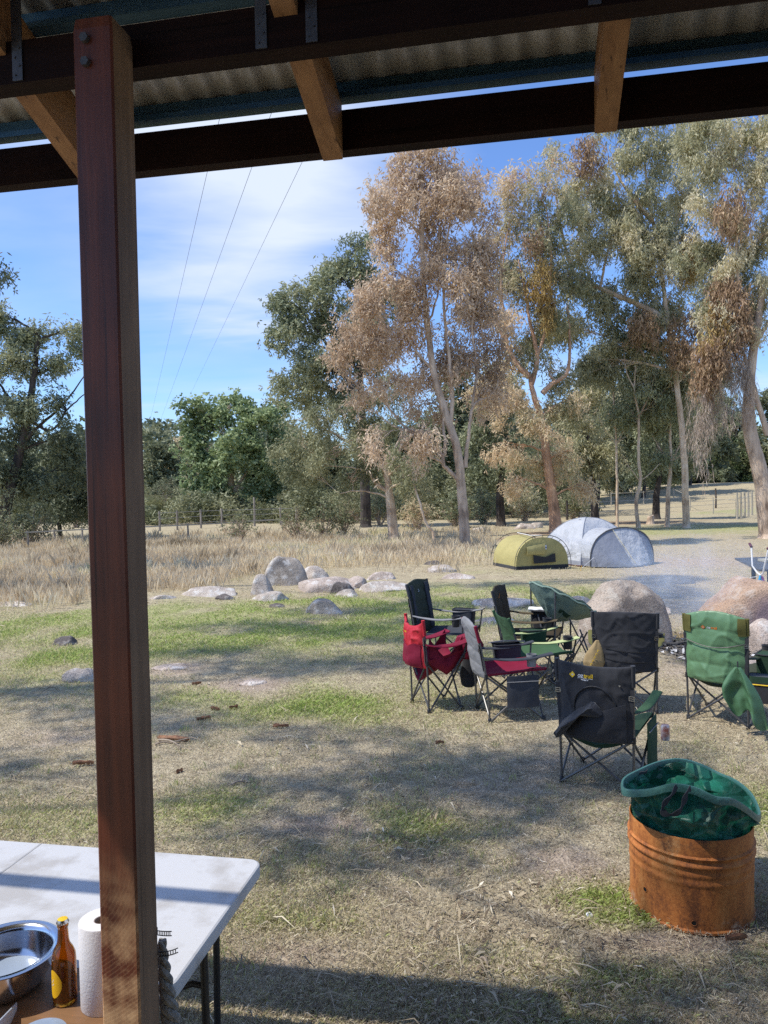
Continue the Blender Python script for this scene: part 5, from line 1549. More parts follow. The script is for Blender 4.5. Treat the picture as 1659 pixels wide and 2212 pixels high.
# ------------------------------------------------------------------ folding camp chair
def camp_chair(label, loc, fwd, w=.5, d=.46, h=.90, seat_h=.40, front_h=.45, arm_h=.63, back=None, front=None, seat=None, arm=None, frame=None, trim=None,
               quilt=0, arch=.03, horns=0.0, lean=.07, sag=.05, seatsag=.05, cup='R', cooler=None, pocket=None, armw=.07, seed=0, side_strap=True, back_lo=None, narrow_top=0.0,
               arms='LR', armtop=None, leg_front=None, wr=.006, bulge=.02):
    """local axes: +x sitter's right, +y the way the chair faces"""
    f = Vector((fwd[0], fwd[1], 0)).normalized()
    rz = math.atan2(f.y, f.x) - PI / 2
    root = thing('camp_chair', label, 'chair', (loc[0], loc[1], float(hgt(loc[0], loc[1]))), rz, 'folding chairs round the fire')
    fr = frame or M['frame']
    hw = w / 2
    yb, yf = -d / 2, d / 2
    R = .0095

    def post(s, z):
        k = z / h
        return Vector((s * hw * (1 + .05 * k), yb - lean * k * k, z))
    bl = {s: [post(s, z) for z in (0.012, .25, .5, .75, h)] for s in (-1, 1)}
    fs_ = {s: Vector((s * hw * 1.06, yf + .03, front_h)) for s in (-1, 1)}
    bs_ = {s: post(s, seat_h) for s in (-1, 1)}
    ff = {s: Vector((s * hw, yf, .012)) for s in (-1, 1)}
    bf = {s: Vector((s * hw, yb, .012)) for s in (-1, 1)}
    for s in (-1, 1):
        mb = MB(); mb.tube(bl[s], R, 8)
        leg = mb.build('leg', fr, root)
        mb = MB(); mb.lathe([(0, 0), (.017, 0), (.017, .035), (.012, .042), (0, .042)], 10, (bf[s].x, bf[s].y, 0))
        mb.build('foot_cap', M['black_plastic'], leg)
        mb = MB(); mb.lathe([(.0, -.02), (.016, -.02), (.016, .02), (.0, .02)], 10, bs_[s]); mb.build('joint', M['black_plastic'], leg)
        # front foot and arm post
        mb = MB(); mb.lathe([(0, 0), (.017, 0), (.017, .03), (.012, .036), (0, .036)], 10, (ff[s].x, ff[s].y, 0))
        mb.build('foot_cap', M['black_plastic'], root)
        if ('L' if s < 0 else 'R') in arms:
            at = Vector((s * hw * 1.16, yf + .05, arm_h))
            mb = MB(); mb.tube([fs_[s] + Vector((0, -.005, -.06)), fs_[s], at], R * .95, 8)
            mb.build('arm_post', fr, root)
    lf = leg_front or fr

    def brace(a, b, off, m_=None):
        mb = MB(); a, b = Vector(a), Vector(b)
        mb.tube([a + off, b + off], R * .95, 8)
        mb.build('cross_brace', m_ or fr, root)
    e = .009
    brace(bf[-1], bs_[1], Vector((0, -e, 0))); brace(bf[1], bs_[-1], Vector((0, e, 0)))
    brace(ff[-1], fs_[1], Vector((0, e, 0)), lf); brace(ff[1], fs_[-1], Vector((0, -e, 0)), lf)
    for s in (-1, 1):
        brace(bf[s], fs_[s], Vector((s * e, 0, 0))); brace(ff[s], bs_[s], Vector((-s * e, 0, 0)))
    # seat: slung fabric
    so = seed * 3.7

    def sm(u, v):
        a = bs_[-1].lerp(bs_[1], u); b = fs_[-1].lerp(fs_[1], u)
        p = a.lerp(b, v)
        p.z += .012 - seatsag * math.sin(PI * u) * (1 - .55 * v) + .004 * nz((u * 5, v * 5, so), 1) - .02 * max(0, v - .9) * 10 * math.sin(PI * u)
        return p
    mb = MB()
    mb.pad(16, 14, sm, lambda u, v: Vector((0, 0, 1)), lambda u, v: (.010 + .010 * abs(math.sin(PI * 4 * u)) ** .5, .008), 0, 0)
    mb.build('seat', seat, root, angle=60)
    # backrest
    z0 = back_lo if back_lo is not None else seat_h - .02

    def topz(u):
        z = h + arch * math.sin(PI * u)
        if horns: z = h - horns * math.sin(PI * u) ** .6
        return z

    def bm(u, v):
        z = z0 + (topz(u) - z0) * v
        s = 2 * u - 1
        k = min(z, h) / h
        nx = (1 - narrow_top * v)
        x = s * hw * (1 + .05 * k) * nx
        y = yb - lean * k * k
        sg = sag * (1 - v * .75) * math.sin(PI * u) + .012 * math.sin(PI * u) * v
        y -= sg
        cr = (1 - min(1, abs(nz((x * 7 + z * 2.5, z * 2.6, so + 5), 1)) * 5)) ** 2
        c2 = (1 - min(1, abs(nz((x * 5 - z * 6, z * 5 + x * 4, so + 8), 1)) * 5)) ** 2
        y += wr * 1.1 * nz((x * 6, z * 6, so), 1) + wr * .6 * nz((x * 17 + z * 6, z * 15 - x * 8, so + 3), 1) - wr * (1.0 * cr + .9 * c2) * min(1, min(u, 1 - u) * 8)
        return Vector((x, y, z))

    def bt(u, v):
        e_ = min(1, min(u, 1 - u) * 9, min(v, 1 - v) * 9)
        t = .006 + bulge * .5 * max(0, e_) ** .6
        if quilt:
            t = .006 + bulge * max(0, e_) ** .5 * (abs(math.sin(PI * quilt * (v + .03 * nz((u * 2.5, v * 3, so), 1)))) ** .32 * .6 + .25)
        return (t * .8, t)
    mb = MB()
    mb.pad(44, 52, bm, lambda u, v: Vector((0, 1, 0)), bt, 0, 1)
    bo = mb.build('backrest', [front or back, back], root, angle=75)

    def rear(x, z, lift=0.0, base=.003):
        """point on the rear face, x to the right as seen from behind"""
        v = min(1, max(0, (z - z0) / (topz(.5) - z0)))
        k = min(z, h) / h
        u = min(1, max(0, .5 + x / (2 * hw * (1 + .05 * k))))
        v = min(1, max(0, (z - z0) / (topz(u) - z0)))
        p = bm(u, v)
        return Vector((x, p.y - bt(u, v)[1] - base - lift, z))

    def frontp(x, z, lift=0.0):
        k = min(z, h) / h
        u = min(1, max(0, .5 + x / (2 * hw * (1 + .05 * k))))
        v = min(1, max(0, (z - z0) / (topz(u) - z0)))
        p = bm(u, v)
        return Vector((x, p.y + bt(u, v)[0] + .003 + lift, z))
    # sleeves over the post tops and straps
    for s in (-1, 1):
        mb = MB(); mb.tube([post(s, h - .14), post(s, h + .006)], .0165, 10)
        mb.build('post_sleeve', trim or back, bo)
        if side_strap:
            mb = MB()
            a, b = post(s, h - .16), post(s, .47)
            mb.beam(a + Vector((-s * .004, -.018, 0)), b + Vector((-s * .012, -.018, 0)), .026, .003, up=Vector((0, -1, 0)))
            st = mb.build('strap', M['black_fab'], bo, smooth=False)
            mb = MB()
            c_ = a.lerp(b, .22) + Vector((-s * .006, -.022, 0))
            for dz in (-.014, 0, .014): mb.beam(c_ + Vector((-.017, 0, dz)), c_ + Vector((.017, 0, dz)), .004, .005)
            for dx in (-.016, .016): mb.beam(c_ + Vector((dx, 0, -.016)), c_ + Vector((dx, 0, .016)), .004, .005, up=Vector((0, 1, 0)))
            mb.build('buckle', M['silver'], st, smooth=False)
    # arms
    for s in (-1, 1):
        if ('L' if s < 0 else 'R') not in arms: continue
        pa = post(s, arm_h - .015) + Vector((0, -.005, 0)); pb = Vector((s * hw * 1.16, yf + .07, arm_h + .008))

        def am(u, v, pa=pa, pb=pb, s=s):
            p = pa.lerp(pb, v)
            wd = armw * (.35 + .65 * min(1, v * 2.2))
            if cup and ('L' if s < 0 else 'R') in cup and v > .62: wd *= 1.35
            p = p + Vector((wd * (u - .5), 0, -.035 * math.sin(PI * v) + .004 * nz((u * 4, v * 5, so + s), 1)))
            return p
        mb = MB()
        mb.pad(6, 16, am, lambda u, v: Vector((0, 0, 1)), lambda u, v: (.008 * min(1, min(u, 1 - u) * 5 + .2), .007), 0, 1)
        ao = mb.build('armrest', [armtop or arm, arm], root, angle=70)
        if cup and ('L' if s < 0 else 'R') in cup:
            cc = pa.lerp(pb, .83)
            mb = MB(); mb.lathe([(.0, -.105), (.036, -.105), (.042, -.10), (.045, .016), (.049, .018), (.049, .021), (.040, .021), (.038, -.09), (0, -.09)], 18, cc)
            mb.build('cup_holder', M['black_fab'], ao, angle=60)
        if cooler and ('L' if s < 0 else 'R') in cooler:
            mcool = cooler[('L' if s < 0 else 'R')]
            cc = pa.lerp(pb, .60) + Vector((s * .045, 0, -.115))
            mb = MB()

            def cf_(u, v):
                a = 2 * PI * u
                ca, sa = math.cos(a), math.sin(a)
                sx = abs(ca) ** .35 * (1 if ca > 0 else -1); sy = abs(sa) ** .35 * (1 if sa > 0 else -1)
                t = .86 + .14 * v
                return cc + Vector((.075 * sx * t, .135 * sy * t, -.10 + .20 * v + .004 * nz((a, v * 3, so), 2)))
            mb.grid(32, 6, cf_, closed_u=True)
            n_ = 32
            b0 = len(mb.v) - n_
            mb.f.append([b0 + i for i in range(n_)]); mb.m.append(0)
            mb.f.append([i for i in range(n_)][::-1]); mb.m.append(0)
            cb = mb.build('cooler_bag', mcool, root, angle=55)
            mb = MB()
            mb.tube([cf_(i / 24, 1.0) + Vector((0, 0, .004)) for i in range(25)], .006, 6, cap=False)
            mb.build('zip', M['black_fab'], cb)
    if pocket:
        s = -1 if pocket[0] == 'L' else 1
        _, m_, zt, zb, y0, y1 = pocket
        mb = MB()

        def pm(u, v):
            x = s * (hw * 1.12 + .014 + .02 * math.sin(PI * u) * (1 - v) * .7)
            z = zb + (zt - zb) * v
            return Vector((x + .004 * nz((u * 4, v * 4, so), 1), y0 + (y1 - y0) * u, z))
        mb.pad(10, 10, pm, lambda u, v: Vector((s, 0, 0)), lambda u, v: (.010 * min(1, min(u, 1 - u) * 8 + .15, ), .004), 0, 0)
        po = mb.build('side_pocket', m_, root, angle=60)
        mb = MB(); mb.tube([pm(u / 10, .82) + Vector((s * .013, 0, 0)) for u in range(11)], .004, 5); mb.build('piping', M['grey_fab'], po)
    return root, bo, rear, frontp, post


def ctr(bl, br, d):
    bl, br = Vector(bl), Vector(br)
    r_ = (br - bl); r_.z = 0
    f = Vector((-r_.y, r_.x, 0)).normalized()
    return (bl + br) / 2 + f * d / 2, f, r_.length


# nearest black chair
c_, f_, w_ = ctr(G(1221, 1690), G(1361, 1717), .46)
root, bo, rear, fp, post_ = camp_chair('nearest black folding chair with yellow wordmark and bundled black hood', c_, f_, w=.50, h=.885, seat_h=.375, front_h=.42, arm_h=.58, back=M['black_fab'], front=M['olive_fab'],
                                seat=M['dkgreen_fab'], arm=M['black_fab'], armtop=M['midgreen_fab'], frame=M['frame_light'], quilt=0, arch=-.02, sag=.085, seatsag=.09, cup='', pocket=('R', M['dkgreen_fab'], .44, .10, -.02, .24), seed=1, wr=.008, bulge=.03, lean=.04)
logo(bo, rear, -.135, .80, .021, M['yellow'], M['white'], M['yellow'], sub=True)
# padded oval panel seam
mb = MB()
pts = [rear(.02 + .14 * math.cos(a) * (1 if math.cos(a) > 0 else 1.05), .58 + .155 * math.sin(a), .002) for a in [PI * (-.12 + 1.22 * i / 26) for i in range(27)]]
mb.tube(pts, .006, 6); mb.build('piping', M['black_plastic'], bo)
mb = MB()


def pocketf(u, v):
    x = -.16 + .38 * u
    zt = .50 + .13 * u
    z = .37 + (zt - .37) * v
    return rear(x, z, .012 + .03 * math.sin(PI * u) * math.sin(PI * min(1, v * .9)) + .006 * nz((u * 5, v * 4, 2), 1.5))


mb.pad(14, 10, pocketf, lambda u, v: Vector((0, -1, 0)), lambda u, v: (.004, .004)); mb.build('back_pocket', M['black_fab'], bo)
# bundled hood hanging on the left of the back
mb = MB()


def hood(u, v):
    a = 2 * PI * u
    ax = [(.07, .555, .02), (-.01, .590, .07), (-.06, .575, .11), (-.115, .525, .125), (-.165, .465, .11), (-.20, .405, .07), (-.22, .365, .03)]
    q = v * (len(ax) - 1); i = min(int(q), len(ax) - 2); t = q - i
    x, z, r = [ax[i][k] * (1 - t) + ax[i + 1][k] * t for k in range(3)]
    wv = 1 + .28 * nz((math.cos(a) * 1.6, math.sin(a) * 1.6, v * 4), 1.4) + .08 * math.sin(7 * a + v * 5)
    c = rear(x, z, .035)
    return c + Vector((math.cos(a) * r * wv * .75, -abs(r) * .2 + math.sin(a) * r * .62 * wv, math.cos(a) * r * wv * .55 + math.sin(a) * r * .2))


mb.grid(24, 18, hood, closed_u=True); mb.build('hood', M['black_fab'], bo, angle=80)
mb = MB(); mb.tube([rear(-.14, .50, .06), rear(-.135, .40, .03), rear(-.13, .30, .01) + Vector((0, -.02, 0)), rear(-.125, .24, 0) + Vector((0, -.03, 0))], .0025, 5)
mb.build('drawcord', M['black_plastic'], bo)
mb = MB(); q = rear(.185, .755, .002); mb.tube([q, q + Vector((0, -.004, 0))], .006, 10); mb.build('stud', M['silver'], bo)

# green satin chair on the right
c_, f_, w_ = ctr(G(1489, 1553), G(1614, 1575), .5)
root, bo, rear, fp, post_ = camp_chair('satin green quilted folding chair with orange wordmark at the right edge', c_, f_, w=.50, d=.5, h=.945, seat_h=.40, front_h=.46, arm_h=.62, back=M['green_fab'], front=M['dkgreen_fab'],
                                seat=M['olive_fab'], arm=M['dkgreen_fab'], armtop=M['olive_fab'], frame=M['frame'], trim=M['khaki_fab'], quilt=4.0, arch=.055, sag=.075, seatsag=.08, cup='R', cooler={'R': M['dkgreen_fab']}, seed=2, wr=.008, bulge=.018, lean=.06, leg_front=M['frame'])
logo(bo, rear, -.085, .855, .017, M['orange'], M['white'], M['orange'])
for s in (-1, 1):
    mb = MB()
    mb.pad(3, 6, lambda u, v: rear(s * (.195 + .06 * u), .80 + .15 * v, .004), lambda u, v: Vector((0, -1, 0)), lambda u, v: (.003, .003)); mb.build('corner_panel', M['khaki_fab'], bo)
mb = MB(); mb.tube([rear(-.24 + .48 * i / 16, .735 - .045 * math.sin(PI * i / 16), .016) for i in range(17)], .0045, 6); mb.build('elastic_cord', M['black_plastic'], bo)
mb = MB(); mb.tube([Vector((.02, .2, .39)), Vector((.055, .19, .17))], .011, 8); mb.build('yellow_leg', M['yellow_tube'], root)
# its carry bag, hung on the right arm
bagp = root.matrix_world
RZ = Matrix.Rotation(root.rotation_euler.z, 4, 'Z'); RT = Matrix.Translation(root.location) @ RZ


def bag_mesh(top, prof, mt, name, label, cat, fold=.3, tilt=(0, 0), flat=.55, seed=0, rz=0.0):
    """hanging cloth bag: prof [(dz,radius,dx)]"""
    mb = MB()

    def fn(u, v):
        a = 2 * PI * u
        q = v * (len(prof) - 1); i = min(int(q), len(prof) - 2); t = q - i
        t2 = t * t * (3 - 2 * t)
        dz, r, dx = [prof[i][k] * (1 - t2) + prof[i + 1][k] * t2 for k in range(3)]
        wv = 1 + fold * .35 * math.cos(2 * a + .6) + fold * .5 * nz((math.cos(a) * 1.2, math.sin(a) * 1.2, dz * 5 + seed), 1.3) + fold * .12 * math.sin(5 * a + dz * 8)
        x, y = math.cos(a) * r * wv + dx, math.sin(a) * r * wv * flat
        return Vector((x * math.cos(rz) - y * math.sin(rz), x * math.sin(rz) + y * math.cos(rz), dz))
    mb.grid(28, 22, fn, closed_u=True)
    n_ = 28
    mb.f.append(list(range(n_))[::-1]); mb.m.append(0)
    mb.f.append([len(mb.v) - n_ + i for i in range(n_)]); mb.m.append(0)
    o = mb.build(name, mt, None, angle=80)
    o.location = top
    tag(o, label, cat)
    return o


p0 = P(1594, 1440, 6.35)
M['bagcloth'] = fabric('green_bag_cloth', (0.075, 0.17, 0.085), rough=.5, spec=.4)
mb = MB()
rv = Vector((.79, -.62, 0)); dvw = Vector((-.62, -.79, 0))


def hang(u, v):
    wdt = .045 + .255 * math.sin(min(1, v * 1.5) * PI / 2) * (1 - .25 * max(0, v - .75) * 4 * (1 - u))
    x = .005 + .075 * v ** 1.3 + (u - .5) * wdt
    z = -v * (.335 + .125 * u + .05 * math.sin(u * 9))
    y = (.040 * math.sin(u * 2 * PI * 1.35 + .5 + v) + .02 * math.sin(u * 17 + v * 2) * v) * min(1, v * 2.5) + .014 * nz((u * 4, v * 5, 1), 1)
    return rv * x + dvw * (y + .03) + Vector((0, 0, z))


mb.pad(40, 30, hang, lambda u, v: dvw, lambda u, v: (.006 + .018 * math.sin(PI * u), .012))
cbg = mb.build('carry_bag', M['bagcloth'], None, angle=80)
cbg.location = p0
tag(cbg, 'green cloth carry bag hanging from the arm of the satin green chair', 'bag')
mb = MB(); mb.tube([hang(.5, 0) + Vector((0, 0, .05)), hang(.5, 0), hang(.52, .2) + dvw * .02], .006, 6); mb.build('cord', M['black_fab'], cbg)
pc = P(1647, 1490, 6.45)
mb = MB()


def cool(u, v):
    a = 2 * PI * u; ca, sa = math.cos(a), math.sin(a)
    return Vector((.10 * abs(ca) ** .3 * (1 if ca > 0 else -1), .075 * abs(sa) ** .3 * (1 if sa > 0 else -1), -.10 + .22 * v))


mb.grid(32, 5, cool, closed_u=True); mb.f.append([len(mb.v) - 32 + i for i in range(32)]); mb.m.append(0); mb.f.append(list(range(32))[::-1]); mb.m.append(0)
cb = mb.build('cooler_bag', M['black_fab'], None, angle=50)
cb.location = pc; cb.rotation_euler = (0, 0, -.5)
tag(cb, 'black insulated cooler bag with yellow trim beside the satin green chair', 'cooler bag')
mb = MB(); mb.tube([cool(i / 30, .70) * 1.02 for i in range(31)], .006, 6, cap=False); mb.build('trim', M['yellow'], cb)
mb = MB(); mb.grid(31, 2, lambda u, v: cool(u, .78 + .24 * v) * 1.01, closed_u=False); mb.build('lid_band', M['dkgreen_fab'], cb)

# black chair in the middle
c_, f_, w_ = ctr(P(1283, 1548, 7.2), G(1404, 1538), .5)
c_.z = 0
c_ = Vector((2.27, 7.28, 0)); f_ = Vector((.30, .95, 0))
root, bo, rear, fp, post_ = camp_chair('plain black quilted folding chair facing the fire between the boulders', c_, f_, w=.54, d=.5, h=.93, seat_h=.41, front_h=.46, arm_h=.63, back=M['black_fab'], front=M['olive_fab'], seat=M['brown_fab'],
                                arm=M['black_fab'], armtop=M['khaki_fab'], frame=M['frame_light'], quilt=0, arch=.012, sag=.07, seatsag=.06, cup='R', seed=3, wr=.009, bulge=.022, lean=.07, armw=.085)
for z in (.60, .505):
    mb = MB(); mb.tube([rear(-.17 + .36 * i / 14, z - .012 * math.sin(PI * i / 14) - .02 * i / 14, .0) for i in range(15)], .0035, 5); mb.build('quilt_seam', M['black_plastic'], bo)
# tan bag hung from its left arm
bag_mesh(P(1290, 1383, 7.05), [(0, .014, 0), (-.05, .04, -.005), (-.12, .065, -.02), (-.20, .085, -.03), (-.26, .07, -.035), (-.28, .02, -.04)], M['tan_fab'], 'carry_bag', 'tan cloth carry bag hanging left of the plain black chair', 'bag', fold=.5, seed=6)

tb2 = [o for o in COL.objects if o.get('label') == 'tan cloth carry bag hanging left of the plain black chair'][0]
mb = MB()
for k in range(5):                            # hand-lettered strokes running up the bag's edge, unreadable at this distance
    q = Vector((-.075 + .016 * k, -.045, -.22 + .030 * k))
    mb.tube([q, q + Vector((.004, -.002, .02)), q + Vector((.014, -.002, .012))], .0028, 5)
mb.build('lettering', M['yellow'], tb2)
can = MB(); can.lathe([(0, 0), (.030, 0), (.033, .006), (.033, .10), (.028, .115), (0, .115)], 20)
co = can.build('drink_can', mat('can_white', (.55, .60, .68), (.30, .10, .08), rough=.3, metal=.4, scale=16), None, angle=50)
co.location = P(1437, 1598, 5.75); tag(co, 'white and red drink can held below the arm of the nearest black chair', 'can')

# red chair, half folded
bl, br = G(893, 1518), G(924, 1539)
c_, f_, w_ = ctr(bl, br, .34)
root, bo, rear, fp, post_ = camp_chair('bright red padded folding chair standing half folded with sagging maroon seat', c_, f_, w=.42, d=.34, h=.87, seat_h=.47, front_h=.55, arm_h=.66, back=M['red_fab'], front=M['dkred_fab'], seat=M['dkred_fab'],
                                arm=M['dkred_fab'], armtop=M['dkred_fab'], frame=M['frame'], quilt=2, horns=.07, arch=0, sag=.10, seatsag=.22, cup='', seed=4, wr=.012, bulge=.028, lean=.05, armw=.12, back_lo=.42)
logo(bo, rear, -.12, .735, .013, M['yellow'], M['yellow'], M['yellow'], mark=False)
mb = MB()
mb.pad(14, 8, lambda u, v: rear(-.19 + .38 * u, .43 + (.20 + .02 * math.sin(u * 9)) * v, .004), lambda u, v: Vector((0, -1, 0)), lambda u, v: (.004, .004)); mb.build('lower_panel', M['dkred_fab'], bo)
# gathered fabric pouches at its sides
for s, a_ in ((1, .0), (-1, .0)):
    mb = MB()

    def pouch(u, v, s=s):
        y = -.15 + .34 * u
        zt = .50 + .20 * abs(2 * u - 1) ** 1.3
        zb_ = .34 + .12 * abs(2 * u - 1)
        return Vector((s * (.195 + .035 * math.sin(PI * u) * math.sin(PI * v)) + .008 * nz((u * 4, v * 4, 7 + s), 1), y, zb_ + (zt - zb_) * v))
    mb.pad(14, 10, pouch, lambda u, v: Vector((s, 0, 0)), lambda u, v: (.008, .006)); mb.build('side_panel', M['dkred_fab'], root)
o = bag_mesh(P(1012, 1368, 7.45), [(0, .03, 0), (-.03, .095, -.01), (-.12, .125, .0), (-.22, .105, .01), (-.25, .085, .01)], M['dkred_fab'], 'carry_bag', 'maroon and black drawstring bag hanging between the red and grey chairs', 'bag', fold=.5, seed=9)
mb = MB()
pr_ = [(-.245, .084, .01), (-.27, .082, .01), (-.38, .09, .0), (-.50, .078, -.005), (-.525, .04, -.005)]


def lowbag(u, v):
    a = 2 * PI * u; q = v * (len(pr_) - 1); i = min(int(q), len(pr_) - 2); t = q - i
    dz, r, dx = [pr_[i][k] * (1 - t) + pr_[i + 1][k] * t for k in range(3)]
    wv = 1 + .12 * nz((math.cos(a), math.sin(a), dz * 6), 1.5)
    return Vector((math.cos(a) * r * wv + dx, math.sin(a) * r * .6 * wv, dz))


mb.grid(24, 14, lowbag, closed_u=True); mb.f.append([len(mb.v) - 24 + i for i in range(24)]); mb.m.append(0)
mb.build('lower_pouch', M['black_fab'], o, angle=80)

# grey and maroon chair
bl, br = G(1030, 1530), G(1059, 1562)
c_, f_, w_ = ctr(bl, br, .5)
f_ = Vector((.985, .12, 0))
root, bo, rear, fp, post_ = camp_chair('grey backed folding chair with maroon seat and hanging mesh side pocket', c_, f_, w=.47, d=.50, h=.865, seat_h=.415, front_h=.45, arm_h=.60, back=M['grey_fab'], front=M['grey_fab'], seat=M['dkred_fab'],
                                arm=M['dark_fab'], armtop=M['dark_fab'], frame=M['frame_light'], quilt=4, arch=.05, sag=.05, seatsag=.05, cup='', cooler={'L': M['dark_fab']}, pocket=('R', M['dark_fab'], .42, .14, -.10, .19), seed=5, wr=.006, bulge=.015, lean=.12, trim=M['dkred_fab'])
mb = MB()
mb.pad(8, 8, lambda u, v: sm_pt(u, v), lambda u, v: Vector((0, 0, 1)), lambda u, v: (.006, .004)) if False else None
mb.pad(8, 10, lambda u, v: Vector((-.15 + .30 * u, -.17 + .36 * v, .425 + .02 * v - .045 * math.sin(PI * (.18 + .64 * u)) * (1 - .5 * v))), lambda u, v: Vector((0, 0, 1)), lambda u, v: (.012, .002))
mb.build('seat_panel', M['dark_fab'], root)
mb = MB(); mb.lathe([(0, -.11), (.04, -.11), (.046, .0), (.042, .0), (.038, -.1), (0, -.1)], 16, (.235, .14, .60)); mb.build('cup_holder', M['grey_fab'], root)
mb = MB()
mb.pad(6, 10, lambda u, v: Vector((-.27 - .10 * u, -.10 + .34 * v, .612 - .02 * u + .012 * math.sin(PI * v))), lambda u, v: Vector((0, 0, 1)), lambda u, v: (.007, .005)); mb.build('cooler_lid', M['grey_fab'], root)

# low green chair
c_, f_ = Vector((1.56, 7.82, 0)), Vector((.985, .14, 0))
root, bo, rear, fp, post_ = camp_chair('low green folding chair with pale lime armrests behind the grey maroon chair', c_, f_, w=.50, d=.46, h=.80, seat_h=.385, front_h=.43, arm_h=.585, back=M['midgreen_fab'], front=M['midgreen_fab'], seat=M['midgreen_fab'],
                                arm=M['midgreen_fab'], armtop=M['lime_fab'], frame=M['frame'], quilt=0, arch=-.01, sag=.035, seatsag=.06, cup='R', cooler={'L': M['dkgreen_fab']}, seed=6, lean=.17, bulge=.012, side_strap=False, narrow_top=.3, wr=.004)
mb = MB()
for k in range(3):                            # small pale emblem of three strokes
    mb.add([fp(.02 + .03 * k - .012, .70 - .012 * (k % 2)), fp(.02 + .03 * k + .018, .685 - .012 * (k % 2)), fp(.02 + .03 * k + .018, .692 - .012 * (k % 2)), fp(.02 + .03 * k - .004, .712 - .012 * (k % 2))], [(0, 1, 2, 3)])
mb.build('emblem', M['white'], bo, smooth=False)

# dark grey and olive chair far left
c_, f_ = Vector((.71, 8.85, 0)), Vector((.90, -.44, 0))
root, bo, rear, fp, post_ = camp_chair('dark grey and olive folding chair with side cooler behind the red chair', c_, f_, w=.56, d=.52, h=1.0, seat_h=.42, front_h=.46, arm_h=.66, back=M['dark_fab'], front=M['olive_fab'], seat=M['dark_fab'],
                                arm=M['dark_fab'], armtop=M['grey_fab'], frame=M['frame'], quilt=5, arch=.03, sag=.03, seatsag=.05, cup='R', cooler={'L': M['dark_fab']}, seed=7, lean=.12, bulge=.022, trim=M['dark_fab'], narrow_top=.1, leg_front=M['yellow_tube'])
mb = MB()
q = [(.012 * math.cos(a), .014 * math.sin(a)) for a in [PI * (.3 + 1.4 * i / 10) for i in range(11)]]
mb.tube([fp(.0 + a, .90 + b, .001) for a, b in q], .0035, 5); mb.build('emblem', M['white'], bo)
for s in (-1, 1):
    mb = MB()
    mb.pad(4, 14, lambda u, v: fp(s * (.175 + .075 * u), .46 + .52 * v, .004), lambda u, v: Vector((0, 1, 0)), lambda u, v: (.008, .004)); mb.build('side_padding', M['dark_fab'], bo)

# dark brown chair
c_, f_ = Vector((1.63, 8.55, 0)), Vector((.93, -.36, 0))
root, bo, rear, fp, post_ = camp_chair('dark brown folding chair with black cooler left of the sage moon chair', c_, f_, w=.56, d=.52, h=.95, seat_h=.43, front_h=.47, arm_h=.665, back=M['brown_fab'], front=M['brown_fab'], seat=M['brown_fab'],
                                arm=M['brown_fab'], armtop=fabric('brown_arm_cloth', (.10, .075, .04)), frame=M['frame'], quilt=4, arch=.03, sag=.03, seatsag=.05, cup='R', cooler={'L': M['black_fab']}, seed=8, lean=.12, bulge=.024, trim=M['black_fab'], narrow_top=.08)
mb = MB()
for k in range(4):
    mb.add([fp(-.03 + .02 * k, .885 - .012 * k), fp(-.014 + .02 * k, .875 - .012 * k), fp(-.010 + .02 * k, .888 - .012 * k), fp(-.024 + .02 * k, .898 - .012 * k)], [(0, 1, 2, 3)])
mb.build('emblem', M['orange'], bo, smooth=False)
mb = MB(); mb.pad(6, 6, lambda u, v: Vector((-.32 + .12 * u, -.08 + .2 * v, .69 + .02 * math.sin(PI * u) + .01 * nz((u * 5, v * 5, 2), 1))), lambda u, v: Vector((0, 0, 1)), lambda u, v: (.003, .003))
o = mb.build('cloth', M['white'], None)
o.matrix_world = Matrix.Translation(root.location) @ Matrix.Rotation(root.rotation_euler.z, 4, 'Z')
tag(o, 'small white cloth lying on the cooler of the dark brown chair', 'cloth')

# round bucket chair
mc = Vector((2.02, 8.75, 0)); fdir = Vector((.96, .28, 0)).normalized()
rzm = math.atan2(fdir.y, fdir.x) - PI / 2
root = thing('moon_chair', 'round sage green bucket chair on crossed black legs beside the big boulder', 'chair', mc, rzm, 'folding chairs round the fire')
Rr = .41
tl = rad(29)
rim_c = Vector((0, .0, .80)); ax_u = Vector((1, 0, 0)); ax_v = Vector((0, math.cos(tl), -math.sin(tl)))     # rim plane drops towards the front
nrm_ = ax_u.cross(ax_v)
mb = MB()


def bowlf(u, v, off=0.0):
    a = 2 * PI * u
    r_ = Rr * min(1, v) ** .95
    dep = .27 * (1 - v ** 1.15)
    p = rim_c + ax_u * (r_ * math.cos(a)) + ax_v * (r_ * math.sin(a)) - nrm_ * (dep + off)
    wv = .016 * nz((math.cos(a) * 3 * v, math.sin(a) * 3 * v, 4), 2) + .010 * math.sin(a * 11 + 3 * v) * v ** 2 - .014 * (1 - min(1, abs(nz((math.cos(a) * 2.2, math.sin(a) * 2.2, v * 1.5 + 3), 1.6)) * 3))
    return p - nrm_ * wv


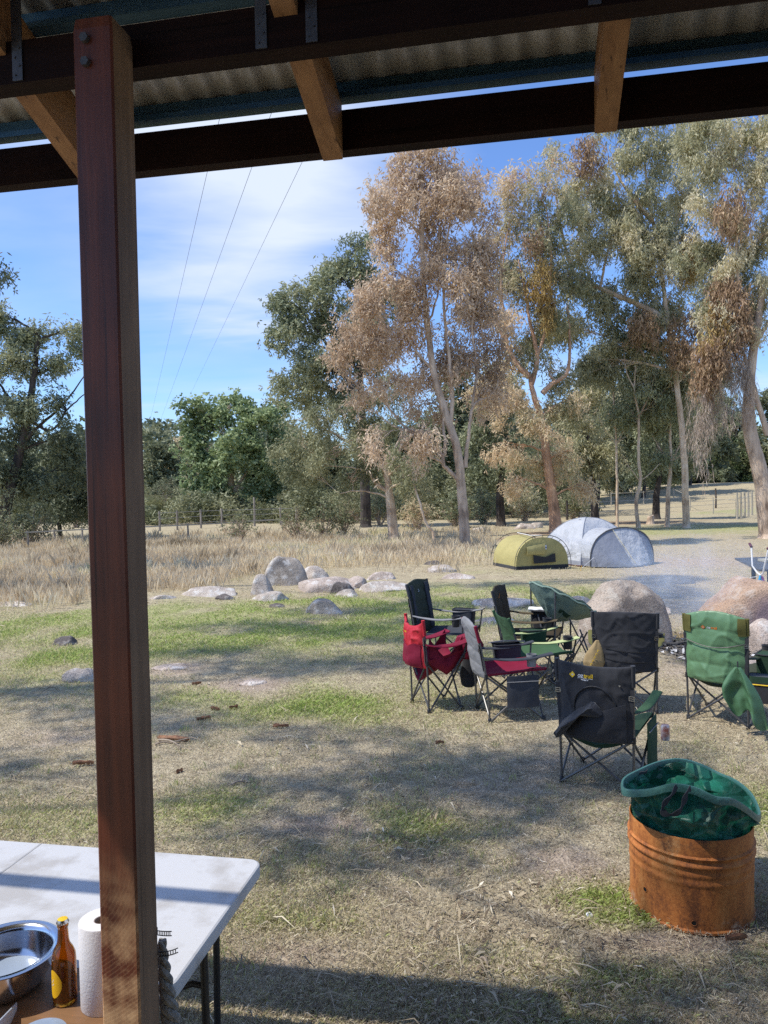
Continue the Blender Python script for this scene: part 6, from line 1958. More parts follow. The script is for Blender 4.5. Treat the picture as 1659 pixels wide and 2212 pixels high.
mb.grid(44, 16, lambda u, v: bowlf(u, .02 + .98 * v), closed_u=True)
mb.grid(44, 16, lambda u, v: bowlf(u, .02 + .98 * v, .014), closed_u=True)
so_ = mb.build('seat', M['sage_fab'], root, angle=180)
mb = MB(); mb.tube([bowlf(i / 48, 1.0) for i in range(49)], .011, 8, cap=False); mb.build('rim', M['sage_fab'], so_)
mb = MB()
mb.grid(20, 5, lambda u, v: bowlf(-.06 + .62 * u + .5, .80 + .22 * v, -.02 - .012 * math.sin(u * 37) * v) * 1.0, 0); mb.build('rim_flap', M['sage_fab'], so_, angle=180)
mb = MB(); mb.pad(6, 4, lambda u, v: bowlf(.93 + .10 * u, .45 + .12 * v, .018), lambda u, v: nrm_, lambda u, v: (.003, .003)); mb.build('patch', M['dkgreen_fab'], so_)
hub = [Vector((sx * .26, sy * .25, 0.012)) for sx, sy in ((-1, -1), (1, -1), (1, 1), (-1, 1))]
tops = [bowlf(.625, 1.0), bowlf(.875, 1.0), bowlf(.125, 1.0), bowlf(.375, 1.0)]
for i in range(4):
    j = (i + 1) % 4
    for a, b, o_ in ((hub[i], tops[j], .009), (hub[j], tops[i], -.009)):
        n_ = (b - a).cross(Vector((0, 0, 1))).normalized() * o_
        e_ = a.lerp(b, .62) if (i == 2) else a.lerp(b, .66)
        mb = MB(); mb.tube([a + n_, e_ + n_], .0095, 8); mb.build('cross_brace', M['frame'], root)
    mb = MB(); mb.tube([hub[i], hub[i] * .2 + tops[i] * .8 if i > 1 else tops[i]], .010, 8); lg = mb.build('leg', M['frame'], root)
    mb = MB(); mb.lathe([(0, 0), (.018, 0), (.018, .03), (0, .036)], 10, (hub[i].x, hub[i].y, 0)); mb.build('foot_cap', M['black_plastic'], lg)
# ------------------------------------------------------------------ rocks
M['granite'] = rock_mat('grey_granite', (0.58, 0.51, 0.435), (0.37, 0.31, 0.26), (0.68, 0.65, 0.60))
M['granite_pink'] = rock_mat('pink_granite', (0.57, 0.475, 0.405), (0.38, 0.31, 0.26), (0.66, 0.62, 0.57))
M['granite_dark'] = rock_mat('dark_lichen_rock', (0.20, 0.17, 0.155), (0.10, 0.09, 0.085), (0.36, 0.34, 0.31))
M['granite_tan'] = rock_mat('tan_granite', (0.47, 0.39, 0.315), (0.27, 0.22, 0.18), (0.50, 0.45, 0.38))
M['granite_mid'] = rock_mat('weathered_brown_granite', (0.48, 0.42, 0.35), (0.24, 0.205, 0.17), (0.60, 0.57, 0.52))
M['rock_soot'] = rock_mat('smoke_blackened_slab', (0.13, 0.125, 0.13), (0.06, 0.058, 0.062), (0.22, 0.21, 0.21))


def rock(label, c, R, m_, seed, rz=0.0, name='rock', amp=.22, flat=2.2, cuts=7, sub=4, hollow=None, fr=1.0, cat='rock', group=None):
    """granite block: icosphere with planar facets and two scales of lumps; c = centre on the ground"""
    bm_ = bmesh.new()
    bmesh.ops.create_icosphere(bm_, subdivisions=sub, radius=1.0)
    r_ = random.Random(seed)
    planes = []
    for _ in range(cuts):
        n = Vector((r_.gauss(0, 1), r_.gauss(0, 1), r_.gauss(.2, .7))).normalized()
        planes.append((n, r_.uniform(.60, .90)))
    o = seed * 5.31
    for v in bm_.verts:
        p = v.co.normalized()
        q = Vector((p.x, p.y, p.z))
        rr = 1 + amp * noise.noise(q * 1.1 * fr + Vector((o, 0, 0))) + amp * .45 * noise.noise(q * 2.6 * fr + Vector((0, o, 0))) + amp * .16 * noise.noise(q * 7 * fr + Vector((0, 0, o))) + .012 * noise.noise(q * 19 + Vector((o, o, 0)))
        q = q * rr
        for n, d in planes:
            k = q.dot(n) - d
            if k > 0: q -= n * k * .93
        if hollow:
            hc, hr, hd = hollow
            k = (p - Vector(hc)).length / hr
            if k < 1: q -= Vector(hc) * hd * (1 - k * k) ** 1.0
        z = q.z
        if z < 0: q.z = z * .35
        v.co = Vector((q.x * R[0], q.y * R[1], q.z * R[2]))
    me = bpy.data.meshes.new(name); bm_.to_mesh(me); bm_.free()
    me.materials.append(m_)
    me.polygons.foreach_set('use_smooth', [True] * len(me.polygons))
    ob = bpy.data.objects.new(name, me); link(ob)
    ob.location = (c[0], c[1], float(hgt(c[0], c[1])) - R[2] * (.06 if cat == 'boulder' else .16))
    ob.rotation_euler = (0, 0, rz)
    tag(ob, label, cat, group)
    return ob


rock('big rounded tan granite boulder left of the fire', (3.17, 10.2, 0), (.64, .6, .86), M['granite_tan'], 3, .3, 'boulder', amp=.16, cuts=5, sub=5, cat='boulder')
rock_fire = rock_mat('fire_reddened_granite', (0.52, 0.37, 0.26), (0.36, 0.25, 0.185), (0.54, 0.46, 0.39), soot=((-.55, -.70, .38), .44, .66, (0.19, 0.145, 0.16)))
rock('large fire reddened boulder with a sooty hollow at the right edge', (5.42, 10.25, 0), (1.36, .85, 1.0), rock_fire, 8, 0, 'boulder', amp=.12, cuts=2, sub=5, hollow=((-.48, -.80, .36), .55, .17), cat='boulder')
rock('small pinkish boulder in front of the reddened boulder', (4.66, 9.35, 0), (.36, .30, .42), M['granite_pink'], 12, .5, 'boulder', amp=.2, cuts=6, cat='boulder')
rock('low pink stone edging the ashes behind the green chair', (4.1, 8.55, 0), (.34, .2, .14), M['granite_pink'], 15, .2)
rock('pale flat stone edging the ashes left of the green chair', (3.45, 8.45, 0), (.13, .1, .07), M['granite'], 16, .2)
ROCKS = [('smoke blackened flat slab behind the big tan boulder', 1437, 1262, 62, 18, .18, 'rock_soot', 21), ('pale flat rock breaking the ground behind the smoke', 1440, 1290, 36, 10, .10, 'rock_soot', 22),
         ('small orange stone lying in the smoky gap between the boulders', 1437, 1324, 19, 10, .09, 'granite_pink', 23),
         ('wide flat grey rock shelf behind the brown chair', 1085, 1310, 72, 26, .13, 'granite', 24), ('flat grey rock shelf behind the sage moon chair', 1240, 1308, 40, 22, .16, 'granite', 25), ('pale low rock under the brown chair', 1070, 1345, 40, 20, .10, 'granite', 26),
         ('large round grey boulder standing in the dry grass', 613, 1262, 46, 60, .66, 'granite_mid', 31), ('pale cracked block left of the round grey boulder', 565, 1284, 30, 46, .42, 'granite', 32), ('low stone in front of the pale cracked block', 585, 1298, 38, 18, .16, 'granite', 33),
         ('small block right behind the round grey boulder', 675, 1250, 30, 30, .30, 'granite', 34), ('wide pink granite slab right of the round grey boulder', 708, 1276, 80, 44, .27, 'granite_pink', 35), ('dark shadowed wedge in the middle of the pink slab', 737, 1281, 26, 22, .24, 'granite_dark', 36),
         ('pale boulder at the right end of the pink slab', 768, 1270, 30, 32, .24, 'granite_pink', 37), ('small grey stone below the pale boulder', 752, 1288, 24, 16, .15, 'granite', 38), ('rounded pink stone behind the long grey rock', 828, 1254, 32, 28, .21, 'granite_pink', 39),
         ('long low grey rock with white lichen left of the far chairs', 832, 1276, 54, 32, .22, 'granite', 40), ('flat sloping slab half hidden in the dry grass', 725, 1207, 50, 22, .2, 'granite', 41), ('pinkish stone in the dry grass beside the sapling', 877, 1178, 24, 16, .22, 'granite_pink', 42),
         ('upper flat rock at the edge of the dry grass near the tents', 952, 1238, 38, 20, .18, 'granite', 43), ('lower flat pink rock at the edge of the dry grass', 988, 1254, 38, 18, .16, 'granite_pink', 44), ('small dark stone above the flat rocks near the tents', 935, 1222, 18, 14, .14, 'granite_dark', 45),
         ('lone brown lichen rock on the lawn', 703, 1326, 42, 34, .26, 'granite_mid', 46), ('long flat pale slab beside the timber post', 452, 1288, 62, 22, .17, 'granite', 47), ('low pale slab touching the timber post on its right', 352, 1296, 32, 16, .12, 'granite', 48),
         ('small stone in front of the long pale slab', 486, 1296, 20, 14, .12, 'granite_dark', 49), ('pale stone on the lawn just left of the timber post', 172, 1473, 38, 24, .16, 'granite', 50), ('small grey stone on the lawn left of the timber post', 138, 1392, 26, 16, .12, 'granite_dark', 51),
         ('flat pale rock at the far left edge in the dry grass', 25, 1310, 46, 12, .08, 'granite', 52), ('flat bare rock set flush in the lawn right of the post', 372, 1445, 38, 10, .035, 'granite_pink', 53), ('flush pink rock patch on the mid lawn', 538, 1478, 30, 11, .035, 'granite_pink', 54),
         ('tiny dark stone on the lawn below the boulders', 596, 1312, 18, 8, .07, 'granite_dark', 55), ('rounded pale stone under the trees left of the orange trunk', 1132, 1142, 24, 14, .3, 'granite_pink', 56), ('grey stone under the trees right of the dead trunk', 1040, 1150, 20, 12, .25, 'granite', 57),
         ('second pale stone under the trees beside the orange trunk', 1160, 1140, 16, 12, .28, 'granite', 58)]
for lab, px, py, rx, ry, hh, mk, sd in ROCKS:
    g = G(px, py)
    k = g.y / F
    rock(lab, (g.x, g.y + rx * k * .35, 0), (rx * k * 1.18, max(rx * k * .75, .05), hh * 1.12), M[mk], sd, 0, amp=.14 if 'round grey' in lab else .2, cuts=1 if 'large round grey' in lab else 7, sub=4)
# tree stump
g = G(1405, 1132)
mb = MB(); mb.lathe([(.26, -.05), (.20, .08), (.18, .3), (.17, .42), (.12, .44), (0, .40)], 14, (0, 0, 0))
for i, q in enumerate(mb.v):
    n_ = 1 + .12 * nz(q, 5); mb.v[i] = (q[0] * n_, q[1] * n_, q[2] + .06 * (q[0] / .2) * (q[2] / .4))
o = mb.build('tree_stump', M['bark_grey'], None, angle=60); o.location = (g.x, g.y, 0); tag(o, 'short grey tree stump between the grey tent and the slim trunks', 'stump')

# ------------------------------------------------------------------ fire pit and smoke
M['char'] = mat('charcoal', (0.03, 0.028, 0.027), (0.09, 0.085, 0.08), rough=.95, scale=14, bump=.6)
for i, (px, py, ln, a, lab) in enumerate([(1545, 1402, .5, .4, 'charred log end lying in the ashes behind the green chair'), (1618, 1398, .42, -.5, 'burnt branch stub in the ashes right of the green chair'), (1462, 1398, .5, .15, 'burnt stick lying across the ashes left of the green chair')]):
    g = G(px, py)
    mb = MB(); d = Vector((math.cos(a), math.sin(a), .06))
    mb.tube([Vector((0, 0, .05)) + d * ln * (k / 5 - .5) + Vector((0, 0, .01 * math.sin(k * 2))) for k in range(6)], [.05, .055, .05, .052, .045, .035] if i < 2 else [.022] * 6, 9)
    o = mb.build('burnt_log', M['char'], None, angle=60); o.location = g; tag(o, lab, 'burnt log')
xs, ys = rng.normal(0, .55, 900), rng.normal(0, .40, 900)
g = G(1570, 1405)
v = flat_leaves(g.x + xs, g.y + ys, rng.uniform(.03, .09, 900), rng.uniform(.02, .05, 900), .5, .05)
M['ashbits'] = leaf_mat('ash_and_char', [(0, (.03, .03, .03)), (.55, (.09, .088, .088)), (.7, (.5, .49, .48)), (1, (.7, .69, .68))], .02, .95)
tag(np_mesh('ash_debris', v, np.arange(3600).reshape(-1, 4), M['ashbits'], tint=rng.random(900)), 'white ash and charcoal bits heaped around the fire', 'ash', kind='stuff')

m = bpy.data.materials.new('thin_wood_smoke'); m.use_nodes = True
nt = m.node_tree; nt.nodes.remove(nt.nodes['Principled BSDF'])
tc = N(nt, 'ShaderNodeTexCoord')
mp = N(nt, 'ShaderNodeMapping'); mp.inputs['Scale'].default_value = (.9, .9, .55); nt.links.new(tc.outputs['Object'], mp.inputs['Vector'])
no = N(nt, 'ShaderNodeTexNoise', i_Scale=1.5, i_Detail=4.0, i_Distortion=1.1); nt.links.new(mp.outputs[0], no.inputs['Vector'])
ds = N(nt, 'ShaderNodeVectorMath', operation='LENGTH')
m2 = N(nt, 'ShaderNodeMapping'); m2.inputs['Scale'].default_value = (1 / 1.45, 1 / 1.1, 1 / .95); nt.links.new(tc.outputs['Object'], m2.inputs['Vector']); nt.links.new(m2.outputs[0], ds.inputs[0])
fl = N(nt, 'ShaderNodeMapRange', interpolation_type='SMOOTHSTEP'); fl.inputs['From Min'].default_value = 1.0; fl.inputs['From Max'].default_value = .10; fl.inputs['To Min'].default_value = 0; fl.inputs['To Max'].default_value = 1
nt.links.new(ds.outputs['Value'], fl.inputs['Value'])
nr = N(nt, 'ShaderNodeMapRange', interpolation_type='SMOOTHSTEP'); nr.inputs['From Min'].default_value = .36; nr.inputs['From Max'].default_value = .72; nt.links.new(no.outputs['Fac'], nr.inputs['Value'])
mu = N(nt, 'ShaderNodeMath', operation='MULTIPLY'); nt.links.new(fl.outputs[0], mu.inputs[0]); nt.links.new(nr.outputs[0], mu.inputs[1])
mu2 = N(nt, 'ShaderNodeMath', operation='MULTIPLY'); mu2.inputs[1].default_value = 2.2; nt.links.new(mu.outputs[0], mu2.inputs[0])
vs_ = N(nt, 'ShaderNodeVolumeScatter'); vs_.inputs['Color'].default_value = (.56, .74, 1.0, 1); vs_.inputs['Anisotropy'].default_value = .1
nt.links.new(mu2.outputs[0], vs_.inputs['Density'])
nt.links.new(vs_.outputs[0], nt.nodes['Material Output'].inputs['Volume'])
mb = MB(); mb.lathe([(0, -1.2), (.9, -1.05), (1.45, -.5), (1.7, 0), (1.5, .65), (1.0, 1.1), (0, 1.25)], 24)
sm_o = mb.build('smoke', m, None, angle=180); sm_o.location = (4.15, 10.5, .72); sm_o.scale = (1, .76, 1)
tag(sm_o, 'thin blue wood smoke drifting over the fire between the boulders', 'smoke', kind='stuff')

# ------------------------------------------------------------------ rusty drum and green bag
def rust():
    m, nt, b = base_mat('rusted_steel')
    tc = N(nt, 'ShaderNodeTexCoord')
    mp = N(nt, 'ShaderNodeMapping'); mp.inputs['Scale'].default_value = (1, 1, .35); nt.links.new(tc.outputs['Object'], mp.inputs['Vector'])
    n1 = N(nt, 'ShaderNodeTexNoise', i_Scale=7.0, i_Detail=9.0, i_Roughness=.65); nt.links.new(mp.outputs[0], n1.inputs['Vector'])
    n2 = N(nt, 'ShaderNodeTexNoise', i_Scale=70.0, i_Detail=5.0, i_Roughness=.7); nt.links.new(tc.outputs['Object'], n2.inputs['Vector'])
    ad = N(nt, 'ShaderNodeMath', operation='MULTIPLY_ADD'); ad.inputs[1].default_value = .35; nt.links.new(n2.outputs['Fac'], ad.inputs[0])
    mm = N(nt, 'ShaderNodeMath', operation='MULTIPLY'); mm.inputs[1].default_value = .65; nt.links.new(n1.outputs['Fac'], mm.inputs[0]); nt.links.new(mm.outputs[0], ad.inputs[2])
    col = ramp(nt, ad.outputs[0], [(.33, (.06, .025, .015)), (.42, (.20, .07, .024)), (.50, (.38, .13, .033)), (.58, (.48, .185, .05)), (.68, (.60, .32, .13))])
    # a darker worn patch near the rim and pale scale near the foot
    sp = N(nt, 'ShaderNodeSeparateXYZ'); nt.links.new(tc.outputs['Object'], sp.inputs[0])
    n3 = N(nt, 'ShaderNodeTexNoise', i_Scale=9.0, i_Detail=7.0, i_Roughness=.75); nt.links.new(tc.outputs['Object'], n3.inputs['Vector'])
    mr = N(nt, 'ShaderNodeMapRange'); mr.inputs['From Min'].default_value = .08; mr.inputs['From Max'].default_value = .02; nt.links.new(sp.outputs['Z'], mr.inputs['Value'])
    f2 = ramp(nt, n3.outputs['Fac'], [(.56, (0, 0, 0)), (.64, (1, 1, 1))])
    mu = N(nt, 'ShaderNodeMath', operation='MULTIPLY', use_clamp=True); nt.links.new(mr.outputs[0], mu.inputs[0]); nt.links.new(f2, mu.inputs[1])
    x = N(nt, 'ShaderNodeMix', data_type='RGBA'); x.inputs['B'].default_value = (.50, .36, .24, 1); nt.links.new(mu.outputs[0], x.inputs['Factor']); nt.links.new(col, x.inputs['A'])
    mr2 = N(nt, 'ShaderNodeMapRange'); mr2.inputs['From Min'].default_value = .30; mr2.inputs['From Max'].default_value = .38; nt.links.new(sp.outputs['Z'], mr2.inputs['Value'])
    f3 = ramp(nt, n3.outputs['Fac'], [(.55, (0, 0, 0)), (.70, (1, 1, 1))])
    mu3 = N(nt, 'ShaderNodeMath', operation='MULTIPLY', use_clamp=True); nt.links.new(mr2.outputs[0], mu3.inputs[0]); nt.links.new(f3, mu3.inputs[1])
    x2 = N(nt, 'ShaderNodeMix', data_type='RGBA'); x2.inputs['B'].default_value = (.12, .055, .03, 1); nt.links.new(mu3.outputs[0], x2.inputs['Factor']); nt.links.new(x.outputs['Result'], x2.inputs['A'])
    nt.links.new(x2.outputs['Result'], b.inputs['Base Color'])
    b.inputs['Roughness'].default_value = .72; b.inputs['Specular IOR Level'].default_value = .3
    bp = N(nt, 'ShaderNodeBump', i_Strength=.35, i_Distance=.006); nt.links.new(ad.outputs[0], bp.inputs['Height']); nt.links.new(bp.outputs['Normal'], b.inputs['Normal'])
    return m


M['rust'] = rust()
DC = G(1492, 2017); DR = .289
DC = DC + Vector((DC.x, DC.y, 0)).normalized() * DR
drum = thing('rusty_drum', 'rusty orange cut down steel drum standing on the grass', 'drum', DC)
HD = .445
prof = [(.0, .012), (DR - .01, .012), (DR, .0), (DR + .008, .004), (DR + .008, .014), (DR, .020), (DR, .10), (DR, .21)]
for i in range(1, 60):
    z = .21 + .15 * i / 60
    prof.append((DR + .0045 * (1 + math.sin((z - .21) / .15 * 2 * PI * 3.5 - PI / 2)) * (.35 if z < .31 else 1.15), z))
prof += [(DR, .365), (DR, HD - .004), (DR - .001, HD), (DR - .004, HD), (DR - .005, HD - .005), (DR - .005, .03), (0, .03)]
# wall stays whole; each punched hole is a disc, its inner shade painted black
mb = MB(); n_ = 96
holes = []
for hx, hy in ((1394, 1921), (1499, 1994)):
    r_ = ray(hx, hy)
    a2 = r_.x ** 2 + r_.y ** 2; b2 = -(r_.x * DC.x + r_.y * DC.y); c2 = DC.x ** 2 + DC.y ** 2 - DR ** 2
    kk = (-b2 - math.sqrt(max(0, b2 * b2 - a2 * c2))) / a2
    q = Vector((r_.x * kk - DC.x, r_.y * kk - DC.y, CAMZ + r_.z * kk))
    holes.append((math.atan2(q.y, q.x), q.z))
mb.lathe(prof, n_)
drum_body = mb.build('drum_body', M['rust'], drum, angle=50)
for a, z in holes:
    mb = MB()
    c = Vector((math.cos(a) * (DR + .001), math.sin(a) * (DR + .001), z)); tx = Vector((-math.sin(a), math.cos(a), 0)); rr = .012
    ring = [c + tx * (rr * math.cos(t)) + Vector((0, 0, rr * math.sin(t))) for t in [2 * PI * k / 20 for k in range(20)]]
    mb.add(ring, [tuple(range(20))])
    mb.tube([p + Vector((math.cos(a), math.sin(a), 0)) * .0005 for p in ring + ring[:1]], .0016, 5, cap=False, mi=1)
    mb.build('punched_hole', [mat('hole_shade', (.008, .007, .006), rough=1.0), M['rust']], drum_body, smooth=False)

m, nt, b = base_mat('green_woven_plastic')
tc = N(nt, 'ShaderNodeTexCoord')
n1 = N(nt, 'ShaderNodeTexNoise', i_Scale=9.0, i_Detail=4.0); nt.links.new(tc.outputs['Object'], n1.inputs['Vector'])
nt.links.new(ramp(nt, n1.outputs['Fac'], [(.35, (.005, .06, .04)), (.65, (.02, .19, .125))]), b.inputs['Base Color'])
b.inputs['Roughness'].default_value = .42; b.inputs['Specular IOR Level'].default_value = .45
vr = N(nt, 'ShaderNodeTexVoronoi', i_Scale=11.0, distance='EUCLIDEAN', feature='DISTANCE_TO_EDGE'); nt.links.new(tc.outputs['Object'], vr.inputs['Vector'])
wv = N(nt, 'ShaderNodeTexChecker', i_Scale=420.0); nt.links.new(tc.outputs['Object'], wv.inputs['Vector'])
ma = N(nt, 'ShaderNodeMath', operation='MULTIPLY_ADD'); ma.inputs[1].default_value = .02; nt.links.new(wv.outputs['Fac'], ma.inputs[0]); nt.links.new(vr.outputs['Distance'], ma.inputs[2])
bp = N(nt, 'ShaderNodeBump', i_Strength=1.0, i_Distance=.11); nt.links.new(ma.outputs[0], bp.inputs['Height']); nt.links.new(bp.outputs['Normal'], b.inputs['Normal'])
t = N(nt, 'ShaderNodeBsdfTranslucent'); t.inputs['Color'].default_value = (.02, .35, .2, 1)
mx = N(nt, 'ShaderNodeMixShader'); mx.inputs[0].default_value = .07; nt.links.new(b.outputs[0], mx.inputs[1]); nt.links.new(t.outputs[0], mx.inputs[2]); nt.links.new(mx.outputs[0], nt.nodes['Material Output'].inputs['Surface'])
M['bag'] = m
M['bag_hem'] = mat('bag_hem', (.06, .165, .145), (.04, .12, .105), rough=.42, scale=9, bump=.3, bscale=60)
# rim curve in plan angle order, from photo points with depths
RIM = [(1345, 1692, 3.80), (1352, 1706, 3.62), (1400, 1706, 3.54), (1452, 1695, 3.50), (1500, 1702, 3.48), (1545, 1722, 3.48), (1580, 1726, 3.50), (1608, 1742, 3.54), (1634, 1762, 3.60),
       (1639, 1752, 3.70), (1622, 1716, 3.86), (1590, 1688, 3.98), (1550, 1670, 4.12), (1510, 1651, 4.14), (1465, 1641, 4.14), (1420, 1648, 4.10), (1375, 1667, 3.98), (1352, 1680, 3.88)]
rim = np.array([P(a, b_, c) for a, b_, c in RIM])
NR = 150
rc = np.vstack([rim, rim[:1]])
tt = np.linspace(0, len(rim), NR, endpoint=False)


def crv(t):
    i = int(t) % len(rim); f = t - int(t)
    p = [rim[(i + k) % len(rim)] for k in (-1, 0, 1, 2)]
    return 0.5 * (2 * p[1] + (p[2] - p[0]) * f + (2 * p[0] - 5 * p[1] + 4 * p[2] - p[3]) * f * f + (-p[0] + 3 * p[1] - 3 * p[2] + p[3]) * f ** 3)


rimc = np.array([crv(t) for t in tt])
cen = np.array([DC.x, DC.y, 0.0])
ang = np.unwrap(np.arctan2(rimc[:, 1] - cen[1], rimc[:, 0] - cen[0]))
mb = MB()
vs = []
LV = 42
DCv = np.array(DC)
for j in range(LV + 1):
    v = j / LV
    for i in range(NR):
        rp = rimc[i]
        a = ang[i]
        rb = .262
        low = np.array([cen[0] + rb * math.cos(a), cen[1] + rb * math.sin(a), .20])
        m1 = np.array([cen[0] + (rb - .005) * math.cos(a), cen[1] + (rb - .005) * math.sin(a), .46])
        # the hem flares out beyond the body at the right tip
        body_top = rp * .70 + np.array([m1[0], m1[1], rp[2]]) * .30 + np.array([0, 0, -.035])
        if v < .35: p = low + (m1 - low) * (v / .35)
        elif v < .88:
            s = (v - .35) / .53; p = m1 + (body_top - m1) * (s ** 1.1)
        else:
            s = (v - .88) / .12; p = body_top + (rp - body_top) * s
        w = math.sin(PI * min(1, v * 1.02)) ** .7
        q = Vector((p[0] * 1.0, p[1], p[2]))
        d1 = noise.noise(q * 5.5 + Vector((3, 1, 0))); d2 = noise.noise(q * 13 + Vector((0, 5, 2)))
        rid = 1 - abs(noise.noise(q * 8 + Vector((9, 2, 4)))) * 2.2
        r1_ = 1 - min(1, abs(noise.noise(q * 6.5 + Vector((1, 7, 4)))) * 3.2); r2_ = 1 - min(1, abs(noise.noise(q * 12 + Vector((4, 3, 8)))) * 3.0); r3_ = 1 - min(1, abs(noise.noise(Vector((q.x * 9, q.y * 9, q.z * 22)) + Vector((2, 2, 5)))) * 3)
        vd1 = noise.voronoi(q * 7.5)[0]; vd2 = noise.voronoi(q * 16 + Vector((3, 3, 1)))[0]
        dr = (.095 * (vd1[0] - .45) + .040 * (vd2[0] - .40)) * w * min(1, (1 - v) * 8)
        dr += .4 * (.034 * d1 + .010 * d2 + .026 * r1_ - .018 * r2_ + .010 * r3_) * w * min(1, (1 - v) * 9)
        p = p + np.array([math.cos(a) * dr, math.sin(a) * dr, .012 * d2 * w])
        rr_ = math.hypot(p[0] - DC.x, p[1] - DC.y); lim = DR - .016
        if v < .5 and p[2] < HD + .012 and rr_ > lim: p[0] = DC.x + (p[0] - DC.x) * lim / rr_; p[1] = DC.y + (p[1] - DC.y) * lim / rr_
        vs.append(tuple(p - DCv))
fs = []
for j in range(LV):
    for i in range(NR): fs.append((j * NR + i, j * NR + (i + 1) % NR, (j + 1) * NR + (i + 1) % NR, (j + 1) * NR + i))
fs.append(tuple(range(NR))[::-1])
mb.add(vs, fs)
bag = mb.build('garden_bag', M['bag'], None, angle=180)
bag.location = DC
tag(bag, 'open crumpled green woven plastic garden bag stuffed in the rusty drum', 'bag')
mb = MB()                                    # folded hem band
rl = rimc - DCv
vs = []
for i in range(NR):
    a = ang[i]; o_ = np.array([math.cos(a), math.sin(a), 0])
    for (r_, z) in ((-.004, -.030), (.0075, -.030), (.010, -.006), (.006, .006), (-.003, .005), (-.007, -.008)):
        vs.append(tuple(rl[i] + o_ * r_ + np.array([0, 0, z])))
fs = [(i * 6 + k, ((i + 1) % NR) * 6 + k, ((i + 1) % NR) * 6 + (k + 1) % 6, i * 6 + (k + 1) % 6) for i in range(NR) for k in range(6)]
mb.add(vs, fs); mb.build('hem', M['bag_hem'], bag, angle=60)


def strap(pts, wd=.030):
    pts = [np.array(P(*p)) - DCv for p in pts]
    pts = smooth_path(pts, 6)
    mb = MB(); vs = []
    for i, p in enumerate(pts):
        d = pts[min(i + 1, len(pts) - 1)] - pts[max(i - 1, 0)]; d /= np.linalg.norm(d)
        vw = np.array([-.3, 1.0, .25]); s = np.cross(d, vw); s /= np.linalg.norm(s)
        tw = .75 + .35 * math.sin(i * .7)
        for (a, b_) in ((-.5, -.0015), (.5, -.0015), (.5, .0015), (-.5, .0015)): vs.append(tuple(p + s * a * wd * tw + vw * b_))
    k = len(pts)
    fs = [(i * 4 + j, (i + 1) * 4 + j, (i + 1) * 4 + (j + 1) % 4, i * 4 + (j + 1) % 4) for i in range(k - 1) for j in range(4)]
    mb.add(vs, fs); mb.build('handle', M['black_fab'], bag)


strap([(1462, 1697, 3.475), (1452, 1716, 3.45), (1436, 1735, 3.44), (1431, 1752, 3.44), (1446, 1760, 3.43), (1466, 1754, 3.43), (1476, 1735, 3.44), (1484, 1712, 3.45), (1492, 1702, 3.465)])
strap([(1366, 1690, 3.95), (1372, 1682, 3.97), (1385, 1672, 4.0), (1398, 1666, 4.03)], .03)

# ------------------------------------------------------------------ tents
M['tent_light'] = mat('silver_tent_fly', (0.50, 0.515, 0.54), (0.44, 0.455, 0.48), rough=.5, scale=3, bump=.8, bscale=4, bdist=.12, trans=.12)
M['tent_grey'] = mat('grey_tent_fly', (0.26, 0.275, 0.32), (0.22, 0.235, 0.275), rough=.5, scale=3, bump=.5, bscale=6, bdist=.06, trans=.1)
M['tent_red'] = mat('tent_groundsheet_red', (.25, .02, .04), rough=.6)
tl_, tr__ = G(1190, 1192), G(1425, 1224)
TC = Vector((5.62, 21.3, 0))
ta = math.atan2(-.92, .40)
tent = thing('dome_tent', 'silver grey dome tent with arched vestibule on the right', 'tent', (TC.x, TC.y, float(hgt(TC.x, TC.y))), ta)
A_, H_ = 1.08, 1.20


def dome(u, v):
    x, y = (2 * u - 1), (2 * v - 1)
    r_ = max(abs(x), abs(y))
    z = H_ * (1 - r_ ** 2.3)
    k = 1 - .06 * math.sin(PI * r_) * (1 - min(abs(x), abs(y)) / max(r_, 1e-6))
    wr_ = .012 * nz((x * 3, y * 3, 1), 1.5) * (1 - r_)
    return Vector((x * A_ * k, y * A_ * k, max(.015, z + wr_)))


mb = MB(); mb.grid(44, 44, dome)
for i, f in enumerate(mb.f):
    zc = sum(mb.v[k][2] for k in f) / 4
    mb.m[i] = 1 if zc < .17 else 0
mb.build('fly', [M['tent_light'], M['tent_grey']], tent, angle=22)
mb = MB(); mb.box((0, 0, .012), (2 * A_ * .995, 2 * A_ * .995, .02)); mb.build('groundsheet', M['tent_red'], tent, smooth=False)
mb = MB()                                   # pale roof panel patch with seam
for sx in (-1, 1):
    mb.tube([dome(.5 + sx * .5 * t / 14, .5 - .5 * t / 14) + Vector((0, 0, .006)) for t in range(15)], .008, 5)
    mb.tube([dome(.5 + sx * .5 * t / 14, .5 + .5 * t / 14) + Vector((0, 0, .006)) for t in range(15)], .008, 5)
mb.build('seam', M['tent_grey'], tent)
# dark vent triangle by the apex
mb = MB(); mb.add([dome(.5, .5) + Vector((0, 0, .010)), dome(.50, .36) + Vector((.004, -.006, .012)), dome(.64, .40) + Vector((.004, -.006, .012))], [(0, 1, 2)])
mb.build('vent_cover', M['tent_grey'], tent, smooth=False)
XA, XN = 1.42, 2.02


def vest(u, v):
    """u along (dome -> nose), v across the arch"""
    a = PI * v
    x = .40 + (XN - .40) * u
    if x < XA:
        q = (x - .4) / (XA - .4); hh = 1.0 - .05 * (1 - q) - .05 * math.sin(PI * q); wd = 1.02 - .06 * math.sin(PI * q)
    else:
        q = (x - XA) / (XN - XA); hh = .97 * (1 - q); wd = 1.02 * (1 - q) ** .5 + .02
    y = -math.cos(a) * wd
    z = hh * math.sin(a) ** .66
    return Vector((x, y, max(.012, z + .012 * nz((x * 3, y * 3, 5), 1.6))))


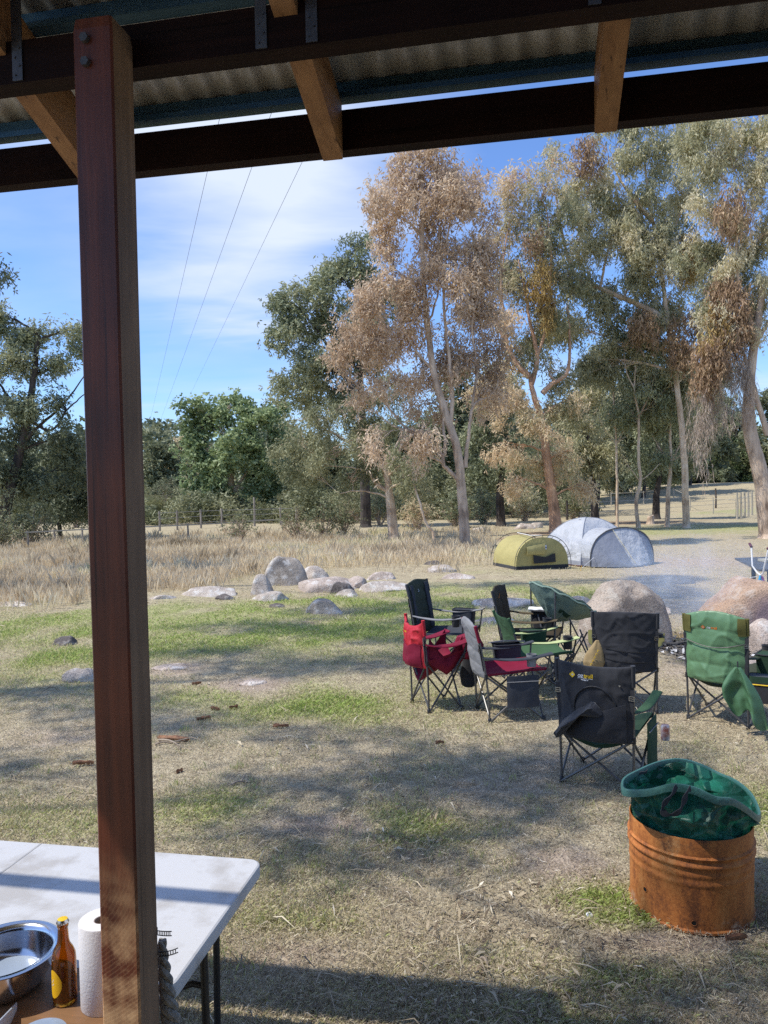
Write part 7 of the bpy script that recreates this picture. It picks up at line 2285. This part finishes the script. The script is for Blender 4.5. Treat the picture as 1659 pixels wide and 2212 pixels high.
UA = (XA - .40) / (XN - .40)
mb = MB(); mb.grid(26, 30, lambda u, v: vest(u * UA, v)); mb.grid(24, 30, lambda u, v: vest(UA + (1 - UA) * u, v))
for i, f in enumerate(mb.f):
    xc = sum(mb.v[k][0] for k in f) / 4; yc = sum(mb.v[k][1] for k in f) / 4; zc = sum(mb.v[k][2] for k in f) / 4
    mb.m[i] = 0 if (xc < XA and zc > .12) or (xc > XA and -.12 < yc + .3 * (XN - xc) and yc < .52 and zc > .05) else 1
vo = mb.build('vestibule', [M['tent_light'], M['tent_grey']], tent, angle=26)
mb = MB(); mb.tube([vest(UA, t / 30) + Vector((0.01, 0, .012)) for t in range(31)], .016, 6); mb.build('pole', M['frame_light'], tent)
mb = MB(); mb.tube([vest(UA + (1 - UA) * t / 12, .40 + .05 * t / 12) + Vector((.012, -.004, .008)) for t in range(12)], .009, 5); mb.build('zip', mat('pale_zip', (.6, .55, .4)), vo)
for q0_, q1_ in (((1.6, .95, .3), (1.9, 1.75, .01)), ((1.5, -.98, .25), (1.75, -1.6, .01)), ((-1.0, -1.0, .25), (-1.5, -1.55, .01)), ((.2, -1.06, .3), (.25, -1.7, .01))):
    mb = MB(); mb.tube([Vector(q0_), Vector(q1_)], .005, 5); gr_ = mb.build('guy_rope', M['white'], tent)
    mb = MB(); mb.tube([Vector(q1_) + Vector((0, 0, -.05)), Vector(q1_) + Vector((.02, .03, .09))], .008, 5); mb.build('peg', M['yellow_tube'], gr_)

# swag
M['canvas'] = mat('olive_canvas', (.40, .345, .135), (.35, .30, .115), rough=.85, scale=5, bump=.45, bscale=9, bdist=.03)
M['mesh_win'] = mat('dark_mesh_window', (.02, .022, .026), rough=.8)
fl_, fr_ = G(1120, 1233), G(1222, 1225)
axr = (fr_ - fl_); axr.z = 0; wS = axr.length; axr.normalize()
axr = Vector((.95, .30, 0)).normalized(); axb = Vector((-axr.y, axr.x, 0))
swc = (fl_ + fr_) / 2
swag = thing('swag_tent', 'low olive canvas swag tent with outside hoops beside the grey tent', 'tent', swc, math.atan2(axr.y, axr.x))
hs = .80; LS = 1.30; hwS = wS / 2


def swf(u, v, g=0.0, k=1.0):
    a = PI * v
    y = LS * u
    sagk = 1 - .10 * math.sin(PI * u)
    x = -math.cos(a); zz = math.sin(a)
    x = math.copysign(abs(x) ** .85, x)
    return Vector((x * (hwS + g) * k * (1 - .02 * math.sin(PI * u)), y, .09 + (hs + g - .09) * k * zz ** .9 * sagk + .006 * nz((x * 3, y * 3, 2), 2)))


mb = MB(); mb.grid(20, 24, swf); sb = mb.build('canvas_body', M['canvas'], swag, angle=180)
for u0, nm in ((0.0, 'front_panel'), (1.0, 'rear_panel')):
    mb = MB()
    sgn = -1 if u0 == 0 else 1
    mb.grid(24, 8, lambda u, v: Vector((0, 0, .09)) * (1 - v) * 1.0 + Vector(swf(u0, u)) * v + Vector((0, 0, 0)) + Vector(((-1 + 2 * u) * hwS * .0, (LS * u0) * (1 - v) + sgn * .05 * math.sin(PI * v) * math.sin(PI * u), 0)))
    fpn = mb.build(nm, M['canvas'], swag, angle=180)
    if u0 == 0: front_panel = fpn
mb = MB()
for sx in (-1, 1):
    pass
mb.box((0, LS / 2, .045), (2 * hwS * 1.0, LS * 1.02, .09)); mb.build('base_tray', M['black_fab'], swag, smooth=False)
mb = MB()
mb.add([Vector((-.28, -.075, .15)), Vector((.34, -.075, .17)), Vector((.32, -.080, .40)), Vector((.04, -.082, .30)), Vector((-.30, -.080, .37))], [(0, 1, 2, 3, 4)])
mb.build('mesh_window', M['mesh_win'], front_panel, smooth=False)
mb = MB()
mb.pad(8, 5, lambda u, v: Vector((-.48 + .50 * u, -.085 - .04 * v * 0 - .03 * math.sin(PI * v), .38 + .20 * v + .07 * u * v)), lambda u, v: Vector((0, -1, 0)), lambda u, v: (.006, .004)); mb.build('window_flap', M['canvas'], front_panel)
mb = MB()
mb.pad(3, 3, lambda u, v: Vector((-.06 + .13 * u, -.098, .50 + .11 * v)), lambda u, v: Vector((0, -1, 0)), lambda u, v: (.002, .002)); bd = mb.build('badge', mat('badge_white', (.62, .66, .72)), front_panel)
mb = MB(); mb.add([Vector((-.06, -.1015, .535)), Vector((.07, -.1015, .535)), Vector((.07, -.1015, .565)), Vector((-.06, -.1015, .565))], [(0, 1, 2, 3)]); mb.build('badge_stripe', mat('badge_blue', (.04, .10, .35)), bd, smooth=False)
for u0, dy in ((0, -.02), (1, .02)):
    mb = MB(); pts = [swf(u0, t / 30, .055) + Vector((0, dy * 2.2, -.08 if t in (0, 30) else 0)) for t in range(31)]
    mb.tube(pts, .0085, 6); hp = mb.build('hoop', M['black_plastic'], swag)
    for t in range(3, 29, 3):
        mb = MB(); mb.tube([pts[t], swf(u0, t / 30)], .006, 5); mb.build('clip', M['black_plastic'], hp)
mb = MB(); mb.tube([swf(0, .5, .055) + Vector((0, -.04, 0)), swf(.5, .5, .10) + Vector((0, 0, -.0)), swf(1, .5, .055) + Vector((0, .04, 0))], .010, 6); mb.build('ridge_pole', M['white'], swag)

# ------------------------------------------------------------------ black table and child's bike at the right edge
q0 = P(1587, 1205, 15.2)
tb_ = thing('camp_table', 'flat black camp table behind the bike at the right edge', 'table', (q0.x, q0.y, 0))
zt = q0.z
M['tbl_blk'] = mat('charcoal_tabletop', (.075, .08, .095), (.055, .06, .07), rough=.4, scale=6)
mb = MB()
pl = [(0, 0), (-.54, -2.1), (1.6, -2.4), (2.2, .3)]
mb.add([Vector((a, b_, z)) for z in (zt - .035, zt) for a, b_ in pl], [(0, 1, 2, 3)[::-1], (4, 5, 6, 7), (0, 1, 5, 4), (1, 2, 6, 5), (2, 3, 7, 6), (3, 0, 4, 7)])
mb.build('table_top', M['tbl_blk'], tb_, smooth=False)
for a, b_ in ((.05, -1.6), (1.5, -2.1), (1.9, .1), (.3, -.15)):
    mb = MB(); mb.box((a, b_, (zt - .035) / 2), (.28 if b_ == -1.6 else .06, .28 if b_ == -1.6 else .06, zt - .036)); mb.build('leg', M['black_plastic'], tb_, smooth=False)
mb = MB(); mb.box((.55, -.8, zt + .021), (.8, .34, .04)); o = mb.build('tray', mat('cream_tray', (.45, .43, .36), rough=.6), None, smooth=False); o.location = (q0.x, q0.y, 0); tag(o, 'pale shallow tray lying on the black camp table', 'tray')

M['bike_blue'] = mat('sky_blue_paint', (.03, .33, .62), rough=.3, scale=5)
M['bike_pink'] = mat('magenta_paint', (.45, .04, .30), rough=.3, scale=5)
M['tyre'] = mat('tyre_rubber', (.02, .02, .02), rough=.85, scale=30)
hb_ = P(1640, 1182, 12.1)
bike = thing('child_bicycle', 'small blue and pink child bicycle parked behind the reddened boulder', 'bicycle', (hb_.x - .12, hb_.y, 0), rad(8))
wr_ = .19


def wheel(cx):
    mb = MB(); mb.tube([(cx + wr_ * math.cos(a), 0, wr_ + .004 + wr_ * math.sin(a)) for a in [2 * PI * k / 28 for k in range(29)]], .022, 8, cap=False)
    wo = mb.build('wheel', M['tyre'], bike)
    mb = MB(); mb.tube([(cx + (wr_ - .03) * math.cos(a), 0, wr_ + .004 + (wr_ - .03) * math.sin(a)) for a in [2 * PI * k / 28 for k in range(29)]], .008, 6, cap=False)
    for k in range(12):
        a = 2 * PI * k / 12; mb.tube([(cx, 0, wr_), (cx + (wr_ - .03) * math.cos(a), 0, wr_ + (wr_ - .03) * math.sin(a))], .0018, 4)
    mb.build('rim', M['white'], wo)


zh = hb_.z
wheel(0.0); wheel(.82)
mb = MB(); mb.tube([(.14, 0, .56), (.42, 0, .33), (.52, 0, .26)], .020, 8); mb.tube([(.16, 0, .50), (.32, 0, .26), (.42, 0, .22)], .018, 8); mb.tube([(.42, 0, .22), (.50, 0, .52)], .016, 8); mb.tube([(.42, 0, .22), (.82, 0, .2)], .012, 8); mb.tube([(.47, 0, .42), (.82, 0, .2)], .011, 8)
mb.build('frame', M['bike_blue'], bike)
mb = MB()
for s in (-1, 1): mb.tube([(.0, s * .05, .2), (.08, s * .05, .40), (.10, s * .035, .47)], .012, 8)
mb.tube([(.10, -.04, .47), (.10, .04, .47)], .013, 8); mb.tube([(.105, 0, .46), (.15, 0, .62)], .018, 8)
mb.build('fork', M['bike_blue'], bike)
mb = MB()
for s in (-1, 1): mb.tube([(.15, 0, .62), (.14, s * .08, .66), (.11, s * .15, .76), (.14, s * .22, zh)], .013, 8)
hbm = mb.build('handlebar', M['white'], bike)
for s in (-1, 1):
    mb = MB(); mb.tube([(.13, s * .20, zh - .012), (.17, s * .31, zh + .03)], .021, 8); mb.build('grip', mat('grip_maroon', (.10, .02, .04)), hbm)
mb = MB(); mb.tube([(.15, .05, .60), (.02, .07, .58), (-.04, .06, .45), (-.02, .02, .36)], .005, 6); mb.build('brake_cable', M['white'], bike)
mb = MB()
mb.pad(10, 4, lambda u, v: Vector((-.10 + .30 * u, -.08 + .16 * v, .40 - .5 * (u - .45) ** 2)), lambda u, v: Vector((0, 0, 1)), lambda u, v: (.004, .004)); mb.build('mudguard', M['bike_pink'], bike)
mb = MB(); mb.pad(8, 6, lambda u, v: Vector((.40 + .22 * u, (-.5 + v) * (.05 + .11 * u), .56 + .02 * u)), lambda u, v: Vector((0, 0, 1)), lambda u, v: (.018, .018)); mb.build('saddle', M['bike_pink'], bike, angle=80)
mb = MB(); mb.tube([(.20, 0, .52), (.17, 0, .60)], .022, 8); mb.build('headset', M['bike_pink'], bike)

# ------------------------------------------------------------------ fences
M['post_wood'] = mat('grey_fence_timber', (.34, .30, .26), (.20, .175, .15), rough=.9, scale=8, stretch=(1, 1, .2), bump=.5)
M['wire'] = mat('fence_wire', (.45, .44, .42), rough=.5, metal=.6)


def fence(label, pts, ph, pr, wires, wr_, mk='post_wood', rail=None, wm='wire'):
    gs = [G(*p[:2]) for p in pts]
    root = thing('fence', label, 'fence', gs[0])
    for g, p in zip(gs, pts):
        h_ = p[2] if len(p) > 2 else ph; pr_k = pr * .7
        mb = MB(); q = g - gs[0]
        mb.tube([q + Vector((0, 0, -.2)), q + Vector((.02, 0, h_ * .5)), q + Vector((0, .01, h_))], [pr_k * 1.1, pr_k, pr_k * .9], 8); mb.build('post', M[mk], root)
    for w in wires:
        mb = MB(); mb.tube([g - gs[0] + Vector((0, -pr, w)) for g in gs], wr_, 5); mb.build('wire', M[wm], root)
    if rail:
        mb = MB()
        for a, b_ in zip(gs[:-1], gs[1:]): mb.beam(a - gs[0] + Vector((0, -.05, rail[0])), b_ - gs[0] + Vector((0, -.05, rail[0])), .04, rail[1])
        mb.build('rail', M[rail[2]], root, smooth=False)


M['tape'] = mat('pale_fence_tape', (.46, .42, .34), rough=.7)
fence('wire paddock fence with weathered posts below the bright green tree', [(345, 1147), (383, 1145), (434, 1141), (479, 1138), (550, 1136, 1.75), (606, 1134), (640, 1133)], 1.1, .085, (.35, .7, 1.0), .012)
fence('low fence with one pale rail running through the dry grass', [(-60, 1192), (60, 1186), (118, 1182), (178, 1178), (406, 1166), (517, 1158), (610, 1150)], .72, .06, (), .01, rail=(.66, .05, 'tape'))
fence('dark post and wire fence along the dry paddock behind the slim trunks', [(1225, 1122), (1250, 1118), (1330, 1113), (1440, 1106), (1546, 1098, 1.5), (1660, 1090, 1.5)], 1.15, .10, (.3, .6, .95), .012, mk='bark_dark')
fence('row of white stakes on the paddock rise at the right', [(1592, 1072), (1600, 1072), (1608, 1073), (1616, 1074), (1624, 1075), (1634, 1078), (1645, 1082)], 1.5, .09, (1.2,), .012, mk='tape')
fence('thin distant white fence across the dry paddock', [(1320, 1092), (1390, 1090), (1455, 1088), (1490, 1082), (1540, 1078), (1590, 1074)], 1.1, .06, (1.0,), .02, mk='tape', wm='tape')

# ------------------------------------------------------------------ power lines
M['cable'] = mat('dark_cable', (.12, .125, .14), rough=.6)
for lab, a, b_ in (('left power line crossing the sky behind the timber post', (470, 275, 24), (318, 935, 170)), ('middle one of three power lines crossing the sky', (580, 262, 24), (330, 955, 170)), ('right power line crossing the sky by the cloud', (700, 252, 24), (392, 892, 170))):
    pa, pb = P(*a), P(*b_)
    pa2 = pa + (pa - pb).normalized() * 20
    mb = MB(); pts = []
    for k in range(25):
        t = k / 24; p = pa2.lerp(pb, t); pts.append(p)
    mb.tube(pts, .008, 5)
    tag(mb.build('power_line', M['cable'], None), lab, 'power line', 'overhead power lines')

# ------------------------------------------------------------------ bark, sticks and small litter you can count
M['bark_chip'] = mat('orange_bark', (.36, .19, .10), (.20, .10, .06), rough=.9, scale=30, bump=.6)
M['stick'] = mat('bleached_stick', (.42, .34, .25), (.24, .18, .13), rough=.9, scale=20)
CH = [(607, 1573, .14, .0, 'orange bark strip lying on open grass right of the post'), (440, 1556, .13, .3, 'orange bark flake beside the reddish bark litter'), (465, 1535, .10, -.4, 'curled bark flake above the reddish bark litter'), (505, 1532, .09, .6, 'dark bark flake nearest the flush pink rock'),
      (375, 1600, .30, -.25, 'long bark strip right beside the timber post'), (200, 1848, .12, .2, 'brown bark slab at the far edge of the white table'), (180, 1654, .16, .1, 'bark strip on shaded ground left of the timber post'), (950, 1610, .07, .1, 'single bark flake in the middle shaded lawn'), (1590, 2036, .10, .1, 'reddish bark strip below the rusty drum'),
      (388, 1672, .06, 1.0, 'curled leaf sized bark flake right of the timber post'), (425, 1480, .10, .2, 'bark strip by the flat bare rock')]
for px, py, ln, a, lab in CH:
    g = G(px, py); mb = MB()
    d = Vector((math.cos(a), math.sin(a), 0)); s = Vector((-d.y, d.x, 0)); sd = px * .37
    mb.pad(10, 4, lambda u, v: d * ln * (u - .5) * 2 * .5 + s * ln * .26 * (v - .5) * (1 - .6 * abs(2 * u - 1) ** 2) * (1 + .5 * nz((u * 3, sd, 0), 1)) + Vector((0, 0, .012 + .02 * (2 * v - 1) ** 2 + .012 * nz((u * 3, v * 2, sd), 1))), lambda u, v: Vector((0, 0, 1)), lambda u, v: (.004, .004))
    o = mb.build('bark_piece', M['bark_chip'], None); o.location = g; tag(o, lab, 'bark', 'bark pieces on the lawn')
ST = [((342, 1602), (420, 1622), 'forked pale stick lying right of the timber post', True), ((335, 1612), (400, 1604), 'thin pale stick beside the forked stick', False), ((650, 1345), (705, 1352), 'bleached stick below the lone lichen rock', True), ((500, 1700), (560, 1686), 'short crossed stick on the shaded mid lawn', True),
      ((1128, 1748), (1142, 1755), 'small pale twig on the lawn left of the drum bag', False), ((1040, 2078), (1062, 2096), 'straight dry twig on the near grass', False), ((250, 1580), (330, 1590), 'long twig lying left of the timber post', False)]
for a, b_, lab, fk in ST:
    ga, gb = G(*a), G(*b_); mb = MB()
    L_ = (gb - ga); n_ = Vector((-L_.y, L_.x, 0))
    pts = [ga * 0 + L_ * t + n_ * .05 * math.sin(t * 5) + Vector((0, 0, .015 + .01 * math.sin(t * 7))) for t in [k / 8 for k in range(9)]]
    mb.tube(pts, [.009 - .006 * k / 8 for k in range(9)], 6)
    if fk:
        mb.tube([pts[3], pts[3] + L_ * .25 + n_ * .22 + Vector((0, 0, .03)), pts[3] + L_ * .5 + n_ * .3 + Vector((0, 0, .01))], [.006, .004, .002], 5)
        mb.tube([pts[5], pts[5] + L_ * .2 - n_ * .2 + Vector((0, 0, .02))], [.005, .002], 5)
    o = mb.build('stick', M['stick'], None); o.location = ga; tag(o, lab, 'stick', 'sticks on the lawn')
g = G(1273, 1982); mb = MB(); mb.lathe([(0, .006), (.013, .006), (.016, .0), (.017, .002), (.014, .009), (0, .009)], 14); o = mb.build('bottle_top', M['white'], None); o.location = g + Vector((0, 0, .01)); o.rotation_euler = (.4, .2, 0); tag(o, 'small white bottle top lying in the bright grass by the drum', 'bottle top')
# cup under the nearest chair's arm
g = P(1432, 1592, 6.15)
